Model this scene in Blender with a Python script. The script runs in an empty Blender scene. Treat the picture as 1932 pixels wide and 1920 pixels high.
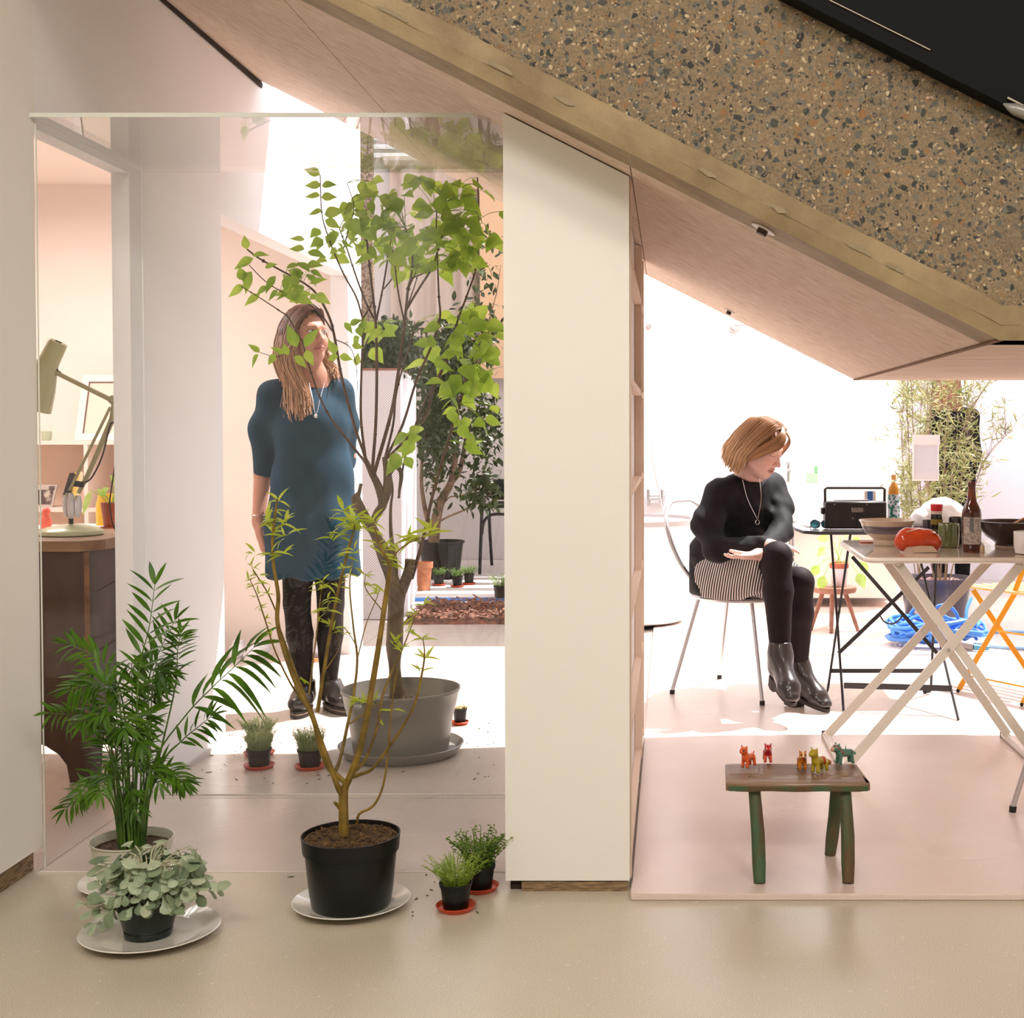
import bpy, math, random
import numpy as np
from mathutils import Vector, Matrix, noise as mnoise

rnd = random.Random(7)
SC = bpy.context.scene
COL = SC.collection
PI = math.pi

# ------------------------------------------------------------------ camera
IMW, IMH = 1932.0, 1920.0
FPX, PPX, PPY, EYE = 2500.0, 1265.0, 880.0, 1.15
PITCH = math.atan((PPY - 813.0) / FPX)
cd = bpy.data.cameras.new('camera')
cam = bpy.data.objects.new('camera', cd)
COL.objects.link(cam)
cam.location = (0, 0, EYE)
cam.rotation_euler = (PI / 2 - PITCH, 0, 0)
cd.sensor_width = 36.0
cd.sensor_fit = 'HORIZONTAL'
cd.lens = FPX / IMW * 36.0
cd.shift_x = (IMW / 2 - PPX) / IMW
cd.shift_y = (PPY - IMH / 2) / IMW
cd.clip_end = 100
SC.camera = cam

# ------------------------------------------------------------------ world, sun, lights, exposure
SC.view_settings.view_transform = 'Standard'
SC.view_settings.look = 'None'
SC.view_settings.gamma = 1.0
SC.view_settings.use_curve_mapping = False
SC.view_settings.exposure = 0.0
w = bpy.data.worlds.new('world')
SC.world = w
w.use_nodes = True
bg = w.node_tree.nodes['Background']
bg.inputs[0].default_value = (0.93, 0.93, 1.0, 1)
bg.inputs[1].default_value = 2.7

SUN_DX, SUN_DY = -0.42, -0.33          # travel per metre of fall
sl = bpy.data.lights.new('sun', 'SUN')
sl.energy = 10
sl.angle = 0.006
sl.color = (1.0, 0.96, 0.94)
sun = bpy.data.objects.new('sun', sl)
COL.objects.link(sun)
sun.rotation_euler = Vector((SUN_DX, SUN_DY, -1)).to_track_quat('-Z', 'Y').to_euler()

def area(name, loc, size, energy, color, target=None):
    l = bpy.data.lights.new(name, 'AREA')
    l.shape = 'RECTANGLE'
    l.size, l.size_y = size
    l.energy = energy
    l.color = color
    o = bpy.data.objects.new(name, l)
    COL.objects.link(o)
    o.location = loc
    if target is not None:
        o.rotation_euler = (Vector(target) - Vector(loc)).to_track_quat('-Z', 'Y').to_euler()
    return o
area('gallery_light', (-1.0, -0.6, 3.3), (1.2, 0.5), 56, (1.0, 0.95, 0.88), (-1.0, 3.0, 0.5))
area('gallery_light', (1.6, -0.6, 3.3), (1.2, 0.5), 56, (1.0, 0.95, 0.88), (1.2, 3.0, 0.5))
area('room_fill', (1.2, 7.9, 2.6), (2.0, 0.8), 62, (1.0, 0.96, 0.93), (0.8, 8.9, 0.8))  # unseen fill added to brighten the back wall and bath area
area('side_room_light', (-3.0, 5.4, 2.3), (1.0, 1.0), 40, (1.0, 0.92, 0.88), (-3.0, 5.4, 0))
area('interior_light', (0.5, 4.2, 1.33), (0.4, 0.15), 3, (1.0, 0.9, 0.84), (0.7, 4.2, 0))

# ------------------------------------------------------------------ picture measurements -> metres
_cp, _sp = math.cos(PITCH), math.sin(PITCH)
def ray(u, v):
    x = (u - PPX) / FPX
    y = (PPY - v) / FPX
    return Vector((x, _cp + y * _sp, -_sp + y * _cp))
def P(u, v, Y):
    d = ray(u, v)
    return Vector((0, 0, EYE)) + d * (Y / d.y)
def PF(u, v, z=0.0):
    d = ray(u, v)
    return Vector((0, 0, EYE)) + d * ((z - EYE) / d.z)

# ------------------------------------------------------------------ materials
def srgb(c):
    if isinstance(c, str):
        c = c.lstrip('#')
        c = [int(c[i:i + 2], 16) / 255 for i in (0, 2, 4)]
    return tuple((x / 12.92 if x <= 0.04045 else ((x + 0.055) / 1.055) ** 2.4) for x in c) + (1,)

class NT:
    def __init__(s, name):
        s.m = bpy.data.materials.new(name)
        s.m.use_nodes = True
        s.t = s.m.node_tree
        s.b = s.t.nodes['Principled BSDF']
        s.out = s.t.nodes['Material Output']
    def n(s, kind, **kw):
        nd = s.t.nodes.new(kind)
        for k, v in kw.items():
            if k.startswith('_'):
                setattr(nd, k[1:], v)
            else:
                nd.inputs[k.replace('__', ' ')].default_value = v
        return nd
    def l(s, a, b):
        s.t.links.new(a, b)
    def coord(s, scale=(1, 1, 1), rot=(0, 0, 0)):
        tc = s.n('ShaderNodeTexCoord')
        mp = s.n('ShaderNodeMapping')
        mp.inputs['Scale'].default_value = scale
        mp.inputs['Rotation'].default_value = rot
        s.l(tc.outputs['Object'], mp.inputs['Vector'])
        return mp.outputs['Vector']
    def noise(s, vec, scale, detail=4, rough=0.55):
        nd = s.n('ShaderNodeTexNoise')
        nd.inputs['Scale'].default_value = scale
        nd.inputs['Detail'].default_value = detail
        nd.inputs['Roughness'].default_value = rough
        s.l(vec, nd.inputs['Vector'])
        return nd.outputs['Fac']
    def ramp(s, fac, stops, interp='LINEAR'):
        r = s.n('ShaderNodeValToRGB')
        r.color_ramp.interpolation = interp
        e = r.color_ramp.elements
        while len(e) < len(stops):
            e.new(0.5)
        for el, (p, c) in zip(e, stops):
            el.position = p
            el.color = srgb(c) if not isinstance(c, (int, float)) else (c, c, c, 1)
        s.l(fac, r.inputs['Fac'])
        return r.outputs['Color']
    def mix(s, fac, a, b, mode='MIX'):
        m = s.n('ShaderNodeMix')
        m.data_type = 'RGBA'
        m.blend_type = mode
        for sock, v in ((m.inputs[0], fac), (m.inputs[6], a), (m.inputs[7], b)):
            if isinstance(v, (int, float)):
                sock.default_value = v
            elif isinstance(v, (tuple, str)):
                sock.default_value = srgb(v) if isinstance(v, str) else v
            else:
                s.l(v, sock)
        return m.outputs[2]
    def bump(s, h, strength, dist=0.01):
        b = s.n('ShaderNodeBump')
        b.inputs['Strength'].default_value = strength
        b.inputs['Distance'].default_value = dist
        s.l(h, b.inputs['Height'])
        s.l(b.outputs['Normal'], s.b.inputs['Normal'])

MATS = {}
def M(name, col, rough=0.5, metal=0.0, col2=None, nscale=6.0, stretch=(1, 1, 1), bump=0.0, bscale=40.0,
      transl=0.0, coat=0.0, spec=0.5, attr=False, contrast=(0.35, 0.65), sheen=0.0):
    if name in MATS:
        return MATS[name]
    t = NT(name)
    b = t.b
    b.inputs['Base Color'].default_value = srgb(col)
    b.inputs['Roughness'].default_value = rough
    b.inputs['Metallic'].default_value = metal
    b.inputs['Coat Weight'].default_value = coat
    b.inputs['Specular IOR Level'].default_value = spec
    b.inputs['Sheen Weight'].default_value = sheen
    v = t.coord(stretch)
    c = None
    if col2:
        c = t.ramp(t.noise(v, nscale, 5), [(contrast[0], col), (contrast[1], col2)])
    if attr:
        a = t.n('ShaderNodeAttribute')
        a.attribute_name = 'Col'
        c = t.mix(t.noise(v, nscale, 3), a.outputs['Color'], t.mix(0.14, a.outputs['Color'], '#000000'))
    if c is not None:
        t.l(c, b.inputs['Base Color'])
    if bump:
        t.bump(t.noise(v, bscale, 4), bump)
    if transl:
        tr = t.n('ShaderNodeBsdfTranslucent')
        if c is not None:
            t.l(c, tr.inputs['Color'])
        else:
            tr.inputs['Color'].default_value = srgb(col)
        ms = t.n('ShaderNodeMixShader')
        ms.inputs[0].default_value = transl
        t.l(b.outputs[0], ms.inputs[1])
        t.l(tr.outputs[0], ms.inputs[2])
        t.l(ms.outputs[0], t.out.inputs['Surface'])
    MATS[name] = t.m
    return t.m

def glass_mat(name, tint=(0.97, 0.985, 0.98), ior=1.5, gain=1.0, rough=0.0):
    if name in MATS:
        return MATS[name]
    t = NT(name)
    tp = t.n('ShaderNodeBsdfTransparent')
    tp.inputs[0].default_value = tint + (1,)
    gl = t.n('ShaderNodeBsdfGlossy')
    gl.inputs['Roughness'].default_value = rough
    fr = t.n('ShaderNodeFresnel')
    ge = t.n('ShaderNodeNewGeometry')
    mi = t.n('ShaderNodeMapRange')
    mi.inputs['To Min'].default_value = ior
    mi.inputs['To Max'].default_value = 1.0 / ior
    t.l(ge.outputs['Backfacing'], mi.inputs['Value'])
    t.l(mi.outputs[0], fr.inputs[0])
    mu = t.n('ShaderNodeMath', _operation='MULTIPLY')
    mu.inputs[1].default_value = gain
    mu.use_clamp = True
    t.l(fr.outputs[0], mu.inputs[0])
    ms = t.n('ShaderNodeMixShader')
    t.l(mu.outputs[0], ms.inputs[0])
    t.l(tp.outputs[0], ms.inputs[1])
    t.l(gl.outputs[0], ms.inputs[2])
    t.l(ms.outputs[0], t.out.inputs['Surface'])
    MATS[name] = t.m
    return t.m

# ------------------------------------------------------------------ mesh builder
def basis(d):
    d = Vector(d).normalized()
    a = Vector((0, 0, 1)) if abs(d.z) < 0.93 else Vector((1, 0, 0))
    s = d.cross(a).normalized()
    return s, s.cross(d).normalized(), d

def spline(pts, n=6):
    """Catmull-Rom through pts (Vectors); n samples per span"""
    pts = [Vector(p) for p in pts]
    if len(pts) < 3:
        return [pts[0].lerp(pts[-1], i / n) for i in range(n + 1)]
    q = [pts[0] * 2 - pts[1]] + pts + [pts[-1] * 2 - pts[-2]]
    out = []
    for i in range(1, len(q) - 2):
        a, b, c, d = q[i - 1], q[i], q[i + 1], q[i + 2]
        for k in range(n):
            t = k / n
            out.append(0.5 * ((2 * b) + (c - a) * t + (2 * a - 5 * b + 4 * c - d) * t * t + (3 * b - a - 3 * c + d) * t ** 3))
    out.append(pts[-1])
    return out

class MB:
    def __init__(s):
        s.v, s.f, s.c = [], [], []
        s.cur = None
    def _add(s, vs, fs):
        o = len(s.v)
        s.v += [tuple(v) for v in vs]
        s.f += [tuple(i + o for i in f) for f in fs]
        if s.cur is not None or s.c:
            while len(s.c) < o:
                s.c.append((1, 1, 1, 1))
            s.c += [s.cur or (1, 1, 1, 1)] * len(vs)
        return s
    def box(s, lo, hi, bev=0.0, rot=None, org=None):
        lo, hi = Vector(lo), Vector(hi)
        c, h = (lo + hi) / 2, (hi - lo) / 2
        h = Vector([abs(x) for x in h])
        b = min(bev, h.x * 0.98, h.y * 0.98, h.z * 0.98)
        if b <= 0:
            vs = [Vector((x * h.x, y * h.y, z * h.z)) for x in (-1, 1) for y in (-1, 1) for z in (-1, 1)]
            fs = [(0, 1, 3, 2), (4, 6, 7, 5), (0, 4, 5, 1), (2, 3, 7, 6), (0, 2, 6, 4), (1, 5, 7, 3)]
        else:
            vs, ix = [], {}
            for sx in (-1, 1):
                for sy in (-1, 1):
                    for sz in (-1, 1):
                        for ax in range(3):
                            k = [h.x - b, h.y - b, h.z - b]
                            k[ax] += b
                            ix[(sx, sy, sz, ax)] = len(vs)
                            vs.append(Vector((sx * k[0], sy * k[1], sz * k[2])))
            fs = []
            sg = (-1, 1)
            for a in sg:
                for ax in range(3):
                    q = []
                    for (p, r) in ((-1, -1), (1, -1), (1, 1), (-1, 1)):
                        k = [0, 0, 0]; k[ax] = a; k[(ax + 1) % 3] = p; k[(ax + 2) % 3] = r
                        q.append(ix[(k[0], k[1], k[2], ax)])
                    fs.append(tuple(q if a > 0 else q[::-1]))
            for ax in range(3):
                a1, a2 = (ax + 1) % 3, (ax + 2) % 3
                for p in sg:
                    for r in sg:
                        k0 = [0, 0, 0]; k0[ax] = -1; k0[a1] = p; k0[a2] = r
                        k1 = list(k0); k1[ax] = 1
                        q = [ix[(*k0, a1)], ix[(*k1, a1)], ix[(*k1, a2)], ix[(*k0, a2)]]
                        fs.append(tuple(q if p * r < 0 else q[::-1]))
            for x in sg:
                for y in sg:
                    for z in sg:
                        q = [ix[(x, y, z, 0)], ix[(x, y, z, 1)], ix[(x, y, z, 2)]]
                        fs.append(tuple(q if x * y * z > 0 else q[::-1]))
        if rot is not None:
            vs = [rot @ v for v in vs]
        return s._add([v + c for v in vs], fs)
    def prism(s, poly, vec):
        """planar polygon (3D points) extruded along vec"""
        n = len(poly)
        poly = [Vector(p) for p in poly]
        vec = Vector(vec)
        vs = poly + [p + vec for p in poly]
        nrm = Vector((0, 0, 0))
        for i in range(n):
            nrm += poly[i].cross(poly[(i + 1) % n])
        fl = nrm.dot(vec) > 0
        b = tuple(range(n)); t = tuple(range(n, 2 * n))
        fs = [b[::-1] if fl else b, t if fl else t[::-1]]
        for i in range(n):
            j = (i + 1) % n
            q = (i, j, j + n, i + n)
            fs.append(q if fl else q[::-1])
        return s._add(vs, fs)
    def tube(s, pts, r, sides=8, cap=True, flat=None):
        pts = [Vector(p) for p in pts]
        n = len(pts)
        if not hasattr(r, '__len__'):
            r = [r] * n
        elif len(r) != n:
            rr = []
            for i in range(n):
                t = i / (n - 1) * (len(r) - 1)
                k = min(int(t), len(r) - 2)
                rr.append(r[k] * (1 - t + k) + r[k + 1] * (t - k))
            r = rr
        vs, prev = [], None
        for i in range(n):
            d = pts[min(i + 1, n - 1)] - pts[max(i - 1, 0)]
            if d.length < 1e-9:
                d = Vector((0, 0, 1))
            d.normalize()
            if prev is None:
                a, b, _ = basis(d)
            else:
                a = prev - d * prev.dot(d)
                a = a.normalized() if a.length > 1e-6 else basis(d)[0]
                b = a.cross(d).normalized()
            prev = a
            for k in range(sides):
                an = 2 * PI * k / sides
                fx, fy = (1, 1) if flat is None else flat
                vs.append(pts[i] + a * math.cos(an) * r[i] * fx - b * math.sin(an) * r[i] * fy)
        fs = []
        for i in range(n - 1):
            for k in range(sides):
                k2 = (k + 1) % sides
                fs.append((i * sides + k, i * sides + k2, (i + 1) * sides + k2, (i + 1) * sides + k))
        if cap:
            fs.append(tuple(range(sides))[::-1])
            fs.append(tuple(range((n - 1) * sides, n * sides)))
        return s._add(vs, fs)
    def bar(s, a, b, w, t=None, up=(0, 0, 1)):
        """rectangular bar from a to b; w across, t thick"""
        a, b = Vector(a), Vector(b)
        t = t or w
        d = (b - a).normalized()
        up = Vector(up)
        x = d.cross(up)
        if x.length < 1e-4:
            x = d.cross(Vector((1, 0, 0)))
        x.normalize()
        y = x.cross(d).normalized()
        q = [x * w / 2 + y * t / 2, -x * w / 2 + y * t / 2, -x * w / 2 - y * t / 2, x * w / 2 - y * t / 2]
        return s.prism([a + p for p in q], b - a)
    def lathe(s, c, prof, seg=32, sx=1.0, sy=1.0, rot=None):
        """prof: list of (r, z) bottom -> top"""
        c = Vector(c)
        vs, fs = [], []
        for r, z in prof:
            for k in range(seg):
                a = 2 * PI * k / seg
                p = Vector((max(r, 1e-5) * math.cos(a) * sx, max(r, 1e-5) * math.sin(a) * sy, z))
                if rot is not None:
                    p = rot @ p
                vs.append(c + p)
        for i in range(len(prof) - 1):
            for k in range(seg):
                k2 = (k + 1) % seg
                fs.append((i * seg + k, i * seg + k2, (i + 1) * seg + k2, (i + 1) * seg + k))
        fs.append(tuple(range(seg))[::-1])
        fs.append(tuple(range((len(prof) - 1) * seg, len(prof) * seg)))
        return s._add(vs, fs)
    def sphere(s, c, r, seg=12, rings=8, rot=None):
        if not hasattr(r, '__len__'):
            r = (r, r, r)
        c = Vector(c)
        vs, fs = [], []
        for i in range(rings + 1):
            th = PI * i / rings
            for k in range(seg):
                a = 2 * PI * k / seg
                p = Vector((math.sin(th) * math.cos(a) * r[0], math.sin(th) * math.sin(a) * r[1], -math.cos(th) * r[2]))
                if rot is not None:
                    p = rot @ p
                vs.append(c + p)
        for i in range(rings):
            for k in range(seg):
                k2 = (k + 1) % seg
                fs.append((i * seg + k, i * seg + k2, (i + 1) * seg + k2, (i + 1) * seg + k))
        return s._add(vs, fs)
    def leaf(s, base, d, nrm, L, W, prof=(0.0, 0.75, 1.0, 0.85, 0.5, 0.0), droop=0.25, fold=0.25, teeth=0.0):
        base, d, nrm = Vector(base), Vector(d).normalized(), Vector(nrm)
        side = d.cross(nrm)
        if side.length < 1e-4:
            side = basis(d)[0]
        side.normalize()
        up = side.cross(d).normalized()
        n = len(prof)
        vs = []
        for i, w in enumerate(prof):
            t = i / (n - 1)
            c = base + d * (L * t) - up * (L * droop * t * t) 
            hw = W / 2 * w * (1 + (teeth if i % 2 else -teeth))
            e = up * (hw * fold)
            vs += [c - side * hw + e, c - side * (hw * 0.0), c + side * hw + e]
        fs = []
        for i in range(n - 1):
            a = i * 3
            fs += [(a, a + 1, a + 4, a + 3), (a + 1, a + 2, a + 5, a + 4)]
        return s._add(vs, fs)
    def disc(s, c, r, nrm=(0, 0, 1), seg=24, th=0.002):
        a, b, d = basis(nrm)
        poly = [Vector(c) + a * r * math.cos(2 * PI * k / seg) + b * r * math.sin(2 * PI * k / seg) for k in range(seg)]
        return s.prism(poly, d * th)
    def build(s, name, mat, parent=None, smooth=True, angle=40, world=True):
        me = bpy.data.meshes.new(name)
        off = Vector(parent.location) if (parent is not None and world) else Vector((0, 0, 0))
        if parent is not None and parent.parent is not None and world:
            off = off + Vector(parent.parent.location)
        o = bpy.data.objects.new(name, me)
        V = np.array(s.v, dtype=np.float64).reshape(-1, 3)
        if parent is None:
            c = (V.min(0) + V.max(0)) / 2
            c[2] = V[:, 2].min()
            V = V - c
            o.location = Vector(c)
        else:
            V = V - np.array(off)
            o.parent = parent
        me.from_pydata(V.tolist(), [], s.f)
        if s.c:
            while len(s.c) < len(s.v):
                s.c.append((1, 1, 1, 1))
            ca = me.color_attributes.new('Col', 'FLOAT_COLOR', 'POINT')
            ca.data.foreach_set('color', np.array(s.c, dtype=np.float32).ravel())
        me.materials.append(mat)
        if smooth:
            me.polygons.foreach_set('use_smooth', [True] * len(me.polygons))
            try:
                me.set_sharp_from_angle(angle=math.radians(angle))
            except Exception:
                pass
        me.update()
        COL.objects.link(o)
        return o

def tag(o, label=None, cat=None, group=None, kind=None):
    if label: o['label'] = label
    if cat: o['category'] = cat
    if group: o['group'] = group
    if kind: o['kind'] = kind
    return o
def thing(name, label, cat, loc=(0, 0, 0), group=None):
    o = bpy.data.objects.new(name, None)
    o.empty_display_size = 0.05
    COL.objects.link(o)
    o.location = Vector(loc)
    return tag(o, label, cat, group)
def struct(name, mb, mat, label=None, **kw):
    o = mb.build(name, mat, None, **kw)
    o['kind'] = 'structure'
    if label: o['label'] = label
    return o
def dup(root, loc, rz=0.0, label=None, scale=None):
    def cp(o, par):
        c = o.copy()
        COL.objects.link(c)
        if par is not None:
            c.parent = par
        for ch in [x for x in list(COL.objects) if x.parent is o]:
            cp(ch, c)
        return c
    r = cp(root, None)
    r.location = Vector(loc)
    r.rotation_euler = (0, 0, rz)
    if scale: r.scale = (scale,) * 3
    if label: r['label'] = label
    return r

# ------------------------------------------------------------------ smooth solid modeller (surface nets over a distance field)
def axis(lo, hi, h, fine=()):
    out, x = [lo], lo
    while x < hi:
        st = h
        for a, b, f in fine:
            if a - h < x < b:
                st = min(st, f)
        x += st
        out.append(x)
    return np.array(out, dtype=np.float32)

def ell(c, r, R=None, k=0.02, op='u'):
    """ellipsoid; R 3x3 whose columns are the local axes"""
    c = np.array(c, dtype=np.float32); r = np.array(r, dtype=np.float32)
    R = np.eye(3, dtype=np.float32) if R is None else np.array(R, dtype=np.float32)
    m = float(r.max())
    def f(X, Y, Z):
        q = [(X - c[0]) * R[0, i] + (Y - c[1]) * R[1, i] + (Z - c[2]) * R[2, i] for i in range(3)]
        k0 = np.sqrt(sum((q[i] / r[i]) ** 2 for i in range(3)))
        k1 = np.sqrt(sum((q[i] / (r[i] ** 2)) ** 2 for i in range(3))) + 1e-6
        return k0 * (k0 - 1) / k1
    return (c - m, c + m, f, k, op)

def cone(a, b, r1, r2, k=0.02, op='u', side=None, flat=1.0):
    """rounded cone a->b; with side+flat the section is an ellipse: r along side, r*flat across"""
    a = np.array(a, dtype=np.float32); b = np.array(b, dtype=np.float32)
    d = b - a
    L2 = float((d * d).sum()) + 1e-12
    mr = max(r1, r2)
    if side is not None:
        dn = d / math.sqrt(L2)
        s = np.array(side, dtype=np.float32)
        s = s - dn * (s @ dn); s /= np.linalg.norm(s)
        o = np.cross(dn, s)
    def f(X, Y, Z):
        px, py, pz = X - a[0], Y - a[1], Z - a[2]
        t = np.clip((px * d[0] + py * d[1] + pz * d[2]) / L2, 0, 1)
        qx, qy, qz = px - d[0] * t, py - d[1] * t, pz - d[2] * t
        r = r1 + (r2 - r1) * t
        if side is None:
            return np.sqrt(qx * qx + qy * qy + qz * qz) - r
        us = qx * s[0] + qy * s[1] + qz * s[2]
        uo = qx * o[0] + qy * o[1] + qz * o[2]
        ud = qx * dn[0] + qy * dn[1] + qz * dn[2]
        m = r * min(1.0, flat)
        return (np.sqrt((us / r) ** 2 + (uo / (r * flat)) ** 2 + (ud / m) ** 2) - 1) * m
    mr *= max(1, flat)
    return (np.minimum(a, b) - mr, np.maximum(a, b) + mr, f, k, op)

def half(p, n, k=0.004):
    """cut away the side n points to"""
    p = np.array(p, dtype=np.float32); n = np.array(n, dtype=np.float32); n = n / np.linalg.norm(n)
    def f(X, Y, Z):
        return -((X - p[0]) * n[0] + (Y - p[1]) * n[1] + (Z - p[2]) * n[2])
    return (None, None, f, k, 's')

def sdf(prims, axes, disp=None, pad=0.045):
    xs, ys, zs = axes
    F = np.full((len(xs), len(ys), len(zs)), 0.5, dtype=np.float32)
    for lo, hi, f, k, op in prims:
        if lo is None:
            sl = (slice(None),) * 3
        else:
            sl = []
            for ax, arr in enumerate((xs, ys, zs)):
                i0 = max(0, int(np.searchsorted(arr, lo[ax] - pad)) - 1)
                i1 = min(len(arr), int(np.searchsorted(arr, hi[ax] + pad)) + 1)
                sl.append(slice(i0, i1))
            sl = tuple(sl)
            if any(q.stop <= q.start for q in sl):
                continue
        d = f(xs[sl[0]][:, None, None], ys[sl[1]][None, :, None], zs[sl[2]][None, None, :])
        A = F[sl]
        if op == 'u':
            h = np.clip(0.5 + 0.5 * (A - d) / k, 0, 1)
            F[sl] = A * (1 - h) + d * h - k * h * (1 - h)
        else:
            d = -d
            h = np.clip(0.5 - 0.5 * (A - d) / k, 0, 1)
            F[sl] = A * (1 - h) + d * h + k * h * (1 - h)
    if disp is not None:
        F = F + disp(xs[:, None, None], ys[None, :, None], zs[None, None, :])
    F[0] = F[-1] = 0.5; F[:, 0] = F[:, -1] = 0.5; F[:, :, 0] = F[:, :, -1] = 0.5
    S = F < 0
    nx, ny, nz = F.shape
    cnt = np.zeros((nx - 1, ny - 1, nz - 1), dtype=np.int8)
    for a in (0, 1):
        for b in (0, 1):
            for c in (0, 1):
                cnt += S[a:nx - 1 + a, b:ny - 1 + b, c:nz - 1 + c]
    mixed = (cnt > 0) & (cnt < 8)
    ci = np.argwhere(mixed)
    idx = np.full(mixed.shape, -1, dtype=np.int64)
    idx[mixed] = np.arange(len(ci))
    acc = np.zeros((len(ci), 3)); num = np.zeros(len(ci))
    cor = [(a, b, c) for a in (0, 1) for b in (0, 1) for c in (0, 1)]
    for p in cor:
        for ax in range(3):
            if p[ax] == 0:
                q = list(p); q[ax] = 1
                ip = ci + np.array(p); iq = ci + np.array(q)
                va = F[ip[:, 0], ip[:, 1], ip[:, 2]]; vb = F[iq[:, 0], iq[:, 1], iq[:, 2]]
                m = (va < 0) != (vb < 0)
                t = np.where(m, va / np.where(m, va - vb, 1), 0)
                pa = np.stack([xs[ip[:, 0]], ys[ip[:, 1]], zs[ip[:, 2]]], 1)
                pb = np.stack([xs[iq[:, 0]], ys[iq[:, 1]], zs[iq[:, 2]]], 1)
                acc += (pa + (pb - pa) * t[:, None]) * m[:, None]
                num += m
    V = acc / num[:, None]
    fs = []
    def quads(e, flip_s, offs):
        i = np.argwhere(e)
        return i
    for ax in range(3):
        A = [slice(None)] * 3; B = [slice(None)] * 3
        A[ax] = slice(0, -1); B[ax] = slice(1, None)
        e = S[tuple(A)] != S[tuple(B)]
        a1, a2 = (ax + 1) % 3, (ax + 2) % 3
        i = np.argwhere(e)
        ok = (i[:, a1] > 0) & (i[:, a2] > 0) & (i[:, a1] < F.shape[a1] - 1) & (i[:, a2] < F.shape[a2] - 1)
        i = i[ok]
        inside = S[i[:, 0], i[:, 1], i[:, 2]]
        q = []
        for o1, o2 in ((-1, -1), (0, -1), (0, 0), (-1, 0)):
            j = i.copy(); j[:, a1] += o1; j[:, a2] += o2
            q.append(idx[j[:, 0], j[:, 1], j[:, 2]])
        q = np.stack(q, 1)
        q[~inside] = q[~inside][:, ::-1]
        fs.append(q)
    return V, np.concatenate(fs)

def solid(name, prims, axes, mat, parent, color=None, disp=None, relax=1):
    V, Fc = sdf(prims, axes, disp)
    if relax:
        for _ in range(relax):
            s = np.zeros_like(V); n = np.zeros(len(V))
            for a in range(4):
                for b in ((a + 1) % 4,):
                    np.add.at(s, Fc[:, a], V[Fc[:, b]]); np.add.at(n, Fc[:, a], 1)
                    np.add.at(s, Fc[:, b], V[Fc[:, a]]); np.add.at(n, Fc[:, b], 1)
            V = V * 0.5 + 0.5 * s / np.maximum(n, 1)[:, None]
    off = np.array(parent.location) if parent is not None else np.zeros(3)
    if parent is not None and parent.parent is not None:
        off = off + np.array(parent.parent.location)
    o_loc = None
    if parent is None:
        off = np.array([V[:, 0].mean(), V[:, 1].mean(), V[:, 2].min()])
        o_loc = off
    me = bpy.data.meshes.new(name)
    W = V - off
    me.vertices.add(len(W)); me.vertices.foreach_set('co', W.astype(np.float32).ravel())
    me.loops.add(len(Fc) * 4); me.loops.foreach_set('vertex_index', Fc.astype(np.int32).ravel())
    me.polygons.add(len(Fc)); me.polygons.foreach_set('loop_start', np.arange(0, len(Fc) * 4, 4, dtype=np.int32))
    me.update(calc_edges=True)
    me.validate()
    me.polygons.foreach_set('use_smooth', [True] * len(me.polygons))
    if color is not None:
        c = color(V)
        ca = me.color_attributes.new('Col', 'FLOAT_COLOR', 'POINT')
        ca.data.foreach_set('color', np.concatenate([c, np.ones((len(c), 1))], 1).astype(np.float32).ravel())
    me.materials.append(mat)
    o = bpy.data.objects.new(name, me)
    COL.objects.link(o)
    if parent is not None:
        o.parent = parent
    else:
        o.location = Vector(o_loc)
    return o
def lin(h):
    return np.array(srgb(h)[:3])
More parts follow.
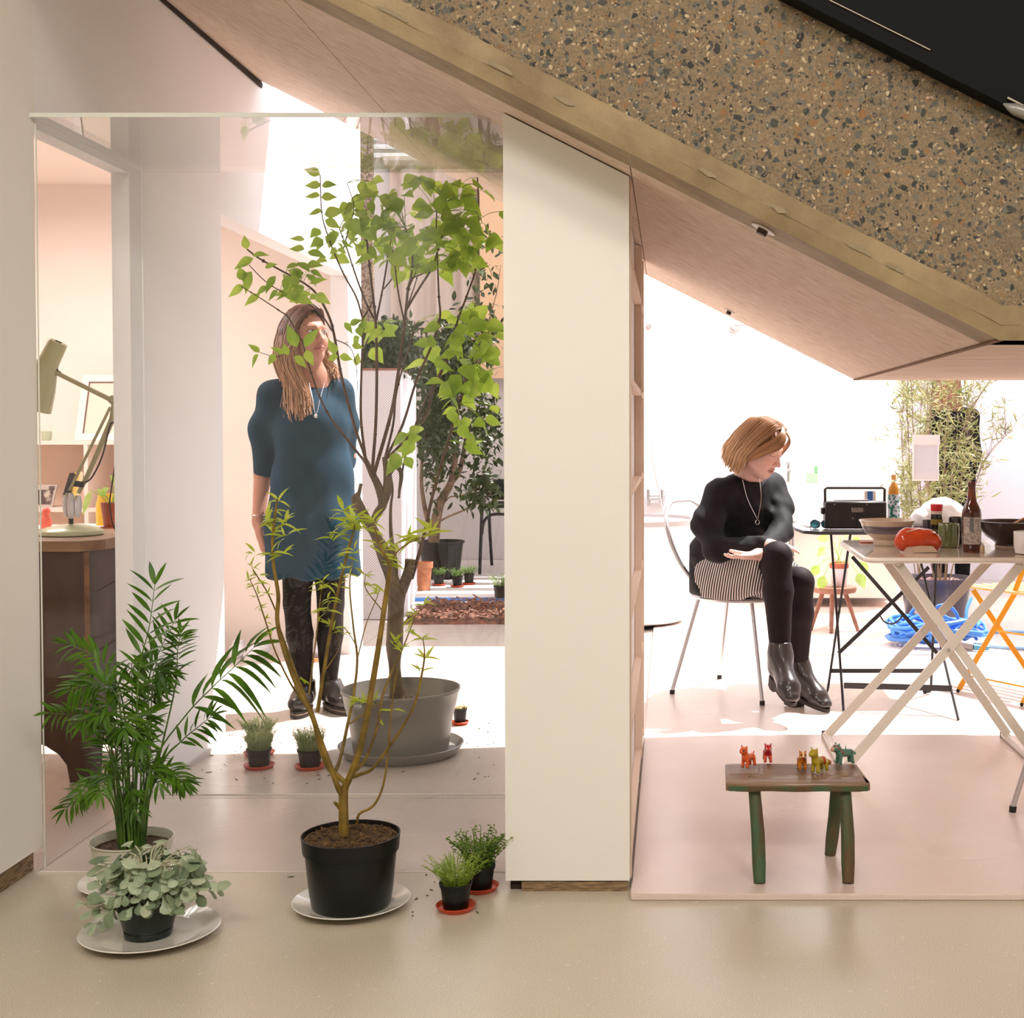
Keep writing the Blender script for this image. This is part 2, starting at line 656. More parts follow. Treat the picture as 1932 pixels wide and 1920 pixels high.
# ================================================================== STRUCTURE
ZR = 0.017                                   # the room floor on the right is a thin raised slab
def mat_aggregate():
    t = NT('exposed_aggregate')
    v = t.coord()
    nz = t.n('ShaderNodeTexNoise'); nz.inputs['Scale'].default_value = 34; t.l(v, nz.inputs['Vector'])
    vm = t.n('ShaderNodeVectorMath', _operation='SCALE'); vm.inputs['Scale'].default_value = 0.03
    t.l(nz.outputs['Color'], vm.inputs[0])
    va = t.n('ShaderNodeVectorMath', _operation='ADD'); t.l(v, va.inputs[0]); t.l(vm.outputs[0], va.inputs[1])
    base = t.ramp(t.noise(v, 9, 6, 0.65), [(0.3, '#6f5f49'), (0.5, '#857256'), (0.72, '#9a8464')])
    fine = t.ramp(t.noise(v, 190, 3, 0.7), [(0.35, '#483d30'), (0.55, '#8f7a5c'), (0.8, '#ad9873')])
    col = t.mix(0.45, base, fine)
    h = None
    for sc, thr, stops in ((54, 0.28, [(0.0, '#2c2a26'), (0.3, '#4c4c46'), (0.55, '#6e6a5e'), (0.8, '#8b7a60'), (0.97, '#8f6740')]),
                           (112, 0.26, [(0.0, '#35322c'), (0.4, '#5f5c52'), (0.75, '#a08a68'), (1.0, '#c9b490')])):
        vo = t.n('ShaderNodeTexVoronoi'); vo.inputs['Scale'].default_value = sc
        t.l(va.outputs[0], vo.inputs['Vector'])
        sp = t.n('ShaderNodeSeparateColor'); t.l(vo.outputs['Color'], sp.inputs[0])
        # stone size varies per cell
        mu = t.n('ShaderNodeMath', _operation='MULTIPLY_ADD'); mu.inputs[1].default_value = 0.42; mu.inputs[2].default_value = thr - 0.16
        t.l(sp.outputs['Green'], mu.inputs[0])
        lt = t.n('ShaderNodeMath', _operation='LESS_THAN'); t.l(vo.outputs['Distance'], lt.inputs[0]); t.l(mu.outputs[0], lt.inputs[1])
        sc_col = t.ramp(sp.outputs['Red'], stops)
        col = t.mix(lt.outputs[0], col, sc_col)
    t.l(col, t.b.inputs['Base Color'])
    t.b.inputs['Roughness'].default_value = 0.75
    t.bump(t.noise(va.outputs[0], 70, 6, 0.6), 0.6, 0.01)
    return t.m
def mat_plaster(name, c1, c2, rough=0.75, ns=1.6):
    t = NT(name)
    v = t.coord()
    a = t.noise(v, ns, 4)
    t.l(t.ramp(a, [(0.3, c1), (0.7, c2)]), t.b.inputs['Base Color'])
    t.b.inputs['Roughness'].default_value = rough
    t.bump(t.noise(v, 25, 3), 0.06)
    return t.m
def mat_floor(name, a, b, c, speck, rough, coat=0.25):
    t = NT(name)
    v = t.coord()
    n1 = t.noise(v, 1.3, 6, 0.62)
    col = t.ramp(n1, [(0.25, a), (0.5, b), (0.75, c)])
    sp = t.ramp(t.noise(v, 420, 2, 0.6), [(0.36, speck[0]), (0.5, b), (0.66, speck[1])])
    col = t.mix(speck[2], col, sp)
    n2 = t.noise(t.coord((1, 1.6, 1), (0, 0, 0.4)), 30, 2, 0.5)
    n3 = t.noise(t.coord((1, 1, 1)), 95, 1, 0.4)
    col = t.mix(t.ramp(n3, [(0.74, 0.0), (0.78, 0.45)]), col, '#f6ecdf')
    t.l(col, t.b.inputs['Base Color'])
    t.l(t.ramp(t.noise(v, 1.7, 2), [(0.3, rough * 0.85), (0.7, rough * 1.15)]), t.b.inputs['Roughness'])
    t.b.inputs['Coat Weight'].default_value = coat
    t.b.inputs['Coat Roughness'].default_value = 0.22
    t.bump(t.noise(v, 120, 3), 0.03)
    return t.m
def mat_board():
    t = NT('board_marked_concrete')
    v = t.coord((1, 1, 1), (0, math.radians(26.6), 0))
    v2 = t.coord((1.2, 9, 9), (0, math.radians(26.6), 0))
    n = t.noise(v2, 5, 6, 0.6)
    col = t.ramp(n, [(0.28, '#c0a48c'), (0.42, '#d5bba4'), (0.6, '#dfc9b6'), (0.8, '#e9d8ca')])
    st = t.ramp(t.noise(t.coord((1.5, 16, 16), (0, math.radians(26.6), 0)), 9, 3, 0.7), [(0.66, 0.0), (0.76, 0.55)])
    col = t.mix(st, col, '#a17652')
    t.l(col, t.b.inputs['Base Color'])
    t.b.inputs['Roughness'].default_value = 0.7
    t.bump(n, 0.12)
    return t.m
m_agg = mat_aggregate()
m_white = mat_plaster('painted_white', '#efebe2', '#f3efe6', 0.55)
m_wall = mat_plaster('painted_wall', '#f0edee', '#f4f1f2', 0.7)
m_pink = mat_plaster('pale_pink_wall', '#f3e3da', '#f6e8e0', 0.75)
m_grey = mat_plaster('rendered_grey', '#c9c1bd', '#d3cbc7', 0.8)
m_gal = mat_floor('gallery_floor_concrete', '#bdb09b', '#c9bda7', '#d2c6b0', ('#9d917d', '#efe6d3', 0.55), 0.32)
m_int = mat_floor('room_floor_concrete', '#c0b1a6', '#ccbeb3', '#d8cbc1', ('#ab9c90', '#e4d9cf', 0.3), 0.26)
m_res = mat_floor('room_floor_resin', '#d9c2b5', '#e1ccc0', '#e9d8cd', ('#ceb8aa', '#f0e2d8', 0.25), 0.3, 0.15)
m_board = mat_board()
m_band = M('cast_concrete_band', '#84704f', 0.6, col2='#a18b66', nscale=7, stretch=(1, 1, 1), bump=0.4, bscale=30)
m_dark = M('dark_gap', '#2e2119', 0.9)
m_black = M('black_gloss_paint', '#0b0807', 0.6, col2='#0f0b0a', nscale=3, spec=0.12)
m_glass = glass_mat('clear_pane', (0.985, 0.99, 0.985), 1.5, 1.0)
m_glass_edge = M('pane_edge', '#dfe0d4', 0.25)
m_ply = M('raw_plywood_edge', '#a68a62', 0.7, col2='#5c4630', nscale=30, stretch=(1, 1, 12))

XL, XP0, XP1 = -1.65, -0.412, -0.098
YG0, YG1, ZL = 3.43, 4.15, 1.957
def soffit_z(x):
    return 1.729 - 0.502 * x if x > -9 else 0
XK = 0.745                                    # where the slope meets the landing
def sz(x, front=True):
    return max(1.355, 1.729 - 0.502 * x)

# floors
struct('floor', MB().box((-9, -4, -0.1), (6, YG0, 0)), m_gal)
b = MB()
b.box((XL - 0.0, YG0 + 0.003, -0.1), (6, 4.122, 0)).box((XL, 4.126, -0.1), (6, 8.30, 0))
b.box((-4.2, YG0 + 0.003, -0.1), (XL - 0.003, 8.30, 0)).box((-4.2, 8.30, -0.1), (6, 13, -0.0005))
struct('floor', b, m_int)
struct('floor', MB().box((XP1, 3.216, 0.0), (3.2, 9.0, ZR), 0.003), m_res)

# gallery: outer walls and ceiling (behind the camera)
def wall(name, lo, hi, mat=None):
    return struct(name, MB().box(lo, hi), mat or m_white, smooth=False)
wall('wall_back', (-9, -4.1, 0), (6, -4, 3.5))
wall('wall_far_left', (-9.1, -4, 0), (-9, 3.3, 3.5))
wall('wall_far_right', (3.2, -4, 0), (3.3, 13, 3.5), m_wall)
struct('ceiling', MB().box((-9, -4.1, 3.5), (6, 5.85, 3.6)).box((-9, 8.24, 3.5), (0.9, 9.1, 3.6)).box((0.9, 9.99, 3.5), (6, 10.3, 3.6)).box((-9, 5.85, 3.5), (-1.70, 8.24, 3.6)), m_wall, smooth=False)

b = MB()
for k in range(9):
    y = 9.75 + k * 0.34
    b.box((-4.2, y, 3.5), (0.9, y + 0.16, 3.55))
struct('added_sun_slats', b, m_wall, smooth=False)  # unseen overhead slats, added to break the sun on the paving into streaks
# left wall: face on X = XL, front part, with the two openings
b = MB()
b.prism([(-9, 3.3, 0.06), (XL - 0.121, 3.3, 0.06), (XL - 0.121, 3.3, 3.5), (-9, 3.3, 3.5)], (0, 0.1, 0))
b.box((XL - 0.12, -4, 0.06), (XL, 3.455, 3.5))
struct('wall_left', b, m_white, smooth=False)
struct('baseboard_left', MB().box((XL - 0.11, -4, 0), (XL - 0.02, 3.445, 0.059)), m_ply, smooth=False)
b = MB()
b.box((XL - 0.055, 3.456, 1.935), (XL, 4.06, 3.5))           # over opening 1
b.box((XL - 0.055, 4.06, 0), (XL, 4.885, 3.5))               # between
b.box((XL - 0.09, 4.885, 1.945), (XL, 6.80, 3.5))            # over opening 2
b.box((XL - 0.09, 6.80, 0), (XL, 7.09, 3.5))                 # after
struct('wall_left', b, m_wall, smooth=False)
struct('trim_1', MB().box((XL, 4.16, 0.0), (XL + 0.012, 4.885, 0.02)), M('grey_reveal', '#c9c2c0', 0.6), smooth=False)
# side room shell
wall('wall_side_room', (-4.3, 3.4, 0), (-4.2, 7.0, 2.4), m_pink)
wall('wall_side_back', (-4.3, 6.86, 0), (XL - 0.091, 6.96, 2.42), m_pink)
struct('ceiling', MB().box((-4.3, 3.4, 2.42), (XL - 0.091, 6.96, 2.5)), m_pink, smooth=False)

# middle wall block between the two fronts, its top cut to the slope
b = MB()
def blk(y0, y1, x0, x1, g=0.004):
    b.prism([(x0, y0, 0.028), (x1, y0, 0.028), (x1, y0, sz(x1) - g), (x0, y0, sz(x0) - g)], (0, y1 - y0, 0))
blk(3.28, 3.295, XP0, XP1 - 0.004)
struct('wall_middle', b, m_white, smooth=False)
b = MB()
blk(3.2955, 4.90, XP0, XP1 - 0.025)
struct('wall_middle', b, m_wall, smooth=False)
struct('baseboard_middle', MB().box((XP0 + 0.01, 3.30, 0), (XP1 - 0.03, 4.85, 0.027)), m_dark, smooth=False)
struct('baseboard_middle', MB().box((XP0 + 0.04, 3.284, 0), (XP1 - 0.01, 3.299, 0.024)), m_ply, smooth=False)
# the open shelving let into its right side
m_sh = M('shelf_lining', '#ecd2bd', 0.6)
t = thing('recessed_shelving', 'tall shallow pink recessed shelving on the inner side of the white middle wall', 'shelving', (XP1, 4.1, 0.028))
b = MB()
for y0, y1 in ((3.30, 3.345), (4.52, 4.56), (4.86, 4.90)):
    MB().prism([(XP1 - 0.024, y0, 0.028), (XP1, y0, 0.028), (XP1, y0, sz(XP1) - 0.006), (XP1 - 0.024, y0, sz(XP1) - 0.006)], (0, y1 - y0, 0)).build('upright', m_sh, t, smooth=False)
for z in (0.04, 0.36, 0.66, 0.98, 1.27, 1.58):
    MB().box((XP1 - 0.024, 3.345, z), (XP1 - 0.002, 4.86, z + 0.018)).build('shelf', m_sh, t, smooth=False)

# panes of the glass box
def pane(name, mb, m=None):
    return struct(name, mb, m or m_glass, smooth=False)
pane('window_1', MB().box((XL + 0.001, YG1, 0.001), (XP0 - 0.001, YG1 + 0.008, ZL - 0.001)))
pane('window_2', MB().box((XL + 0.002, 3.462, 0.001), (XL + 0.010, YG1 - 0.001, ZL - 0.001)), glass_mat('side_pane', (0.985, 0.99, 0.985), 1.5, 0.06))
lid = [(XL + 0.002, YG0, ZL), (-0.506, YG0, ZL), (-0.452, 3.53, ZL), (XP0 - 0.002, 3.6, ZL), (XP0 - 0.002, YG1 + 0.008, ZL), (XL + 0.002, YG1 + 0.008, ZL)]
pane('window_3', MB().prism(lid, (0, 0, 0.010)))
b = MB()
b.bar((XL + 0.002, YG0 - 0.001, ZL + 0.005), (-0.506, YG0 - 0.001, ZL + 0.005), 0.002, 0.011)
b.bar((XL + 0.0035, 3.459, 0.001), (XL + 0.0035, 3.459, ZL - 0.001), 0.003, 0.003, up=(0, 1, 0))
struct('trim_2', b, m_glass_edge, smooth=False)
struct('trim_3', MB().box((XL + 0.0, YG1 + 0.009, 0.0002), (XP0, YG1 + 0.014, 0.003)).box((XL, YG0 - 0.003, 0.0002), (XP0 + 0.1, YG0 + 0.001, 0.0012)), M('floor_joint', '#efe4d6', 0.6), smooth=False)

# ------------------------------------------------------------------ the concrete stair above
YF, YB = 3.0, 5.35
st = thing('concrete_staircase', 'sloping concrete stair with exposed aggregate face and board-marked pink underside', 'staircase', (0.745, 4.17, 1.355))
XLm = XL + 0.004
kz = 1.355
SL = 0.502
def zs(x): return kz if x > XK else 1.729 - SL * x
# aggregate face: from above the band to under the black panel
def band(lo, hi, y0, y1, x0, x1, mat, name):
    b = MB()
    # polygon in the XZ plane between offsets lo and hi above the lower edge
    kx_lo, kx_hi = XK + lo * 0.12, XK + hi * 0.24
    poly = [(x0, y0, 1.729 - SL * x0 + lo), (kx_lo, y0, kz + lo * 0.95), (x1, y0, kz + lo * 0.95),
            (x1, y0, kz + hi * 0.88), (kx_hi, y0, kz + hi * 0.88), (x0, y0, 1.729 - SL * x0 + hi)]
    b.prism(poly, (0, y1 - y0, 0))
    return b.build(name, mat, st, smooth=False)
band(0.078, 1.3, YF, YF + 0.15, XLm, 3.2, m_agg, 'aggregate_face')
# band with a small chamfer look: two strips at slightly different depth
def strip(lo, hi, ylo, yhi, name, mat):
    b = MB()
    N = 60
    xs = [XLm + (XK - XLm) * i / N for i in range(N + 1)] + [XK + 0.001 + (3.2 - XK) * i / 12 for i in range(1, 13)]
    vs, fs = [], []
    for i, x in enumerate(xs):
        wob = 0.0035 * mnoise.noise(Vector((x * 9, lo * 10, 2))) + 0.002 * mnoise.noise(Vector((x * 34, 1, 2)))
        f = 1.0 if x < XK else 0.95
        vs += [(x, ylo, zs(x) + lo * f), (x, yhi, zs(x) + hi * f + wob), (x, YF + 0.16, zs(x) + hi * f + wob), (x, YF + 0.16, zs(x) + lo * f)]
    for i in range(len(xs) - 1):
        for k in range(4):
            k2 = (k + 1) % 4
            fs.append((i * 4 + k, i * 4 + 4 + k, i * 4 + 4 + k2, i * 4 + k2))
    b._add(vs, fs)
    return b.build(name, mat, st, angle=25)
strip(0.0, 0.036, YF + 0.004, YF - 0.004, 'edge_band', m_band)
strip(0.036, 0.082, YF - 0.004, YF - 0.009, 'edge_band', m_band)
# smears of filler on the band
b = MB()
for u, v, L in ((740, 40, 70), (945, 150, 52), (1065, 215, 45), (1335, 352, 40), (1470, 425, 30), (1620, 505, 60), (1690, 540, 40)):
    p = P(u, v, YF - 0.0065)
    x = p.x
    d = Vector((1, 0, -SL)).normalized()
    n = Vector((0, -1, 0.15)).normalized()
    c = Vector((x, YF - 0.0075, zs(x) + 0.042))
    poly = []
    for k in range(14):
        a = 2 * PI * k / 14
        poly.append(c + d * math.cos(a) * L / 1700 + Vector((SL, 0, 1)).normalized() * math.sin(a) * 0.006 * (0.5 + 0.9 * rnd.random()))
    MB().prism(poly, (0, 0.002, 0)).build('filler_patch', M('pale_filler', '#857456', 0.6, col2='#948263', nscale=20), st)
# soffit panels
ys0 = YF + 0.012
def panel(x0, x1, mat=m_board, name='soffit_panel', y0=ys0, y1=YB):
    b = MB()
    b.prism([(x0, y0, zs(x0) + 0.0), (x1, y0, zs(x1 - 1e-4) if x1 <= XK else kz), (x1, y0, (zs(x1 - 1e-4) if x1 <= XK else kz) + 0.07), (x0, y0, zs(x0) + 0.07)], (0, y1 - y0, 0))
    return b.build(name, mat, st, smooth=False)
panel(XLm, -0.945); panel(-0.942, XP1 + 0.001); panel(XP1 + 0.004, XK); 
b = MB(); b.prism([(XK + 0.004, ys0, kz), (3.2, ys0, kz), (3.2, ys0, kz + 0.07), (XK + 0.004, ys0, kz + 0.07)], (0, YB - ys0, 0)); b.build('soffit_panel', m_board, st, smooth=False)
# dark seams
b = MB()
for x in (-0.9435, XP1 + 0.0025, XK + 0.002):
    b.box((x - 0.004, ys0, zs(x) + 0.002), (x + 0.004, YB, zs(x) + 0.03))
b.bar((XK, ys0, kz + 0.001), (XK, YB, kz + 0.001), 0.018, 0.004)
b.build('seam', M('rough_seam', '#8d6d50', 0.9, col2='#6d4f38', nscale=60), st, smooth=False)
# core above the soffit
b = MB()
b.prism([(XLm, YF + 0.16, zs(XLm) + 0.07), (XK, YF + 0.16, kz + 0.07), (3.2, YF + 0.16, kz + 0.07), (3.2, YF + 0.16, kz + 0.5), (XK, YF + 0.16, kz + 0.55), (XLm, YF + 0.16, min(3.5, zs(XLm) + 0.6))], (0, YB - YF - 0.16, 0))
b.build('stair_core', m_wall, st, smooth=False)
# gap line at the left wall
b = MB()
b.prism([(XLm - 0.001, ys0, 2.557 + 0.004), (XLm - 0.001, YB, 2.557 + 0.004), (XLm - 0.001, YB + 0.03, 2.545), (XLm - 0.001, YB + 0.02, 2.528), (XLm - 0.001, ys0, 2.549)], (0.004, 0, 0))
b.build('shadow_gap', m_dark, st, smooth=False)
# small spot fittings in the soffit
for u, v, r in ((1441, 431, 0.016), (1377, 586, 0.012)):
    best = None
    for i in range(400):
        Y = YF + 0.02 + (YB - YF) * i / 400
        p = P(u, v, Y)
        e = abs(p.z - zs(p.x))
        if best is None or e < best[0]: best = (e, p)
    p = best[1]
    nrm = Vector((-SL, 0, -1)).normalized()
    l = thing('soffit_spotlight', 'small round dark spot fitting set in the pink soffit near its %s edge' % ('front' if v < 500 else 'back'), 'spotlight', p + nrm * 0.001)
    MB().disc(p + nrm * 0.0005, r * 1.9, nrm, 20, 0.003).build('bezel', M('dull_white_metal', '#d9cfc4', 0.4), l)
    MB().disc(p + nrm * 0.0035, r * 0.8, nrm, 20, 0.012).build('lamp', M('dark_lamp', '#3a2419', 0.5), l)

# black panel over the stair
bp = thing('black_handrail_panel', 'black glossy panel running above the concrete stair edge', 'panel', (1.0, 2.95, 1.9))
b = MB()
p0, p1 = P(1470, -18, 2.93), P(2100, 300, 2.93)
dd = (p1 - p0)
b.prism([p0, p1, p1 + Vector((0, 0, 0.8)), p0 + Vector((0, 0, 0.8))], (0, 0.06, 0))
b.build('panel', m_black, bp, smooth=False)
b = MB(); q0, q1 = P(1565, 0, 2.926), P(1755, 94, 2.926)
m_se = M('steel_edge', '#e8dcc8', 0.3, 0.6)
MB().tube([q0, q1], 0.0012, 6).build('bright_edge', m_se, bp)
MB().tube([P(1901, 184, 2.924), P(1990, 230, 2.924)], 0.0022, 6).build('bright_edge', m_se, bp)
b = MB(); b.tube(spline([P(1893, 196, 2.92), P(1915, 206, 2.915), P(1960, 222, 2.92)]), [0.002, 0.013, 0.016], 10)
b.build('clip', M('grey_clip', '#8e8a82', 0.35, 0.3), bp)

# ------------------------------------------------------------------ rooms behind, right side
wall('wall_bathroom', (-1.0, 8.9, 0), (1.545, 9.0, 2.32), m_wall)
wall('wall_garden_back', (-4.2, 11.5, 0), (6, 11.6, 3.6), m_grey)
wall('wall_garden_right', (1.58, 10.2, 0), (3.2, 10.3, 3.5), M('lavender_wall', '#e9e2e8', 0.7))
wall('wall_garden_left', (-4.2, 7.0, 0), (-4.1, 11.5, 3.6), m_grey)
# garden floor slab with a blue edge
gs = thing('paving_slab', 'pale paving platform with a blue front edge beyond the bark strip', 'paving', (-1.0, 10, 0))
e0 = PF(790, 1134, 0.0); e1 = PF(935, 1138, 0)
b = MB().box((-3.2, e0.y, 0.0), (-0.2, 11.49, 0.03)); b.build('slab', M('pale_paving', '#c9beb6', 0.6, col2='#d8cfc8', nscale=4), gs, smooth=False)
MB().box((-3.2, e0.y - 0.006, 0.0), (-0.2, e0.y - 0.0005, 0.024)).build('edging', M('blue_edging', '#3f78bd', 0.5), gs, smooth=False)
# bark strip
me_v = []
b = MB()
y0, y1 = PF(800, 1178).y, PF(800, 1140).y
nx, ny = 70, 16
vs = []; fs = []
for i in range(nx + 1):
    for j in range(ny + 1):
        x = -1.60 + 0.72 * i / nx; y = y0 + (y1 - y0) * j / ny
        e = min(1, j * 0.6, (ny - j) * 0.6, i * 0.6, (nx - i) * 0.6)
        z = max(0.0005, e * (0.03 + 0.018 * mnoise.noise(Vector((x * 22, y * 22, 0)))))
        vs.append((x, y + (0.03 * mnoise.noise(Vector((x * 5, 0, 3))) if j == 0 else 0), z))
for i in range(nx):
    for j in range(ny):
        a = i * (ny + 1) + j
        fs.append((a, a + ny + 1, a + ny + 2, a + 1))
b._add(vs, fs)
for _ in range(900):
    x = -1.58 + 0.69 * rnd.random(); y = y0 + 0.02 + (y1 - y0 - 0.04) * rnd.random()
    c = Vector((x, y, 0.028 + 0.02 * rnd.random()))
    a = rnd.random() * PI
    d = Vector((math.cos(a), math.sin(a), rnd.uniform(-0.5, 0.5)))
    b.bar(c, c + d * rnd.uniform(0.015, 0.05), rnd.uniform(0.006, 0.016), 0.003, up=(rnd.random() - 0.5, rnd.random() - 0.5, 1))
m_bark = M('bark_chips', '#3f2218', 0.8, col2='#8d5840', nscale=24, bump=0.3)
tag(b.build('bark_mulch', m_bark, None, smooth=False), 'strip of brown bark chippings on the floor beyond the big grey pot', 'bark chippings', kind='stuff')
# speckled column, curtain, ochre wall section
struct('wall_column', MB().box((-2.235, 9.6, 0), (-2.15, 9.66, 3.5)), M('speckled_concrete', '#6d5a4b', 0.8, col2='#a8927d', nscale=60, contrast=(0.45, 0.55)), smooth=False)
b = MB(); vs = []; fs = []
cx0, cx1 = P(735, 400, 11.4).x, P(908, 400, 11.4).x
N = 120
for i in range(N + 1):
    x = cx0 + (cx1 - cx0) * i / N
    y = 11.43 + 0.045 * math.sin(x * 26) + 0.012 * math.sin(x * 61 + 1)
    vs += [(x, y, 1.55), (x, y, 3.45), (x, y + 0.01, 3.45), (x, y + 0.01, 1.55)]
for i in range(N):
    for k in range(4):
        fs.append((i * 4 + k, i * 4 + 4 + k, i * 4 + 4 + (k + 1) % 4, i * 4 + (k + 1) % 4))
b._add(vs, fs)
b.tube([(cx0 - 0.05, 11.44, 3.46), (cx1 + 0.05, 11.44, 3.46)], 0.06, 8)
tag(b.build('curtain', M('pale_curtain', '#e4d3c6', 0.8, transl=0.3), None), 'pale pleated curtain hanging high at the back behind the green tree', 'curtain')
wall('wall_ochre', (P(905, 400, 11.3).x, 11.3, 1.6), (-0.2, 11.4, 3.5), M('ochre_plaster', '#dcb591', 0.8))
# ================================================================== FURNITURE, RIGHT SIDE
m_cream = M('cream_metal', '#e4dacd', 0.35, coat=0.3)
m_tabletop = M('cream_enamel_top', '#cbb8a5', 0.16, coat=0.5)
m_dkmetal = M('charcoal_metal', '#39373a', 0.4, 0.3)
m_dktop = M('charcoal_top', '#55504f', 0.22, coat=0.3)
m_steel = M('brushed_steel', '#c9c6c8', 0.28, 0.85)
m_chrome = M('chrome', '#d8d8da', 0.12, 1.0)
m_rubber = M('black_rubber', '#1b1717', 0.6)
m_yel = M('yellow_paint', '#f2a92c', 0.4)
m_palewood = M('pale_slat', '#f3d98f', 0.4)
TZ = 0.71 + ZR

def rounded(x0, y0, x1, y1, r, z, n=5):
    out = []
    for cx, cy, a0 in ((x1 - r, y1 - r, 0), (x0 + r, y1 - r, 90), (x0 + r, y0 + r, 180), (x1 - r, y0 + r, 270)):
        for k in range(n + 1):
            a = math.radians(a0 + 90 * k / n)
            out.append(Vector((cx + r * math.cos(a), cy + r * math.sin(a), z)))
    return out

# ---- cream folding table
t = thing('folding_table', 'cream metal folding table with crossed legs holding bowls, bottle and tins', 'table', (0.95, 4.7, ZR))
b = MB(); b.prism(rounded(0.662, 4.44, 1.42, 5.14, 0.045, TZ - 0.007), (0, 0, 0.007)); b.build('tabletop', m_tabletop, t)
b = MB(); r0 = rounded(0.660, 4.438, 1.422, 5.142, 0.046, TZ - 0.012)
b.tube(r0 + [r0[0]], 0.009, 8, cap=False); b.build('top_rim', m_cream, t)
for Y in (4.34, 4.82):
    Yt = Y + (0.12 if Y < 4.5 else 0.0)
    for xa, xb, oy in ((0.575, 1.19, 0), (1.235, 0.765, 0.0125)):
        MB().bar((xa, Y + oy, ZR + 0.022), (xb, Yt + oy, TZ - 0.018), 0.03, 0.012, up=(0, 1, 0)).build('leg', m_cream, t, smooth=False)
    MB().disc((0.925, Y - 0.010 + 0.06 * (Y < 4.5), ZR + 0.405), 0.006, (0, -1, 0), 12, 0.003).build('rivet', m_chrome, t)
for x in (0.575, 1.235):
    f = MB().box((x - 0.015, 4.30, ZR), (x + 0.015, 4.87, ZR + 0.024), 0.006).build('foot_bar', m_cream, t)
    for y in (4.292, 4.866):
        MB().box((x - 0.016, y, ZR), (x + 0.016, y + 0.012, ZR + 0.026), 0.003).build('end_cap', m_rubber, f)
for x in (0.765, 1.19):
    MB().tube([(x, 4.44, TZ - 0.022), (x, 5.1, TZ - 0.022)], 0.008, 8).build('cross_rod', m_cream, t)

# ---- charcoal folding table behind
t = thing('folding_table', 'charcoal folding table with thin wire legs carrying the black radio', 'table', (0.95, 5.7, ZR))
poly = [(0.547, 5.78), (0.567, 5.62), (0.62, 5.57), (1.17, 5.57), (1.22, 5.62), (1.22, 6.10), (1.17, 6.15), (0.60, 6.15), (0.547, 6.10)]
b = MB(); b.prism([(x, y, TZ - 0.010) for x, y in poly], (0, 0, 0.010)); b.build('tabletop', m_dktop, t, smooth=False)
b = MB(); pp = [Vector((x, y, TZ - 0.008)) for x, y in poly]; b.tube(pp + [pp[0]], 0.006, 6, cap=False); b.build('top_rim', m_dkmetal, t)
for xs, xf, xb in ((0.72, 0.70, 0.675), (1.09, 1.127, 1.118)):
    MB().tube([(xf, 5.24 + (0.09 if xf < 1 else -0.08), ZR + 0.004), (xs + 0.0, 5.95, TZ - 0.012)], 0.0055, 8).build('leg', m_dkmetal, t)
    MB().tube([(xb - 0.02, 5.69, ZR + 0.006), (xb, 5.68, ZR + 0.012), (xb + 0.004, 5.68, ZR + 0.03), (xs + 0.045, 5.62, TZ - 0.012)], 0.0055, 8).build('leg', m_dkmetal, t)
    MB().sphere((xb - 0.02, 5.69, ZR + 0.010), 0.010, 8, 6).build('foot', m_rubber, t)
MB().bar((0.69, 5.66, ZR + 0.105), (1.125, 5.66, ZR + 0.105), 0.004, 0.018).build('stretcher', m_dkmetal, t, smooth=False)
MB().bar((0.705, 5.36, ZR + 0.10), (1.125, 5.27, ZR + 0.105), 0.004, 0.024).build('stretcher', m_dkmetal, t, smooth=False)
MB().bar(P(1608, 1050, 5.72), P(1768, 1232, 5.5), 0.016, 0.005, up=(0, 1, 0)).build('brace', m_dkmetal, t, smooth=False)
MB().bar(P(1582, 1232, 5.45), P(1752, 1070, 5.75), 0.016, 0.005, up=(0, 1, 0)).build('brace', m_dkmetal, t, smooth=False)
MB().tube(spline([P(1661, 1162, 5.55), P(1668, 1172, 5.55), P(1682, 1177, 5.56), P(1696, 1170, 5.57), P(1703, 1160, 5.58)]), 0.0035, 6).build('latch', m_dkmetal, t)

# ---- radio
Yr = 5.68
rx0, rx1 = P(1557, 990, Yr).x, P(1673, 990, Yr).x
t = thing('radio', 'black portable radio seen from behind, standing on the charcoal table', 'radio', ((rx0 + rx1) / 2, Yr + 0.04, TZ + 0.0045))
m_rad = M('black_plastic', '#1f1917', 0.42, col2='#29211e', nscale=50)
zt = P(1600, 946, Yr).z
MB().box((rx0, Yr, TZ + 0.004), (rx1, Yr + 0.085, zt), 0.006).build('body', m_rad, t)
MB().box((rx0 + 0.135, Yr - 0.002, TZ + 0.008), (rx1 - 0.028, Yr + 0.002, TZ + 0.070), 0.001).build('battery_cover', M('black_plastic_gloss', '#120e0d', 0.3), t)
hz = P(1600, 921, Yr).z
b = MB(); b.tube([(rx0 + 0.004, Yr + 0.04, zt - 0.02), (rx0 + 0.003, Yr + 0.04, hz - 0.006), (rx0 + 0.012, Yr + 0.04, hz), (rx1 - 0.012, Yr + 0.04, hz), (rx1 - 0.003, Yr + 0.04, hz - 0.006), (rx1 - 0.004, Yr + 0.04, zt - 0.02)], 0.006, 6)
b.build('handle', m_rad, t)
MB().tube([(rx0 + 0.04, Yr + 0.03, zt + 0.004), (rx0 + 0.19, Yr + 0.03, zt + 0.004)], [0.002, 0.0035], 8).build('antenna', m_chrome, t)
MB().box((rx0 - 0.014, Yr + 0.02, zt - 0.056), (rx0, Yr + 0.06, zt - 0.028), 0.003).build('tuning_knob', m_rad, t)
m_lab = M('printed_label', '#b5aca2', 0.5)
pl = MB().box((rx0 + 0.11, Yr - 0.0035, zt - 0.046), (rx0 + 0.166, Yr - 0.001, zt - 0.026)).build('rating_plate', m_rad, t, smooth=False)
b = MB()
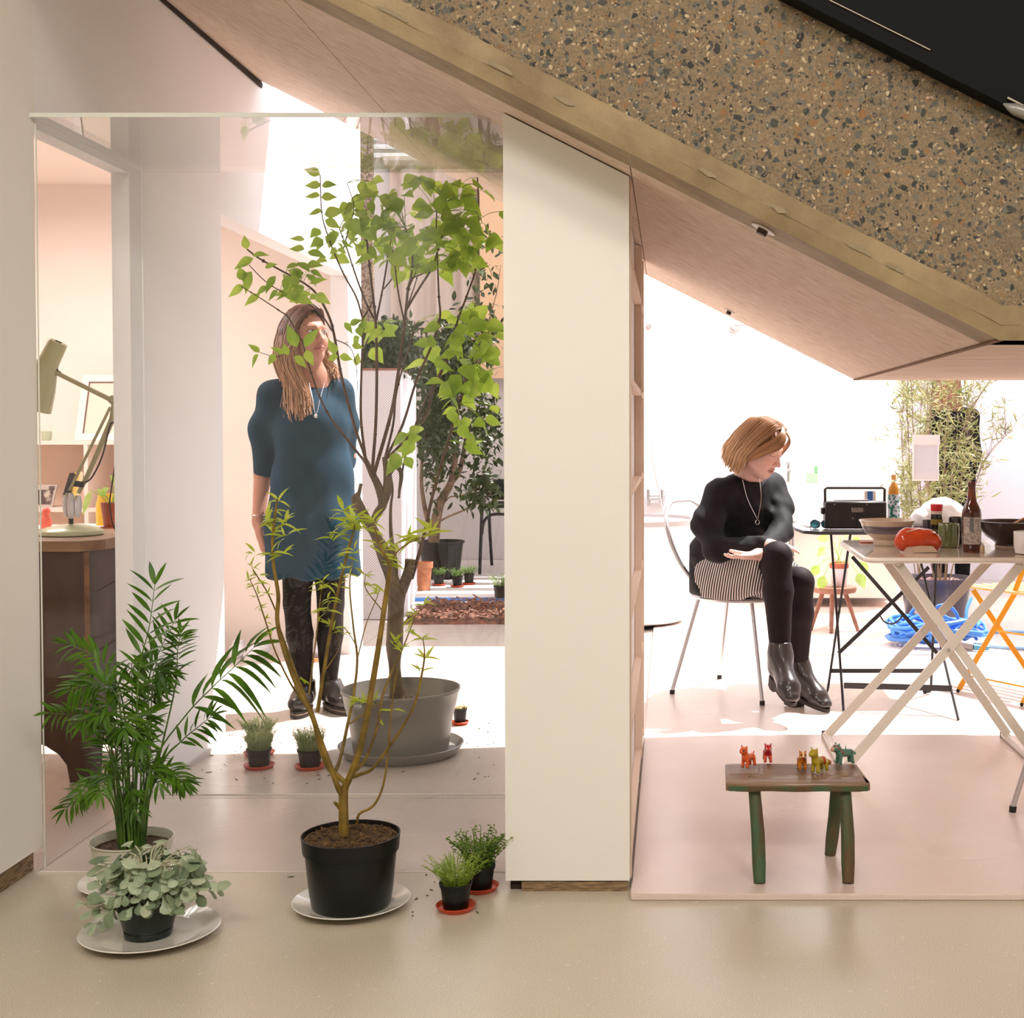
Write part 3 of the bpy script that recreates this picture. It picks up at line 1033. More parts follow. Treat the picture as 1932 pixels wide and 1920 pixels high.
for r_ in range(4):
    x = rx0 + 0.112
    while x < rx0 + 0.16:
        wd = rnd.uniform(0.003, 0.010)
        b.box((x, Yr - 0.0045, zt - 0.030 - r_ * 0.005), (min(x + wd, rx0 + 0.165), Yr - 0.0036, zt - 0.027 - r_ * 0.005)); x += wd + 0.0025
b.build('printing', m_lab, pl, smooth=False)
for dx, dz in ((0.04, -0.012), (0.178, -0.012), (0.118, -0.072)):
    MB().disc((rx0 + dx, Yr - 0.0005, zt + dz), 0.0025, (0, -1, 0), 10, 0.002).build('screw', m_steel, t)

# sunglasses and paper on the charcoal table
g = thing('sunglasses', 'folded teal-tinted sunglasses on the charcoal table beside the radio', 'sunglasses', P(1543, 996, 5.78))
m_fr = M('dark_frame', '#2b3a40', 0.3)
gz = TZ
b = MB()
for cx, in ((0.628,), (0.675,)):
    pts = [Vector((cx + 0.020 * math.cos(a), 5.74 + 0.008 * math.sin(a), gz + 0.020 + 0.017 * math.sin(a))) for a in [2 * PI * k / 16 for k in range(17)]]
    b.tube(pts, 0.0025, 6, cap=False)
b.tube([(0.646, 5.74, gz + 0.026), (0.657, 5.74, gz + 0.026)], 0.002, 6)
b.build('frame', m_fr, g)
b = MB()
for cx in (0.628, 0.675):
    b.prism([(cx + 0.019 * math.cos(a), 5.74 + 0.008 * math.sin(a), gz + 0.020 + 0.016 * math.sin(a)) for a in [2 * PI * k / 16 for k in range(16)]], (0, 0.001, 0))
b.build('lens', M('teal_lens', '#3f8fa0', 0.1), g)
for x in (0.607, 0.696):
    MB().tube([(x, 5.742, gz + 0.026), (x + 0.01, 5.82, gz + 0.012), (x + 0.012, 5.86, gz + 0.004)], 0.002, 6).build('temple', m_fr, g)
tag(MB().box((0.60, 5.84, gz + 0.0002), (0.66, 5.98, gz + 0.004)).build('paper', M('white_paper', '#f4efe9', 0.7), None, smooth=False), 'white folded paper lying on the charcoal table behind the sunglasses', 'paper')
# carton and oil bottle behind the radio
Yb_ = 5.98
p0 = P(1629, 950, Yb_); p1 = P(1655, 926, Yb_)
t = thing('flour_packet', 'pale speckled packet with a blue stripe behind the radio handle', 'packet', ((p0.x + p1.x) / 2, Yb_, TZ + 0.0005))
b = MB(); b.prism([(p0.x, Yb_, TZ + 0.0005), (p1.x, Yb_, TZ + 0.0005), (p1.x - 0.008, Yb_, p1.z), (p0.x + 0.008, Yb_, p1.z)], (0, 0.04, 0)); b.build('packet', M('speckled_packet', '#cdb9ae', 0.6, col2='#e7dcd4', nscale=160), t, smooth=False)
MB().box((p0.x + 0.018, Yb_ - 0.002, TZ + 0.002), (p1.x - 0.020, Yb_ - 0.0004, p1.z - 0.001)).build('stripe', M('blue_stripe', '#3563a0', 0.5), t, smooth=False)
p = P(1686, 985, 5.86)
t = thing('oil_bottle', 'clear oil bottle with orange cap and green label beside the radio', 'bottle', (p.x, 5.86, TZ + 0.0005))
zc = P(1686, 895, 5.86).z
h = zc - TZ
MB().lathe((p.x, 5.86, TZ + 0.0005), [(0.022, 0), (0.026, 0.004), (0.026, h * 0.60), (0.025, h * 0.68), (0.022, h * 0.75), (0.012, h * 0.86), (0.010, h * 0.88), (0.010, h * 0.90)], 24).build('bottle', glass_mat('bottle_plastic', (0.86, 0.92, 0.88), 1.45, 1.0), t)
MB().lathe((p.x, 5.86, TZ + 0.003), [(0.0235, 0.0), (0.0235, h * 0.70), (0.019, h * 0.76), (0.008, h * 0.84)], 20).build('oil', M('golden_oil', '#e2a13c', 0.2, transl=0.4), t)
MB().lathe((p.x, 5.86, TZ), [(0.0268, h * 0.03), (0.0268, h * 0.62)], 24).build('label', M('green_label', '#1f6b4d', 0.45, col2='#c9c7d2', nscale=55, contrast=(0.48, 0.52)), t)
MB().lathe((p.x, 5.86, TZ), [(0.011, h * 0.895), (0.011, h)], 16).build('cap', M('orange_cap', '#e3a065', 0.45), t)

# ---- things on the cream table
def on(u, Y):                         # x at pixel u on depth Y
    return P(u, 1000, Y).x
m_glz = M('stoneware_cream', '#c9b49d', 0.3, coat=0.4)
Yc = 4.90
cx = on(1673, Yc)
t = thing('bowl', 'wide footed stoneware bowl with a dark blue brushed band on cream table', 'bowl', (cx, Yc, TZ + 0.0005))
H = 0.094
MB().lathe((cx, Yc, TZ + 0.0005), [(0.046, 0), (0.049, 0.004), (0.050, 0.016), (0.049, 0.022), (0.058, 0.030), (0.076, 0.045), (0.088, 0.064), (0.096, 0.082), (0.103, 0.0935), (0.101, 0.0945), (0.092, 0.082), (0.080, 0.060), (0.05, 0.036), (0.02, 0.031), (0, 0.03)], 48).build('bowl', m_glz, t)
MB().lathe((cx, Yc, TZ + 0.0005), [(0.0795, 0.046), (0.0815, 0.050), (0.0885, 0.063), (0.0935, 0.073), (0.0925, 0.074), (0.086, 0.063), (0.079, 0.050)], 48).build('painted_band', M('cobalt_band', '#4e4753', 0.3, col2='#7d747c', nscale=9, stretch=(1, 1, 14)), t)
# orange packet
Yp = 4.60
t = thing('food_packet', 'soft shiny orange food packet lying on the cream table', 'packet', (on(1735, Yp), Yp, TZ))
x0, x1 = on(1693, Yp), on(1778, Yp)
mx = (x0 + x1) / 2; hw = (x1 - x0) / 2
pr = [cone((x0 + 0.024, Yp + 0.02, TZ + 0.034), (x1 - 0.024, Yp + 0.03, TZ + 0.032), 0.030, 0.029, 0.02),
      ell((mx, Yp + 0.025, TZ + 0.046), (hw * 0.80, 0.032, 0.033), k=0.02),
      ell((x0 + 0.028, Yp + 0.02, TZ + 0.042), (0.03, 0.03, 0.032), k=0.015),
      half((0, 0, TZ + 0.001), (0, 0, -1))]
pr += [cone((mx - hw * 0.5, Yp + 0.03, TZ + 0.062), (mx + hw * 0.4, Yp + 0.03, TZ + 0.058), 0.022, 0.020, 0.02)]
solid('pouch', pr, (axis(x0 - 0.02, x1 + 0.02, 0.0035), axis(Yp - 0.03, Yp + 0.08, 0.0035), axis(TZ - 0.01, TZ + 0.10, 0.0035)),
      M('orange_foil', '#c4400f', 0.22, col2='#b03508', nscale=20, coat=0.4), t,
      disp=lambda X, Y, Z: 0.0007 * np.sin(X * 160 + Z * 90) * np.sin(Z * 130 + Y * 70))
b = MB()
b.prism([(x0 + 0.016, Yp - 0.0125, TZ + 0.001), (x0 + 0.030, Yp - 0.016, TZ + 0.020), (mx, Yp - 0.0165, TZ + 0.026), (x1 - 0.035, Yp - 0.014, TZ + 0.024), (x1 - 0.016, Yp - 0.009, TZ + 0.003)], (0, 0.006, 0))
b.build('label_window', M('packet_label', '#cfa99b', 0.35, col2='#dcc4a8', nscale=14), t, smooth=False)
b = MB(); b.prism([(x0 + 0.030, Yp + 0.0, TZ + 0.072), (mx, Yp + 0.01, TZ + 0.082), (x1 - 0.02, Yp + 0.01, TZ + 0.066), (x1 - 0.008, Yp + 0.01, TZ + 0.052), (x1 - 0.02, Yp + 0.03, TZ + 0.070), (mx, Yp + 0.03, TZ + 0.084)], (0, 0, 0.0015)); b.build('white_strip', M('packet_white', '#f0e2da', 0.3), t)
# tin and soy bottle
m_darkglass = M('dark_soy', '#150b09', 0.12, coat=0.5)
Ys = 4.98
x = on(1767, Ys)
t = thing('soy_sauce_bottle', 'soy sauce bottle with red cap and gold label on cream table', 'bottle', (x, Ys, TZ + 0.0005))
zc = P(1767, 951, Ys).z; h = zc - TZ
MB().lathe((x, Ys, TZ + 0.0005), [(0.022, 0), (0.024, 0.004), (0.0235, h * 0.45), (0.021, h * 0.66), (0.0205, h * 0.80)], 28).build('bottle', m_darkglass, t)
MB().lathe((x, Ys, TZ), [(0.0213, h * 0.75), (0.0213, h * 0.83)], 24).build('collar', M('clear_collar', '#d9c7c0', 0.2), t)
MB().lathe((x, Ys, TZ), [(0.0215, h * 0.83), (0.0235, h * 0.985), (0.0225, h)], 24).build('cap', M('red_cap', '#d3232c', 0.35), t)
MB().lathe((x, Ys, TZ), [(0.0244, h * 0.15), (0.0226, h * 0.62)], 24).build('label', M('gold_label', '#8b7222', 0.4, col2='#1a0f08', nscale=50, contrast=(0.55, 0.6)), t)
x = on(1749, 5.03)
tag(MB().lathe((x, 5.03, TZ + 0.0005), [(0.0165, 0), (0.017, 0.002), (0.017, 0.083), (0.016, 0.085), (0.0155, 0.083), (0.005, 0.082)], 24).build('tin', M('dark_tin', '#4c4648', 0.35, 0.4), None), 'slim dark grey tin to the left of the red-capped soy bottle', 'tin')
x = on(1735, 5.08)
b = MB(); b.prism([(x - 0.024, 5.08, TZ + 0.0005), (x + 0.028, 5.08, TZ + 0.0005), (x + 0.028, 5.08, TZ + 0.058), (x - 0.020, 5.08, TZ + 0.060), (x - 0.025, 5.08, TZ + 0.054)], (0, 0.012, 0))
t = thing('snack_carton', 'small grey and gold carton behind the striped bowl rim', 'carton', (x, 5.08, TZ + 0.0005))
b.build('carton', M('mauve_card', '#8c7f86', 0.5), t, smooth=False)
MB().box((x - 0.018, 5.0785, TZ + 0.004), (x + 0.026, 5.0798, TZ + 0.036)).build('gold_panel', M('ochre_print', '#b0914a', 0.5), t, smooth=False)
b = MB()
for k in range(4): b.box((x - 0.012 + k * 0.009, 5.0785, TZ + 0.040), (x - 0.006 + k * 0.009, 5.0798, TZ + 0.048))
b.build('printing', M('dark_print', '#4b4146', 0.5), t, smooth=False)
# green tumbler, dark mug behind, yellow packet
x = on(1790, 4.80)
tag(MB().lathe((x, 4.80, TZ + 0.0005), [(0.030, 0), (0.034, 0.004), (0.037, 0.02), (0.038, 0.055), (0.037, 0.083), (0.035, 0.088), (0.034, 0.085), (0.035, 0.05), (0.03, 0.008), (0, 0.007)], 32).build('tumbler', M('green_glaze', '#56603a', 0.15, coat=0.8, col2='#6f7a4b', nscale=20), None), 'shiny olive green glazed tumbler between orange packet and beer bottle', 'tumbler')
x = on(1808, 4.97)
tag(MB().lathe((x, 4.97, TZ + 0.0005), [(0.034, 0), (0.036, 0.004), (0.036, 0.095), (0.035, 0.10), (0.033, 0.097), (0.033, 0.008), (0, 0.007)], 32).build('mug', M('dark_glaze', '#241a1b', 0.2, coat=0.6), None), 'dark brown cup standing behind the green tumbler', 'cup')
x = on(1785, 5.09)
tag(MB().box((x - 0.022, 5.085, TZ + 0.0005), (x + 0.024, 5.11, TZ + 0.072), 0.002).build('tea_box', M('tea_box', '#d9a02c', 0.5, col2='#c9a08c', nscale=30, contrast=(0.5, 0.55)), None), 'small yellow and pink box behind the dark cup', 'box')
# beer bottle
Yq = 4.62; x = on(1833, Yq)
t = thing('beer_bottle', 'brown glass beer bottle with a pale label on the cream table', 'bottle', (x, Yq, TZ + 0.0005))
h = P(1833, 909, Yq).z - TZ
m_brown = NT('brown_glass')
m_brown.b.inputs['Base Color'].default_value = srgb('#7a2c08'); m_brown.b.inputs['Roughness'].default_value = 0.05
m_brown.b.inputs['Transmission Weight'].default_value = 0.75; m_brown.b.inputs['Coat Weight'].default_value = 0.6
MB().lathe((x, Yq, TZ + 0.0005), [(0.030, 0), (0.0325, 0.005), (0.0335, 0.05), (0.0340, h * 0.54), (0.0325, h * 0.60), (0.026, h * 0.66), (0.0185, h * 0.72), (0.0150, h * 0.80), (0.0130, h * 0.93), (0.0145, h * 0.935), (0.0145, h * 0.985), (0.0130, h), (0.0105, h), (0.0105, h * 0.9)], 36).build('bottle', m_brown.m, t)
MB().lathe((x, Yq, TZ + 0.001), [(0.0285, 0.006), (0.030, h * 0.5), (0.018, h * 0.655)], 24).build('beer', M('dark_beer', '#260c05', 0.2), t)
def curved(cx, cy, r, a0, a1, z0, z1, n=12):
    b = MB(); vs = []; fs = []
    for i in range(n + 1):
        a = math.radians(a0 + (a1 - a0) * i / n)
        vs += [(cx + r * math.cos(a), cy + r * math.sin(a), z0), (cx + r * math.cos(a), cy + r * math.sin(a), z1)]
    for i in range(n): fs.append((2 * i, 2 * i + 2, 2 * i + 3, 2 * i + 1))
    return b._add(vs, fs)
curved(x, Yq, 0.0346, 205, 318, TZ + 0.030, TZ + 0.124).build('label', M('silver_label', '#cdbfb0', 0.3, 0.3, col2='#a59a90', nscale=60), t)
m_ink = M('label_ink', '#5a5350', 0.5)
b = MB()
for k in range(12):
    z = TZ + 0.036 + k * 0.007
    for a in range(214, 308, 9):
        if rnd.random() < 0.75:
            c = curved(x, Yq, 0.0349, a, a + rnd.uniform(3, 8), z, z + 0.0032, 3)
            b._add(c.v, c.f)
b.build('printing', m_ink, t)
curved(x, Yq, 0.0351, 246, 268, TZ + 0.075, TZ + 0.123).build('label_block', M('grey_block', '#6d6a70', 0.4), t)
# black bowl with wooden spoon
Yw = 4.86; x = on(1908, Yw)
t = thing('bowl', 'large dark brown bowl with a wooden spoon at the right of the cream table', 'bowl', (x, Yw, TZ + 0.0005))
MB().lathe((x, Yw, TZ + 0.0005), [(0.055, 0), (0.058, 0.003), (0.058, 0.012), (0.070, 0.022), (0.092, 0.036), (0.108, 0.056), (0.119, 0.086), (0.121, 0.092), (0.118, 0.093), (0.104, 0.060), (0.08, 0.035), (0.03, 0.024), (0, 0.024)], 48).build('bowl', M('black_glaze', '#2a1a16', 0.3, coat=0.5, col2='#352420', nscale=60), t)
MB().lathe((x, Yw, TZ + 0.0003), [(0.0595, 0.0), (0.0595, 0.004)], 40).build('foot_ring', M('raw_clay', '#c0a184', 0.6), t)
tag(MB().tube([(x - 0.035, Yw - 0.09, TZ + 0.075), (x + 0.02, Yw - 0.05, TZ + 0.10), (x + 0.12, Yw - 0.04, TZ + 0.145)], [0.009, 0.006, 0.006], 8, flat=(1, 0.5)).build('wooden_spoon', M('light_wood', '#b98457', 0.5), None), 'wooden spoon resting across the rim of the dark brown bowl', 'spoon')
x = on(1938, 4.55)
tag(MB().lathe((x, 4.55, TZ + 0.0005), [(0.034, 0), (0.040, 0.004), (0.045, 0.03), (0.046, 0.075), (0.044, 0.078), (0.043, 0.03), (0.03, 0.006), (0, 0.006)], 32).build('cup', M('white_ceramic', '#f5f2ee', 0.25, coat=0.4), None), 'white cup at the right edge of the cream table', 'cup')
x = on(1853, 4.60)
t = thing('salt_shaker', 'tiny glass shaker right beside the foot of the beer bottle', 'shaker', (x, 4.6, TZ + 0.0005))
MB().lathe((x, 4.6, TZ + 0.0005), [(0.009, 0), (0.010, 0.002), (0.0085, 0.012), (0.0095, 0.02), (0.007, 0.026)], 16).build('body', M('milk_glass', '#e7c9a8', 0.15, transl=0.3), t)
MB().sphere((x, 4.6, TZ + 0.030), 0.006, 10, 8).build('cap', m_chrome, t)
# white crumpled paper bag, on the charcoal table
Yv = 5.75; x0, x1 = on(1728, Yv), on(1822, Yv)
pr = [ell(((x0 + x1) / 2 + 0.015, Yv + 0.05, TZ + 0.07), ((x1 - x0) / 2, 0.06, 0.072), k=0.02),
      ell((x0 + 0.03, Yv + 0.04, TZ + 0.04), (0.05, 0.05, 0.045), k=0.02), half((0, 0, TZ + 0.001), (0, 0, -1))]
zz = P(1780, 938, Yv).z - TZ
pr[0] = ell(((x0 + x1) / 2 + 0.015, Yv + 0.05, TZ + zz / 2), ((x1 - x0) / 2 * 0.9, 0.06, zz / 2), k=0.02)
tag(solid('paper_bag', pr, (axis(x0 - 0.06, x1 + 0.06, 0.007), axis(Yv - 0.05, Yv + 0.16, 0.007), axis(TZ - 0.02, TZ + zz + 0.03, 0.007)), M('white_tissue', '#f7f5f3', 0.8), None,
      disp=lambda X, Y, Z: 0.006 * np.abs(np.sin(X * 55 + Z * 40)) * np.abs(np.sin(Z * 70 - Y * 50))), 'crumpled white paper bag behind the soy bottle', 'bag')
tag(MB().box((on(1622, 5.02), 4.985, TZ + 0.0002), (on(1648, 5.02), 5.035, TZ + 0.006)).build('matchbox', M('terracotta_card', '#b4674a', 0.6), None, smooth=False), 'flat reddish box at the left back corner of the cream table', 'box')

# ---- café chair (under the seated person) and its partner at the right edge
def cafe_chair(loc, label, rz=0.0):
    # built in its own frame: x to the sitter's left, -y forward, seat top at 0.42
    t = thing('cafe_chair', label, 'chair', (0, 0, 0), 'tubular steel cafe chairs')
    zs_ = 0.425
    MB().lathe((0, 0, 0), [(0.02, zs_ - 0.018), (0.19, zs_ - 0.014), (0.205, zs_ - 0.006), (0.205, zs_), (0.19, zs_ + 0.003), (0.05, zs_ - 0.004), (0, zs_ - 0.006)], 40).build('seat', M('black_seat', '#241f20', 0.4), t, world=False)
    MB().lathe((0, 0, 0), [(0.208, zs_ - 0.012), (0.212, zs_ - 0.004), (0.208, zs_ + 0.003)], 40).build('seat_rim', m_steel, t, world=False)
    for sx, sy in ((-1, -1), (1, -1), (-1, 1), (1, 1)):
        a = Vector((sx * 0.13, sy * 0.13, zs_ - 0.015)); e = Vector((sx * 0.205, sy * 0.22, 0.012))
        l = MB().tube([a, e], 0.0085, 10).build('leg', m_steel, t, world=False)
        MB().tube([e + (a - e).normalized() * 0.006, e + Vector((0, 0, -0.0118))], 0.011, 10).build('ferrule', m_rubber, l, world=False)
    pts = spline([(-0.19, 0.05, zs_ - 0.005), (-0.215, 0.17, zs_ + 0.14), (-0.20, 0.25, zs_ + 0.30), (-0.10, 0.30, zs_ + 0.385), (0, 0.31, zs_ + 0.395), (0.10, 0.30, zs_ + 0.385), (0.20, 0.25, zs_ + 0.30), (0.215, 0.17, zs_ + 0.14), (0.19, 0.05, zs_ - 0.005)], 7)
    MB().tube(pts, 0.010, 10).build('back_hoop', m_steel, t, world=False)
    t.location = loc; t.rotation_euler = (0, 0, rz)
    return t
CH = Vector((0.302, 5.745, ZR))
ch = cafe_chair(CH, 'silver tubular chair with hooped back under the seated person in black', math.radians(58))
_d = PF(1908, 1528, ZR) - PF(1829, 1470, ZR)
dup(ch, (1.24 + _d.x, 4.13 + _d.y, ZR), math.radians(200), 'silver tubular chair leg at the right edge in front of the cream table')

# ---- yellow slatted folding chair
t = thing('folding_chair', 'yellow folding chair with pale slats behind the cream table at right', 'chair', (1.5, 5.65, ZR))
OF = Vector((0.20, -0.29, 0))
for o in (Vector((0, 0, 0)), OF):
    l = MB().bar(Vector((1.50, 5.75, ZR + 0.43)) + o + Vector((0.012, 0, 0.36)) * 0, Vector((1.25, 5.72, ZR + 0.012)) + o, 0.022, 0.007, up=(0, 1, 0)).build('leg', m_yel, t, smooth=False)
    MB().sphere(Vector((1.247, 5.72, ZR + 0.008)) + o, 0.0085, 8, 6).build('foot', m_rubber, l)
    MB().bar(Vector((1.34, 5.85, ZR + 0.43)) + o, Vector((1.61, 5.74, ZR + 0.01)) + o, 0.022, 0.007, up=(0, 1, 0)).build('leg', m_yel, t, smooth=False)
    MB().bar(Vector((1.50, 5.76, ZR + 0.43)) + o, Vector((1.66, 5.80, ZR + 0.84)) + o, 0.022, 0.007, up=(0, 1, 0)).build('back_post', m_yel, t, smooth=False)
for a, z in (((1.30, 5.73), 0.07), ((1.58, 5.75), 0.05), ((1.42, 5.79), 0.26)):
    MB().tube([Vector((a[0], a[1], ZR + z)), Vector((a[0], a[1], ZR + z)) + OF], 0.004, 6).build('stretcher', m_yel, t)
A_ = Vector((1.32, 5.97, ZR + 0.435)); dX = Vector((0.20, -0.30, 0.0)); dY = Vector((0.26, 0.10, 0))
for k in range(6):
    a = A_ + dY * (k / 5.0) - dY * 0.0
    MB().bar(a, a + dX * 1.15, 0.030, 0.010).build('seat_slat', m_palewood, t, smooth=False)
for k in range(3):
    z = 0.60 + k * 0.09
    f = (z - 0.43) / 0.41
    a = Vector((1.50, 5.76, ZR + 0.43)).lerp(Vector((1.66, 5.80, ZR + 0.84)), f) + Vector((0.01, 0.0, 0))
    MB().bar(a, a + OF, 0.006, 0.035).build('back_slat', m_palewood, t, smooth=False)

# ---- low wooden stool and pot plant
Cs = Vector((P(1573, 1105, 7.55).x, 7.55, ZR))
m_st = M('reddish_wood', '#8a5a45', 0.5, col2='#a4705a', nscale=6, stretch=(1, 1, 4))
t = thing('low_stool', 'low round brown wooden stool under the white potted plant', 'stool', Cs)
zt = P(1573, 1106, 7.55).z - ZR
MB().lathe(Cs, [(0.10, zt - 0.035), (0.125, zt - 0.03), (0.131, zt - 0.012), (0.128, zt), (0, zt)], 32).build('seat', m_st, t)
for a, rr in ((200, 0.145), (258, 0.15), (330, 0.15), (90, 0.13)):
    a = math.radians(a)
    MB().tube([Cs + Vector((0.07 * math.cos(a), 0.07 * math.sin(a), zt - 0.03)), Cs + Vector((rr * math.cos(a), rr * math.sin(a), 0.001))], [0.014, 0.010], 8).build('leg', m_st, t)
def pot_mesh(c, rb, rt, h, rim=0.0, rimh=0.0, th=0.004):
    pr = [(rb * 0.9, 0), (rb, 0.003)]
    if rim:
        pr += [(rb + (rt - rb) * (1 - rimh / h), h - rimh), (rt + rim, h - rimh), (rt + rim, h - 0.002), (rt + rim - 0.002, h), (rt + rim - th, h)]
        pr += [(rt - th, h - rimh * 0.5)]
    else:
        pr += [(rt, h), (rt - th, h)]
    pr += [(rt - th - (rt - rb) * 0.12, h * 0.86), (rb * 0.85, 0.008), (0, 0.008)]
    return MB().lathe(c, pr, 40)
def soil(c, r, z, m=None, n=60, bump=0.006):
    b = MB()
    seg, rings = 28, 7
    vs = [Vector(c) + Vector((0, 0, z))]
    fs = []
    for i in range(1, rings + 1):
        for k in range(seg):
            a = 2 * PI * k / seg
            q = Vector((math.cos(a) * r * i / rings, math.sin(a) * r * i / rings, z))
            q.z += bump * mnoise.noise(Vector(c) * 7 + q * 60) * (0.3 if i == rings else 1)
            vs.append(Vector(c) + q)
    for k in range(seg):
        fs.append((0, 1 + k, 1 + (k + 1) % seg))
    for i in range(rings - 1):
        for k in range(seg):
            a, a2 = 1 + i * seg + k, 1 + i * seg + (k + 1) % seg
            fs.append((a, a + seg, a2 + seg, a2))
    b._add(vs, fs)
    for _ in range(n):
        a, q = rnd.random() * 2 * PI, r * 0.9 * math.sqrt(rnd.random())
        p = Vector(c) + Vector((q * math.cos(a), q * math.sin(a), z + bump * 0.4))
        d = Vector((rnd.uniform(-1, 1), rnd.uniform(-1, 1), rnd.uniform(-.3, .5))) * r * 0.09
        b.bar(p, p + d, r * 0.035, r * 0.015)
    return b
m_soil = M('potting_soil', '#2a1a10', 0.9, col2='#5c412a', nscale=60)
pc = Cs + Vector((0.03, 0, zt + 0.0005))
t = thing('potted_plant', 'leafy plant in a white pot with terracotta rim on the low wooden stool', 'plant', pc)
MB().lathe(pc, [(0.038, 0), (0.041, 0.003), (0.051, 0.105), (0.052, 0.108)], 32).build('cover_pot', M('white_pot', '#e9dfe2', 0.4), t)
MB().lathe(pc, [(0.048, 0.1), (0.0545, 0.110), (0.0555, 0.135), (0.051, 0.137), (0.049, 0.128), (0, 0.127)], 32).build('inner_pot', M('terracotta', '#b9664a', 0.7), t)
m_lgreen = M('fresh_leaf', '#a6cf58', 0.45, transl=0.45, col2='#c8e08b', nscale=20)
HEART = (0.0, 0.62, 1.0, 0.95, 0.68, 0.32, 0.0)
b = MB(); st_ = MB()
for (u, v, L) in ((1555, 1085, 0.10), (1546, 1066, 0.09), (1618, 1080, 0.10), (1566, 1018, 0.10), (1588, 1012, 0.10), (1606, 1020, 0.10), (1560, 1034, 0.09), (1622, 1060, 0.09)):
    e = P(u, v, 7.5 + rnd.uniform(-0.08, 0.1)); s0 = pc + Vector((rnd.uniform(-.02, .02), 0, 0.125))
    mid = (s0 + e) / 2 + Vector((0, 0, 0.04))
    st_.tube(spline([s0, mid, e], 4), 0.002, 5)
    d = (e - mid).normalized() + Vector((0, 0, -0.5))
    b.leaf(e, d, (rnd.uniform(-.3, .3), -1, 0.6), L, L * 0.62, HEART, 0.2, 0.2)
b.build('foliage', m_lgreen, t); st_.build('stems', m_lgreen, t)

# ---- bath with mixer and hose
m_bath = M('bath_enamel', '#f7f2ee', 0.2, coat=0.4)
t = thing('bathtub', 'white freestanding bathtub with a grey rim behind the silver chair', 'bathtub', (-0.32, 7.85, ZR))
zr = 0.63
bx, by = -0.335, 7.95
def ov(a, rx, ry, p=2.6):
    c, s_ = math.cos(a), math.sin(a)
    return (abs(c) ** (2 / p) * math.copysign(1, c) * rx, abs(s_) ** (2 / p) * math.copysign(1, s_) * ry)
def oval_loft(prof, seg=48):
    b = MB(); vs = []; fs = []
    for rx, ry, z in prof:
        for k in range(seg):
            x, y = ov(2 * PI * k / seg, rx, ry)
            vs.append((bx + x, by + y, z))
    for i in range(len(prof) - 1):
        for k in range(seg):
            k2 = (k + 1) % seg
            fs.append((i * seg + k, i * seg + k2, (i + 1) * seg + k2, (i + 1) * seg + k))
    fs.append(tuple(range(seg))[::-1]); fs.append(tuple(range((len(prof) - 1) * seg, len(prof) * seg)))
    return b._add(vs, fs)
oval_loft([(0.40, 0.36, ZR + 0.01), (0.42, 0.38, ZR + 0.02), (0.475, 0.42, zr - 0.03), (0.455, 0.40, zr - 0.03), (0.40, 0.34, 0.2), (0.2, 0.2, 0.15)]).build('tub', m_bath, t)
oval_loft([(0.478, 0.425, zr - 0.03), (0.484, 0.431, zr - 0.028), (0.486, 0.433, zr), (0.462, 0.409, zr), (0.46, 0.407, zr - 0.02)]).build('rim', M('grey_rim', '#b9b1b0', 0.35), t)
oval_loft([(0.36, 0.33, ZR), (0.37, 0.34, ZR + 0.012)]).build('plinth', m_dark, t)
# raised back edge seen above the rim
t = thing('bath_mixer', 'chrome bath mixer tap with a thin hose rising behind the tub', 'tap', (P(1238, 950, 8.75).x, 8.75, 0.6))
xm0, xm1 = P(1222, 940, 8.75).x, P(1248, 940, 8.75).x
zm = P(1238, 941, 8.75).z
MB().box((xm0 - 0.01, 8.82, zm - 0.03), (xm1 + 0.02, 8.899, zm + 0.02)).build('wall_plate', m_chrome, t)
MB().tube([(xm0, 8.80, zm), (xm1, 8.80, zm)], 0.012, 12).build('mixer_bar', m_chrome, t)
for x in (xm0, xm1):
    MB().tube([(x, 8.80, zm - 0.05), (x, 8.80, zm + 0.06)], 0.016, 12).build('valve', m_chrome, t)
MB().tube([(xm1, 8.80, zm + 0.045), (xm1 + 0.09, 8.78, zm + 0.047)], 0.005, 8).build('lever', m_chrome, t)
MB().tube(spline([P(1220, 628, 8.84), P(1224, 760, 8.8), P(1231, 860, 8.76), P(1244, 930, 8.74), P(1249, 960, 8.74), P(1250, 990, 8.74)]), 0.006, 8).build('hose', M('pale_hose', '#d9ccc8', 0.3), t)
def wall_fitting(u, v, label, r=0.045):
    c = P(u, v, 8.88)
    t = thing('shower_fitting', label, 'fitting', c)
    MB().disc((c.x, 8.899, c.z), r, (0, -1, 0), 28, 0.018).build('wall_plate', M('pale_chrome', '#c3b4b2', 0.25, 0.6), t)
    MB().disc((c.x, 8.879, c.z), r * 0.55, (0, -1, 0), 20, 0.02).build('hub', m_steel, t)
    return t, c
t1, c = wall_fitting(1386, 617, 'round wall fitting with a straight arm high on the white back wall', 0.04)
MB().tube([(c.x, 8.86, c.z + 0.01), (c.x + 0.12, 8.80, c.z + 0.01)], 0.007, 8).build('arm', m_steel, t1)
t2, c = wall_fitting(1224, 616, 'small round hose bracket on the white wall above the bath', 0.02)
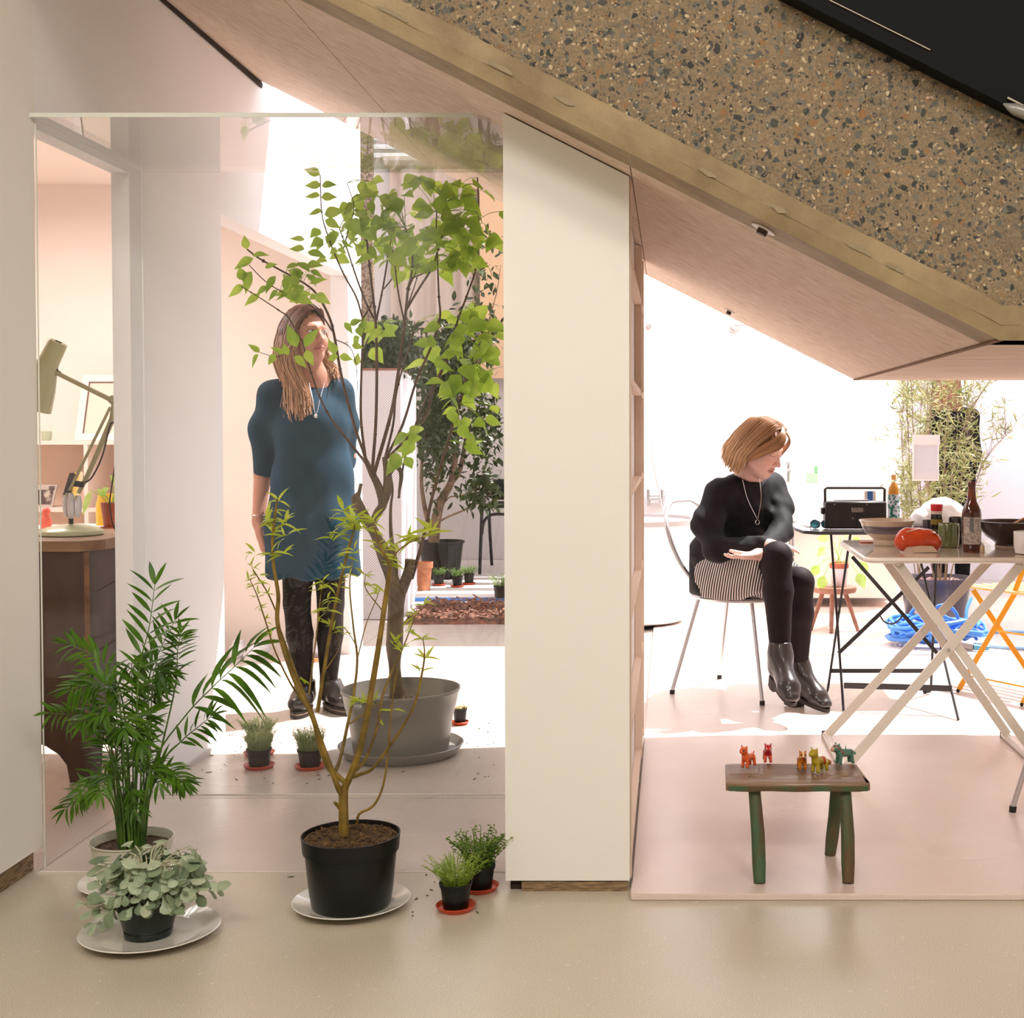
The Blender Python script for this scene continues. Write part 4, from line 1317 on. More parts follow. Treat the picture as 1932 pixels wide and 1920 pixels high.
# basin and cabinet
xb0, xb1 = P(1484, 950, 8.45).x, P(1697, 950, 8.45).x
zb1, zb0 = P(1500, 912, 8.45).z, P(1500, 990, 8.45).z
t = thing('basin_unit', 'wide white wash basin above a pale pink cabinet on the back wall', 'basin', ((xb0 + xb1) / 2, 8.65, ZR))
MB().box((xb0, 8.45, zb0), (xb1, 8.898, zb1), 0.02).build('basin', m_bath, t)
MB().box((xb0 + 0.03, 8.50, ZR + 0.06), (xb1 - 0.01, 8.897, zb0 - 0.001)).build('cabinet', M('pink_cabinet', '#f0dcd0', 0.6), t, smooth=False)
MB().tube([(xb0 + 0.02, 8.44, 0.56), (xb0 + 0.02, 8.44, 0.02)], 0.008, 8).build('pipe', m_chrome, t)
MB().tube([(xb0 + 0.04, 8.44, 0.56), (xb0 + 0.04, 8.44, 0.02)], 0.008, 8).build('pipe', m_chrome, t)
MB().box((xb0 - 0.01, 8.42, 0.555), (xb0 + 0.06, 8.46, 0.567)).build('pipe_cover', m_dkmetal, t)
p = P(1487, 905, 8.6)
t = thing('basin_tap', 'small chrome tap on the white basin behind the seated person', 'tap', (p.x, 8.6, zb1))
MB().tube([(p.x, 8.6, zb1), (p.x, 8.6, zb1 + 0.12)], 0.012, 12).build('body', m_chrome, t)
MB().tube([(p.x, 8.6, zb1 + 0.085), (p.x, 8.50, zb1 + 0.075)], 0.009, 10).build('spout', m_chrome, t)
MB().box((p.x - 0.014, 8.59, zb1 + 0.121), (p.x + 0.014, 8.63, zb1 + 0.135), 0.003).build('lever', m_chrome, t)
p = P(1532, 900, 8.6)
t = thing('soap_box', 'green and white soap box standing on the white basin', 'box', (p.x, 8.6, zb1 + 0.0005))
MB().box((p.x - 0.036, 8.58, zb1 + 0.0005), (p.x + 0.036, 8.62, zb1 + 0.062), 0.002).build('lower', M('leaf_green', '#a6cfa3', 0.5), t)
MB().box((p.x - 0.036, 8.58, zb1 + 0.0621), (p.x + 0.012, 8.62, zb1 + 0.108), 0.001).build('white_panel', M('soft_white', '#efe8df', 0.5), t)
MB().box((p.x + 0.0121, 8.58, zb1 + 0.0621), (p.x + 0.036, 8.62, zb1 + 0.108), 0.001).build('green_panel', M('deep_green', '#7fae84', 0.5), t)

# ---- blue hose heap
m_hose = M('blue_hose', '#4e8fe0', 0.35)
t = thing('garden_hose', 'coiled bright blue garden hose heaped on the floor by the willow pots', 'hose', (1.42, 7.0, ZR))
pts = []
r3 = random.Random(3)
cx_, cy_ = 1.42, 7.02
for i in range(190):
    a = i * 0.42
    rr = 0.17 + 0.045 * math.sin(i * 0.37) + r3.uniform(-0.008, 0.008)
    z = ZR + 0.012 + 0.05 * (0.5 + 0.5 * math.sin(i * 0.9)) * (1 if i > 40 else 0.2) + 0.02 * r3.random() + 0.0004 * i
    pts.append((cx_ + rr * 1.25 * math.cos(a), cy_ + rr * 0.8 * math.sin(a), z))
MB().tube(pts, 0.010, 7).build('coil', m_hose, t)
for c0, r0, tl in (((1.36, 7.12), 0.075, 0.5), ((1.46, 7.08), 0.085, -0.3)):
    q = [Vector((c0[0] + r0 * math.cos(a), c0[1] + 0.03 * math.sin(a) * tl, ZR + 0.10 + r0 * 1.2 * math.sin(a))) for a in [2 * PI * k / 20 for k in range(21)]]
    MB().tube(q, 0.010, 8, cap=False).build('loop', m_hose, t)
MB().tube(spline([P(1832, 1128, 7.3), P(1824, 1150, 7.25), P(1822, 1178, 7.2), P(1815, 1195, 7.2)]), 0.010, 8).build('loop', m_hose, t)
MB().tube(spline([(1.6, 6.95, ZR + 0.01), (1.75, 6.85, ZR + 0.01), (2.0, 6.8, ZR + 0.01), (2.3, 6.9, ZR + 0.01)]), 0.009, 8).build('trailing_end', M('pale_blue_hose', '#9cc4ea', 0.35), t)
MB().tube(spline([(1.62, 7.3, ZR + 0.01), (1.85, 7.4, ZR + 0.01), (2.1, 7.35, ZR + 0.01), (2.4, 7.2, ZR + 0.01)]), 0.009, 8).build('trailing_end', M('pale_blue_hose', '#9cc4ea', 0.35), t)
c = PF(1812, 1206, ZR + 0.02)
MB().tube([(1.47, 6.9, ZR + 0.05), (1.50, 6.82, ZR + 0.028), (1.56, 6.8, ZR + 0.022)], [0.018, 0.026, 0.02], 12).build('spray_gun', M('grey_plastic', '#8e8688', 0.4), t)
MB().tube([(1.56, 6.80, ZR + 0.022), (1.64, 6.80, ZR + 0.016)], [0.016, 0.012], 10).build('connector', M('blue_connector', '#4a93b8', 0.4), t)
# ================================================================== SIDE ROOM (left opening), BENCH AND TOYS
# ---- dark wooden cabinet
cx0, cx1, cy0, cy1 = -2.55, -1.897, 4.31, 4.82
zt = P(165, 1020, 4.31).z
m_wd = M('dark_stained_wood', '#3a2519', 0.55, col2='#4d3423', nscale=4, stretch=(3, 3, 0.6), bump=0.15)
m_wd2 = M('dark_side_wood', '#45302a', 0.55, col2='#57403a', nscale=4, stretch=(3, 3, 0.6))
t = thing('wooden_cabinet', 'dark brown old wooden cabinet with arched base under the desk lamp', 'cabinet', ((cx0 + cx1) / 2, 4.56, 0))
b = MB()
ar = 0.20
zb = 0.17
ax = -2.13                                     # arch centre of the front board
poly = [(cx1, cy0, 0), (cx1, cy0, zt - 0.035), (cx0, cy0, zt - 0.035), (cx0, cy0, 0), (cx0 + 0.06, cy0, 0)]
cxa, rxa = (cx0 + 0.06 + cx1 - 0.07) / 2, (cx1 - 0.07 - cx0 - 0.06) / 2
for k in range(13):
    a = PI - PI * k / 12
    poly.append((cxa + rxa * math.cos(a), cy0, 0.155 * math.sin(a) ** 0.75 if 0 < k < 12 else 0))
poly.append((cx1 - 0.07, cy0, 0))
b.prism(poly, (0, 0.022, 0)); b.build('front_board', m_wd, t, smooth=False)
b = MB()
poly = [(cx1, cy0 + 0.0225, 0), (cx1, cy0 + 0.0225, zt - 0.035), (cx1, cy1, zt - 0.035), (cx1, cy1, 0), (cx1, cy1 - 0.07, 0)]
for k in range(11):
    a = PI * k / 10
    poly.append((cx1, (cy0 + cy1) / 2 + 0.175 * math.cos(a), 0.21 * math.sin(a) ** 0.7 if 0 < k < 10 else 0))
poly.append((cx1, cy0 + 0.08, 0))
b.prism(poly, (-0.02, 0, 0)); b.build('side_board', m_wd2, t, smooth=False)
MB().box((cx0, cy0 + 0.023, 0), (cx0 + 0.02, cy1, zt - 0.035)).build('side_board', m_wd2, t, smooth=False)
MB().box((cx1 - 0.014, cy0 - 0.003, 0.22), (cx1 + 0.0015, cy0 + 0.001, zt - 0.036)).build('worn_edge', M('worn_edge', '#8a5f35', 0.6, col2='#5c3d25', nscale=30), t, smooth=False)
b = MB(); tp = [(cx0 - 0.02, cy0 - 0.02), (cx1 - 0.02, cy0 - 0.02), (cx1 + 0.03, cy0 + 0.06), (cx1 + 0.03, cy1 + 0.02), (cx0 - 0.02, cy1 + 0.02)]
b.prism([(x, y, zt - 0.034) for x, y in tp], (0, 0, 0.034)); b.build('top', M('worn_wood_top', '#7a583c', 0.5, col2='#94714f', nscale=5, stretch=(0.6, 4, 4)), t, smooth=False)
for z in (0.42, 0.62):
    MB().bar((cx1 + 0.0008, cy0 + 0.05, z), (cx1 + 0.0008, cy1 - 0.02, z + 0.05), 0.001, 0.003).build('crack', m_dark, t, smooth=False)

# ---- desk lamp
m_lamp = M('sage_enamel', '#a5a079', 0.38, coat=0.3)
m_lamp2 = M('sage_base', '#bcc19a', 0.35, coat=0.3)
Yl = 4.55
lc = Vector((P(134, 1005, Yl).x, Yl, zt + 0.0005))
t = thing('desk_lamp', 'old sage green spring-arm desk lamp standing on the dark cabinet', 'lamp', lc)
R_ = (P(191, 1005, Yl).x - P(76, 1005, Yl).x) / 2
MB().lathe(lc, [(R_ * 0.96, 0), (R_, 0.003), (R_, 0.013), (R_ * 0.97, 0.017), (R_ * 0.75, 0.027), (R_ * 0.4, 0.035), (0.015, 0.038), (0, 0.038)], 48).build('base', m_lamp2, t)
def L(u, v, dy=0.0): return P(u, v, Yl + dy)
MB().tube([lc + Vector((0, 0, 0.03)), L(134, 972)], 0.008, 10).build('stem', m_dkmetal, t)
for a, b_, r in ((L(131, 972, -0.01), L(126, 930, -0.01), 0.006), (L(140, 968, 0.012), L(145, 935, 0.012), 0.006)):
    MB().tube([a, b_], r, 8).build('bracket', m_lamp, t)
for (ux, vx, ux2, vx2, dy) in ((127, 975, 123, 934, -0.012), (134, 978, 134, 930, -0.02), (146, 976, 148, 934, 0.014)):
    a, c = L(ux, vx, dy), L(ux2, vx2, dy)
    n = 60; q = []
    d = c - a; s1, s2, dn = basis(d)
    for i in range(n * 4):
        f = i / (n * 4 - 1); rr = 0.0085 * (0.5 + 0.9 * math.sin(PI * f) ** 0.6)
        q.append(a + d * f + (s1 * math.cos(i * PI / 3) + s2 * math.sin(i * PI / 3)) * rr)
    MB().tube(q, 0.0014, 5).build('spring', m_steel, t)
MB().tube([L(131, 925, -0.008), L(208, 768, -0.008)], 0.0052, 8).build('lower_arm', m_lamp, t)
MB().tube([L(148, 930, 0.008), L(165, 897, 0.008), L(212, 790, 0.008), L(217, 762, 0.0)], [0.0075, 0.0085, 0.0105, 0.012], 10).build('lower_arm', m_lamp, t)
b = MB(); b.bar(L(133, 911), L(158, 914), 0.006, 0.02); b.build('link_plate', m_dkmetal, t)
MB().tube([L(219, 765), L(205, 752), L(96, 698)], [0.010, 0.0085, 0.0075], 10).build('upper_arm', m_lamp, t)
MB().tube([L(212, 752, -0.02), L(212, 752, 0.02)], 0.012, 12).build('joint', m_lamp, t)
# head: cylinder + flared shade, opening down-left
ha, hb = L(110, 645), L(62, 745)
b = MB()
dh = (hb - ha).normalized()
q = Matrix([basis(dh)[0], basis(dh)[1], dh]).transposed()
Lh = (hb - ha).length
b.lathe(ha, [(0.001, 0), (0.030, 0.0), (0.032, 0.004), (0.034, 0.075), (0.040, 0.10), (0.060, 0.16), (0.078, Lh + 0.035), (0.075, Lh + 0.035), (0.057, 0.16), (0.034, 0.09)], 32, rot=q)
b.build('lamp_shade', m_lamp, t)
MB().tube([L(95, 697, -0.02), L(95, 697, 0.02)], 0.010, 10).build('shade_joint', m_steel, t)
b = MB(); b.bar(ha - dh * 0.0035 + Vector((-0.01, 0, 0.002)), ha - dh * 0.0035 + Vector((0.008, 0, -0.006)), 0.008, 0.004); b.build('switch', m_dkmetal, t)
m_cord = M('dark_cord', '#3d2a22', 0.6)
MB().tube(spline([L(108, 668), L(112, 672), L(107, 690), L(108, 698), L(113, 702), L(117, 706)]), 0.0028, 6).build('cord', m_cord, t)
MB().tube(spline([L(207, 757, -.012), L(214, 752, -.015), L(222, 751, -.02)]), 0.0028, 6).build('cord', m_cord, t)
MB().tube(spline([L(157, 912, -.01), L(172, 902, -.015), L(187, 875, -.015), L(196, 850, -.015), L(203, 820, -.012), L(209, 800, -.012), L(215, 798, -.02), L(218, 815, -.02), L(219, 860, -.02), L(212, 910, -.02), L(207, 950, -.02), L(212, 985, -.02), L(221, 1008, -.01)], 5), 0.0028, 6).build('cord', m_cord, t)

# ---- shelf unit, picture and small things at the back of the side room
m_shu = M('pale_shelf', '#f3e0d3', 0.6)
Ysf = 6.55
zs1 = P(100, 831, Ysf).z
t = thing('shelf_unit', 'low pale pink open shelf unit against the side room back wall', 'shelving', (-2.9, 6.7, 0))
x0_, x1_ = -3.9, -2.52
xd = P(163, 900, Ysf).x
MB().box((x0_, Ysf, zs1 - 0.02), (x1_, 6.858, zs1)).build('top', m_shu, t, smooth=False)
zb_ = P(120, 958, Ysf).z
MB().box((x0_, Ysf, zb_ - 0.02), (x1_, 6.85, zb_)).build('shelf', m_shu, t, smooth=False)
MB().box((x0_, Ysf, 0.36), (x1_, 6.85, 0.38)).build('shelf', m_shu, t, smooth=False)
for x in (x0_, xd - 0.012, x1_ - 0.02):
    MB().box((x, Ysf - 0.001, 0), (x + 0.02, 6.855, zs1 - 0.021)).build('upright', m_shu, t, smooth=False)
MB().box((x0_, 6.84, 0), (x1_, 6.857, zs1 - 0.021)).build('back_panel', M('peach_panel', '#fbe0cb', 0.7), t, smooth=False)
# tumbler
p = P(88, 829, 6.62)
tag(MB().lathe((p.x, 6.62, zs1 + 0.0005), [(0.018, 0), (0.022, 0.003), (0.026, 0.046), (0.024, 0.046), (0.020, 0.008), (0, 0.007)], 24).build('glass_tumbler', M('frosted_green_glass', '#dfe6cf', 0.15, transl=0.5), None), 'small pale green glass tumbler on top of the pink shelf unit', 'tumbler')
# picture frame, leaning
a = P(139, 829, 6.68); c = P(151, 708, 6.84)
t = thing('picture_frame', 'thin white picture frame with a blank cream picture leaning above the shelf unit', 'picture', (a.x + 0.2, 6.7, zs1))
lean = (c.y - 0.04 - a.y) / (c.z - zs1)
def fr(u, w, off=0.0): return Vector((a.x + 0.0 + u, 6.70 + w * 0.42 / 1.2 * 0.9 - off, zs1 + 0.001 + w))
Wf, Hf = 0.50, c.z - zs1
sh = 0.03
def q4(u0, w0, u1, w1, off): return [fr(u0, w0, off), fr(u1, w0, off), fr(u1, w1, off), fr(u0, w1, off)]
for (u0, w0, u1, w1) in ((0, 0, Wf, 0.035), (0, Hf - 0.035, Wf, Hf), (0, 0.035, 0.035, Hf - 0.035), (Wf - 0.035, 0.035, Wf, Hf - 0.035)):
    MB().prism(q4(u0, w0, u1, w1, 0.01), (0, 0.012, 0)).build('frame_rail', M('white_frame', '#f1e9e0', 0.5), t, smooth=False)
for (u0, w0, u1, w1) in ((0.035, 0.035, 0.041, Hf - 0.035), (0.035, Hf - 0.041, Wf - 0.035, Hf - 0.035)):
    MB().prism(q4(u0, w0, u1, w1, 0.0105), (0, 0.004, 0)).build('inner_line', M('dark_line', '#6e5040', 0.6), t, smooth=False)
MB().prism(q4(0.035, 0.035, Wf - 0.035, Hf - 0.035, 0.006), (0, 0.004, 0)).build('picture', M('cream_picture', '#e9d8c5', 0.5), t, smooth=False)
# books and postcard on the shelf
z0 = zb_ + 0.0005
def lean_box(u0, v0, u1, v1, th, Y, dep, name, mat, label, cat, group=None):
    """box whose front face runs from pixel (u0,v0) at its foot to (u1,v1) at its top"""
    A = P(u0, v0, Y); B = P(u1, v1, Y)
    A.z = max(A.z, z0)
    d = (B - A).normalized(); s = Vector((d.z, 0, -d.x))
    if s.z < 0: A.z = A.z - s.z * th
    b = MB(); b.prism([A, A + s * th, B + s * th, B], (0, dep, 0))
    return tag(b.build(name, mat, None, smooth=False), label, cat, group)
lean_box(117, 941, 131, 892, 0.024, 6.60, 0.13, 'book', M('black_cover', '#2c2524', 0.5), 'black book leaning left in the shelf behind the lamp springs', 'book')
lean_box(131, 955, 141, 891, 0.030, 6.62, 0.13, 'book', M('yellow_cover', '#e5c46c', 0.6), 'yellow book leaning in the shelf next to the black book', 'book')
lean_box(142, 957, 151, 890, 0.022, 6.62, 0.13, 'book', M('cream_cover', '#ecd9b4', 0.6), 'cream book leaning between the yellow and pink books', 'book')
lean_box(150, 957, 158, 889, 0.018, 6.62, 0.13, 'book', M('pink_cover', '#ddb8a8', 0.6), 'pink-grey book leaning at the right of the shelf row', 'book')
A = P(74, 958, 6.62)
t = thing('magazine', 'grey magazine with a dark photo cover standing in the pale shelf', 'magazine', (A.x + 0.05, 6.62, z0))
x0, x1 = A.x - 0.04, P(99, 958, 6.62).x
zt2 = P(90, 915, 6.62).z
MB().prism([(x0, 6.62, z0), (x1, 6.62, z0), (x1 + 0.008, 6.66, zt2), (x0 + 0.008, 6.66, zt2)], (0, 0.006, 0)).build('cover', M('warm_grey_cover', '#c3b2a6', 0.5), t, smooth=False)
MB().prism([(x0 + 0.005, 6.619, z0 + 0.018), (x1 - 0.010, 6.619, z0 + 0.018), (x1 - 0.008, 6.645, z0 + 0.085), (x0 + 0.005, 6.645, z0 + 0.085)], (0, 0.0008, 0)).build('cover_photo', M('dark_photo', '#4b3530', 0.5, col2='#c7b5a8', nscale=14, contrast=(0.46, 0.54)), t, smooth=False)
MB().prism([(x1 - 0.030, 6.645, zt2 - 0.022), (x1 - 0.004, 6.645, zt2 - 0.022), (x1 - 0.003, 6.652, zt2 - 0.006), (x1 - 0.030, 6.652, zt2 - 0.006)], (0, 0.0008, 0)).build('title_block', M('title_grey', '#5e4c48', 0.5), t, smooth=False)
# cabinet-top objects: plant, red toy, papers, yellow vase (on a desk behind the cabinet)
Yd = 5.2
zd = P(120, 1001, Yd).z
t = thing('desk', 'pale desk behind the dark cabinet holding small things', 'desk', (-2.6, 5.3, 0))
MB().box((-3.3, 5.05, zd - 0.025), (-2.03, 5.55, zd), 0.004).build('top', m_shu, t)
for x, y in ((-3.25, 5.1), (-2.08, 5.1), (-3.25, 5.5), (-2.08, 5.5)):
    MB().box((x - 0.02, y - 0.02, 0), (x + 0.02, y + 0.02, zd - 0.0255)).build('leg', m_shu, t, smooth=False)
p = P(86, 975, Yd)
tag(solid('wooden_figure', [ell((p.x, Yd, zd + 0.032), (0.024, 0.024, 0.032), k=0.01), ell((p.x + 0.003, Yd, zd + 0.075), (0.016, 0.016, 0.018), k=0.01), half((0, 0, zd + 0.0005), (0, 0, -1))],
      (axis(p.x - 0.05, p.x + 0.05, 0.004), axis(Yd - 0.05, Yd + 0.05, 0.004), axis(zd - 0.02, zd + 0.12, 0.004)), M('coral_paint', '#ee7460', 0.3), None), 'small rounded coral red figure at the left behind the lamp base', 'figure')
x = P(105, 980, Yd).x
tag(MB().box((x - 0.03, Yd + 0.05, zd + 0.0005), (x + 0.16, Yd + 0.2, zd + 0.014), 0.001).build('paper_stack', M('white_paper', '#f4efe9', 0.7), None), 'stack of white papers lying behind the lamp base', 'papers')
Yt_ = 5.14
pc = Vector((P(212, 1000, Yt_).x, Yt_, zd + 0.0005))
t = thing('potted_plant', 'trailing plant in a brown plastic pot behind the lamp in the side room', 'plant', pc)
hh = P(212, 948, Yt_).z - zd
MB().lathe(pc, [(0.030, 0.016), (0.042, hh), (0.039, hh), (0.03, hh * 0.8), (0, hh * 0.8)], 28).build('pot', M('brown_pot', '#9c4a28', 0.45), t)
MB().lathe(pc, [(0.036, 0), (0.043, 0.004), (0.044, 0.02), (0.041, 0.02), (0.036, 0.006), (0, 0.006)], 28).build('saucer', M('brown_pot', '#9c4a28', 0.45), t)
b = MB(); s_ = MB()
for (u, v, u2, v2) in ((172, 925, 158, 960), (190, 930, 200, 922), (215, 920, 226, 905), (225, 935, 240, 925), (200, 935, 188, 925), (222, 912, 212, 900)):
    e = P(u, v, Yt_ - 0.02)
    s_.tube(spline([pc + Vector((0, 0, hh * 0.8)), (pc + e) / 2 + Vector((0, 0, hh * 0.5)), e], 4), 0.0018, 5)
    d = P(u2, v2, Yt_ - 0.04) - e
    b.leaf(e, d, (0.3, -1, 0.5), d.length * 1.3, 0.028, HEART, 0.2, 0.25)
b.build('foliage', m_lgreen, t); s_.build('stems', m_lgreen, t)
p = Vector((P(200, 960, 5.32).x, 5.32, zd + 0.0005))
tag(MB().lathe(p, [(0.034, 0), (0.038, 0.004), (0.038, 0.10), (0.030, 0.125), (0.032, 0.14), (0.029, 0.14), (0.026, 0.125), (0, 0.12)], 28).build('yellow_jar', M('yellow_glaze', '#f0bf33', 0.25, coat=0.4), None), 'bright yellow jar behind the brown pot in the side room', 'jar')

# ---- shoes on the floor by the back wall
def shoe(u, v, L_, rz, cu, cs, name, label, h=0.085, open_=True):
    c = PF(u, v)
    t = thing(name, label, 'shoe', (0, 0, 0), 'shoes lined up along the side room wall')
    pr = [cone((0, 0.0, 0.034), (0, -L_ * 0.62, 0.030), 0.034, 0.036, 0.02, side=(1, 0, 0), flat=0.75),
          ell((0, 0.0, 0.055), (0.032, 0.036, 0.045 * h / 0.085), k=0.02),
          ell((0, -L_ * 0.35, 0.045), (0.034, 0.06, 0.032), k=0.02),
          half((0, 0, 0.012), (0, 0, -1))]
    if open_: pr.append(ell((0, 0.004, 0.100), (0.018, 0.030, 0.035), k=0.01, op='s'))
    solid('upper', pr, (axis(-0.05, 0.05, 0.006), axis(-L_ * 0.62 - 0.05, 0.05, 0.006), axis(0, 0.12, 0.006)), cu, t)
    b = MB(); poly = []
    for k in range(28):
        a = 2 * PI * k / 28
        y = -L_ * 0.31 + (L_ * 0.31 + 0.040) * math.sin(a)
        poly.append((0.040 * math.cos(a) * (1.0 if y < -0.1 else 0.9), y, 0.0))
    b.prism(poly, (0, 0, 0.020)); b.build('sole', cs, t)
    b = MB()
    for k in range(4): b.tube([(-0.014, -L_ * (0.25 + 0.07 * k), 0.078 - 0.006 * k), (0.014, -L_ * (0.27 + 0.07 * k), 0.078 - 0.006 * k)], 0.002, 5)
    b.build('laces', M('shoe_laces', '#8c8a8c', 0.7), t)
    t.location = (c.x, c.y, 0.0004); t.rotation_euler = (0, 0, rz)
    return t
m_wsh = M('white_trainer', '#efe9ea', 0.6, col2='#d9d5da', nscale=30)
m_wsole = M('white_sole', '#f4efec', 0.6); m_or = M('orange_sole', '#e7a070', 0.6); m_gsh = M('mauve_suede', '#8f8289', 0.8)
shoe(404, 1236, 0.24, math.radians(15), m_wsh, m_or, 'trainer', 'white trainer with an orange sole by the side room wall, furthest left')
shoe(450, 1238, 0.24, math.radians(12), m_wsh, m_wsole, 'trainer', 'white trainer with pale grey panels, second of the row by the wall')
shoe(497, 1238, 0.24, math.radians(-8), m_wsh, m_wsole, 'trainer', 'white laced trainer standing just left of the standing person')
shoe(573, 1238, 0.23, math.radians(6), m_gsh, m_or, 'suede_shoe', 'mauve suede shoe seen between the standing legs, left of the pair')
shoe(617, 1238, 0.23, math.radians(-6), m_gsh, m_or, 'suede_shoe', 'mauve suede shoe between the standing legs, right of the pair')

# ---- small bench with painted animals
ZT = 0.0
y_f, y_b = 3.32, 3.53
m_bw = M('worn_bench_wood', '#6d5138', 0.5, col2='#8f6f50', nscale=5, stretch=(0.5, 5, 5), bump=0.5, bscale=18, coat=0.15)
m_bg = M('green_worn_paint', '#3f5a38', 0.6, col2='#5c4326', nscale=9, stretch=(2, 2, 0.7), contrast=(0.44, 0.62), bump=0.3)
bz = 0.27
bxl, bxr = P(1370, 1480, y_f).x, P(1643, 1480, y_f).x
t = thing('small_bench', 'small worn wooden bench with green legs holding five painted animals', 'bench', ((bxl + bxr) / 2, 3.42, ZR))
zt_ = P(1500, 1479, y_f).z
th = zt_ - P(1500, 1497, y_f).z
b = MB(); vs = []; N = 40; fs = []
for i in range(N + 1):
    f = i / N
    x = bxl + (bxr - bxl) * f
    ins = 0.012 * (1 - min(1, f * 9)) ** 2 + 0.012 * (1 - min(1, (1 - f) * 9)) ** 2
    wz = 0.0015 * mnoise.noise(Vector((x * 14, 0, 0)))
    dip = 0.004 * math.sin(PI * f)
    ye, yb2 = y_f + ins, y_b - ins * 0.8
    xo = (0.006 if i == 0 else -0.022 if i == N else 0)
    vs += [(x, ye + 0.004, zt_ - th + 0.004 + wz * 2), (x, ye, zt_ - th * 0.6), (x, ye + 0.002, zt_ - 0.003 + wz), (x, ye + 0.008, zt_ + wz - 0.0005), (x + xo, yb2 - 0.006, zt_ + wz), (x + xo, yb2, zt_ - 0.006), (x + xo, yb2, zt_ - th), ]
n7 = 7
for i in range(N):
    for k in range(n7):
        k2 = (k + 1) % n7
        fs.append((i * n7 + k, i * n7 + n7 + k, i * n7 + n7 + k2, i * n7 + k2))
for e_, rev in ((0, False), (N * n7, True)):
    ctr = sum((Vector(vs[e_ + k]) for k in range(n7)), Vector()) / n7
    vs.append(tuple(ctr)); ci_ = len(vs) - 1
    for k in range(n7):
        q_ = (e_ + k, e_ + (k + 1) % n7, ci_)
        fs.append(q_[::-1] if rev else q_)
b._add(vs, fs); b.build('seat', m_bw, t, angle=50)
b = MB(); b.box((bxl + 0.006, y_f - 0.0008, zt_ - th + 0.006), (bxr - 0.006, y_f + 0.006, zt_ - 0.006), 0.002); b.build('painted_front_edge', m_bg, t)
def bleg(u0, u1, v1, Y0, w=0.0165):
    e = PF(u1, v1, ZR + 0.0005); s = P(u0, 1497, Y0); s.z = zt_ - th + 0.002
    mid = (e + s) / 2 + Vector((0.003, 0, 0))
    MB().tube([s, s.lerp(mid, 0.5), mid, e.lerp(mid, 0.4) + Vector((0, 0, 0)), e], [w * 0.95, w, w * 1.06, w * 1.06, w * 0.9], 9).build('leg', m_bg, t)
bleg(1423, 1433, 1665, 3.36); bleg(1594, 1600, 1665, 3.36); bleg(1579, 1566, 1612, 3.49)
for u, v in ((1420, 1468), (1594, 1466), (1580, 1440)):
    p = P(u, v, 3.4); dy = (EYE - zt_) * FPX / (v - 813)
    MB().disc((P(u, v, dy).x, dy, zt_ - 0.0006), 0.012, (0, 0, 1), 14, 0.0012).build('peg_end', M('peg_wood', '#6b5230', 0.6, col2='#9c8048', nscale=80), t)

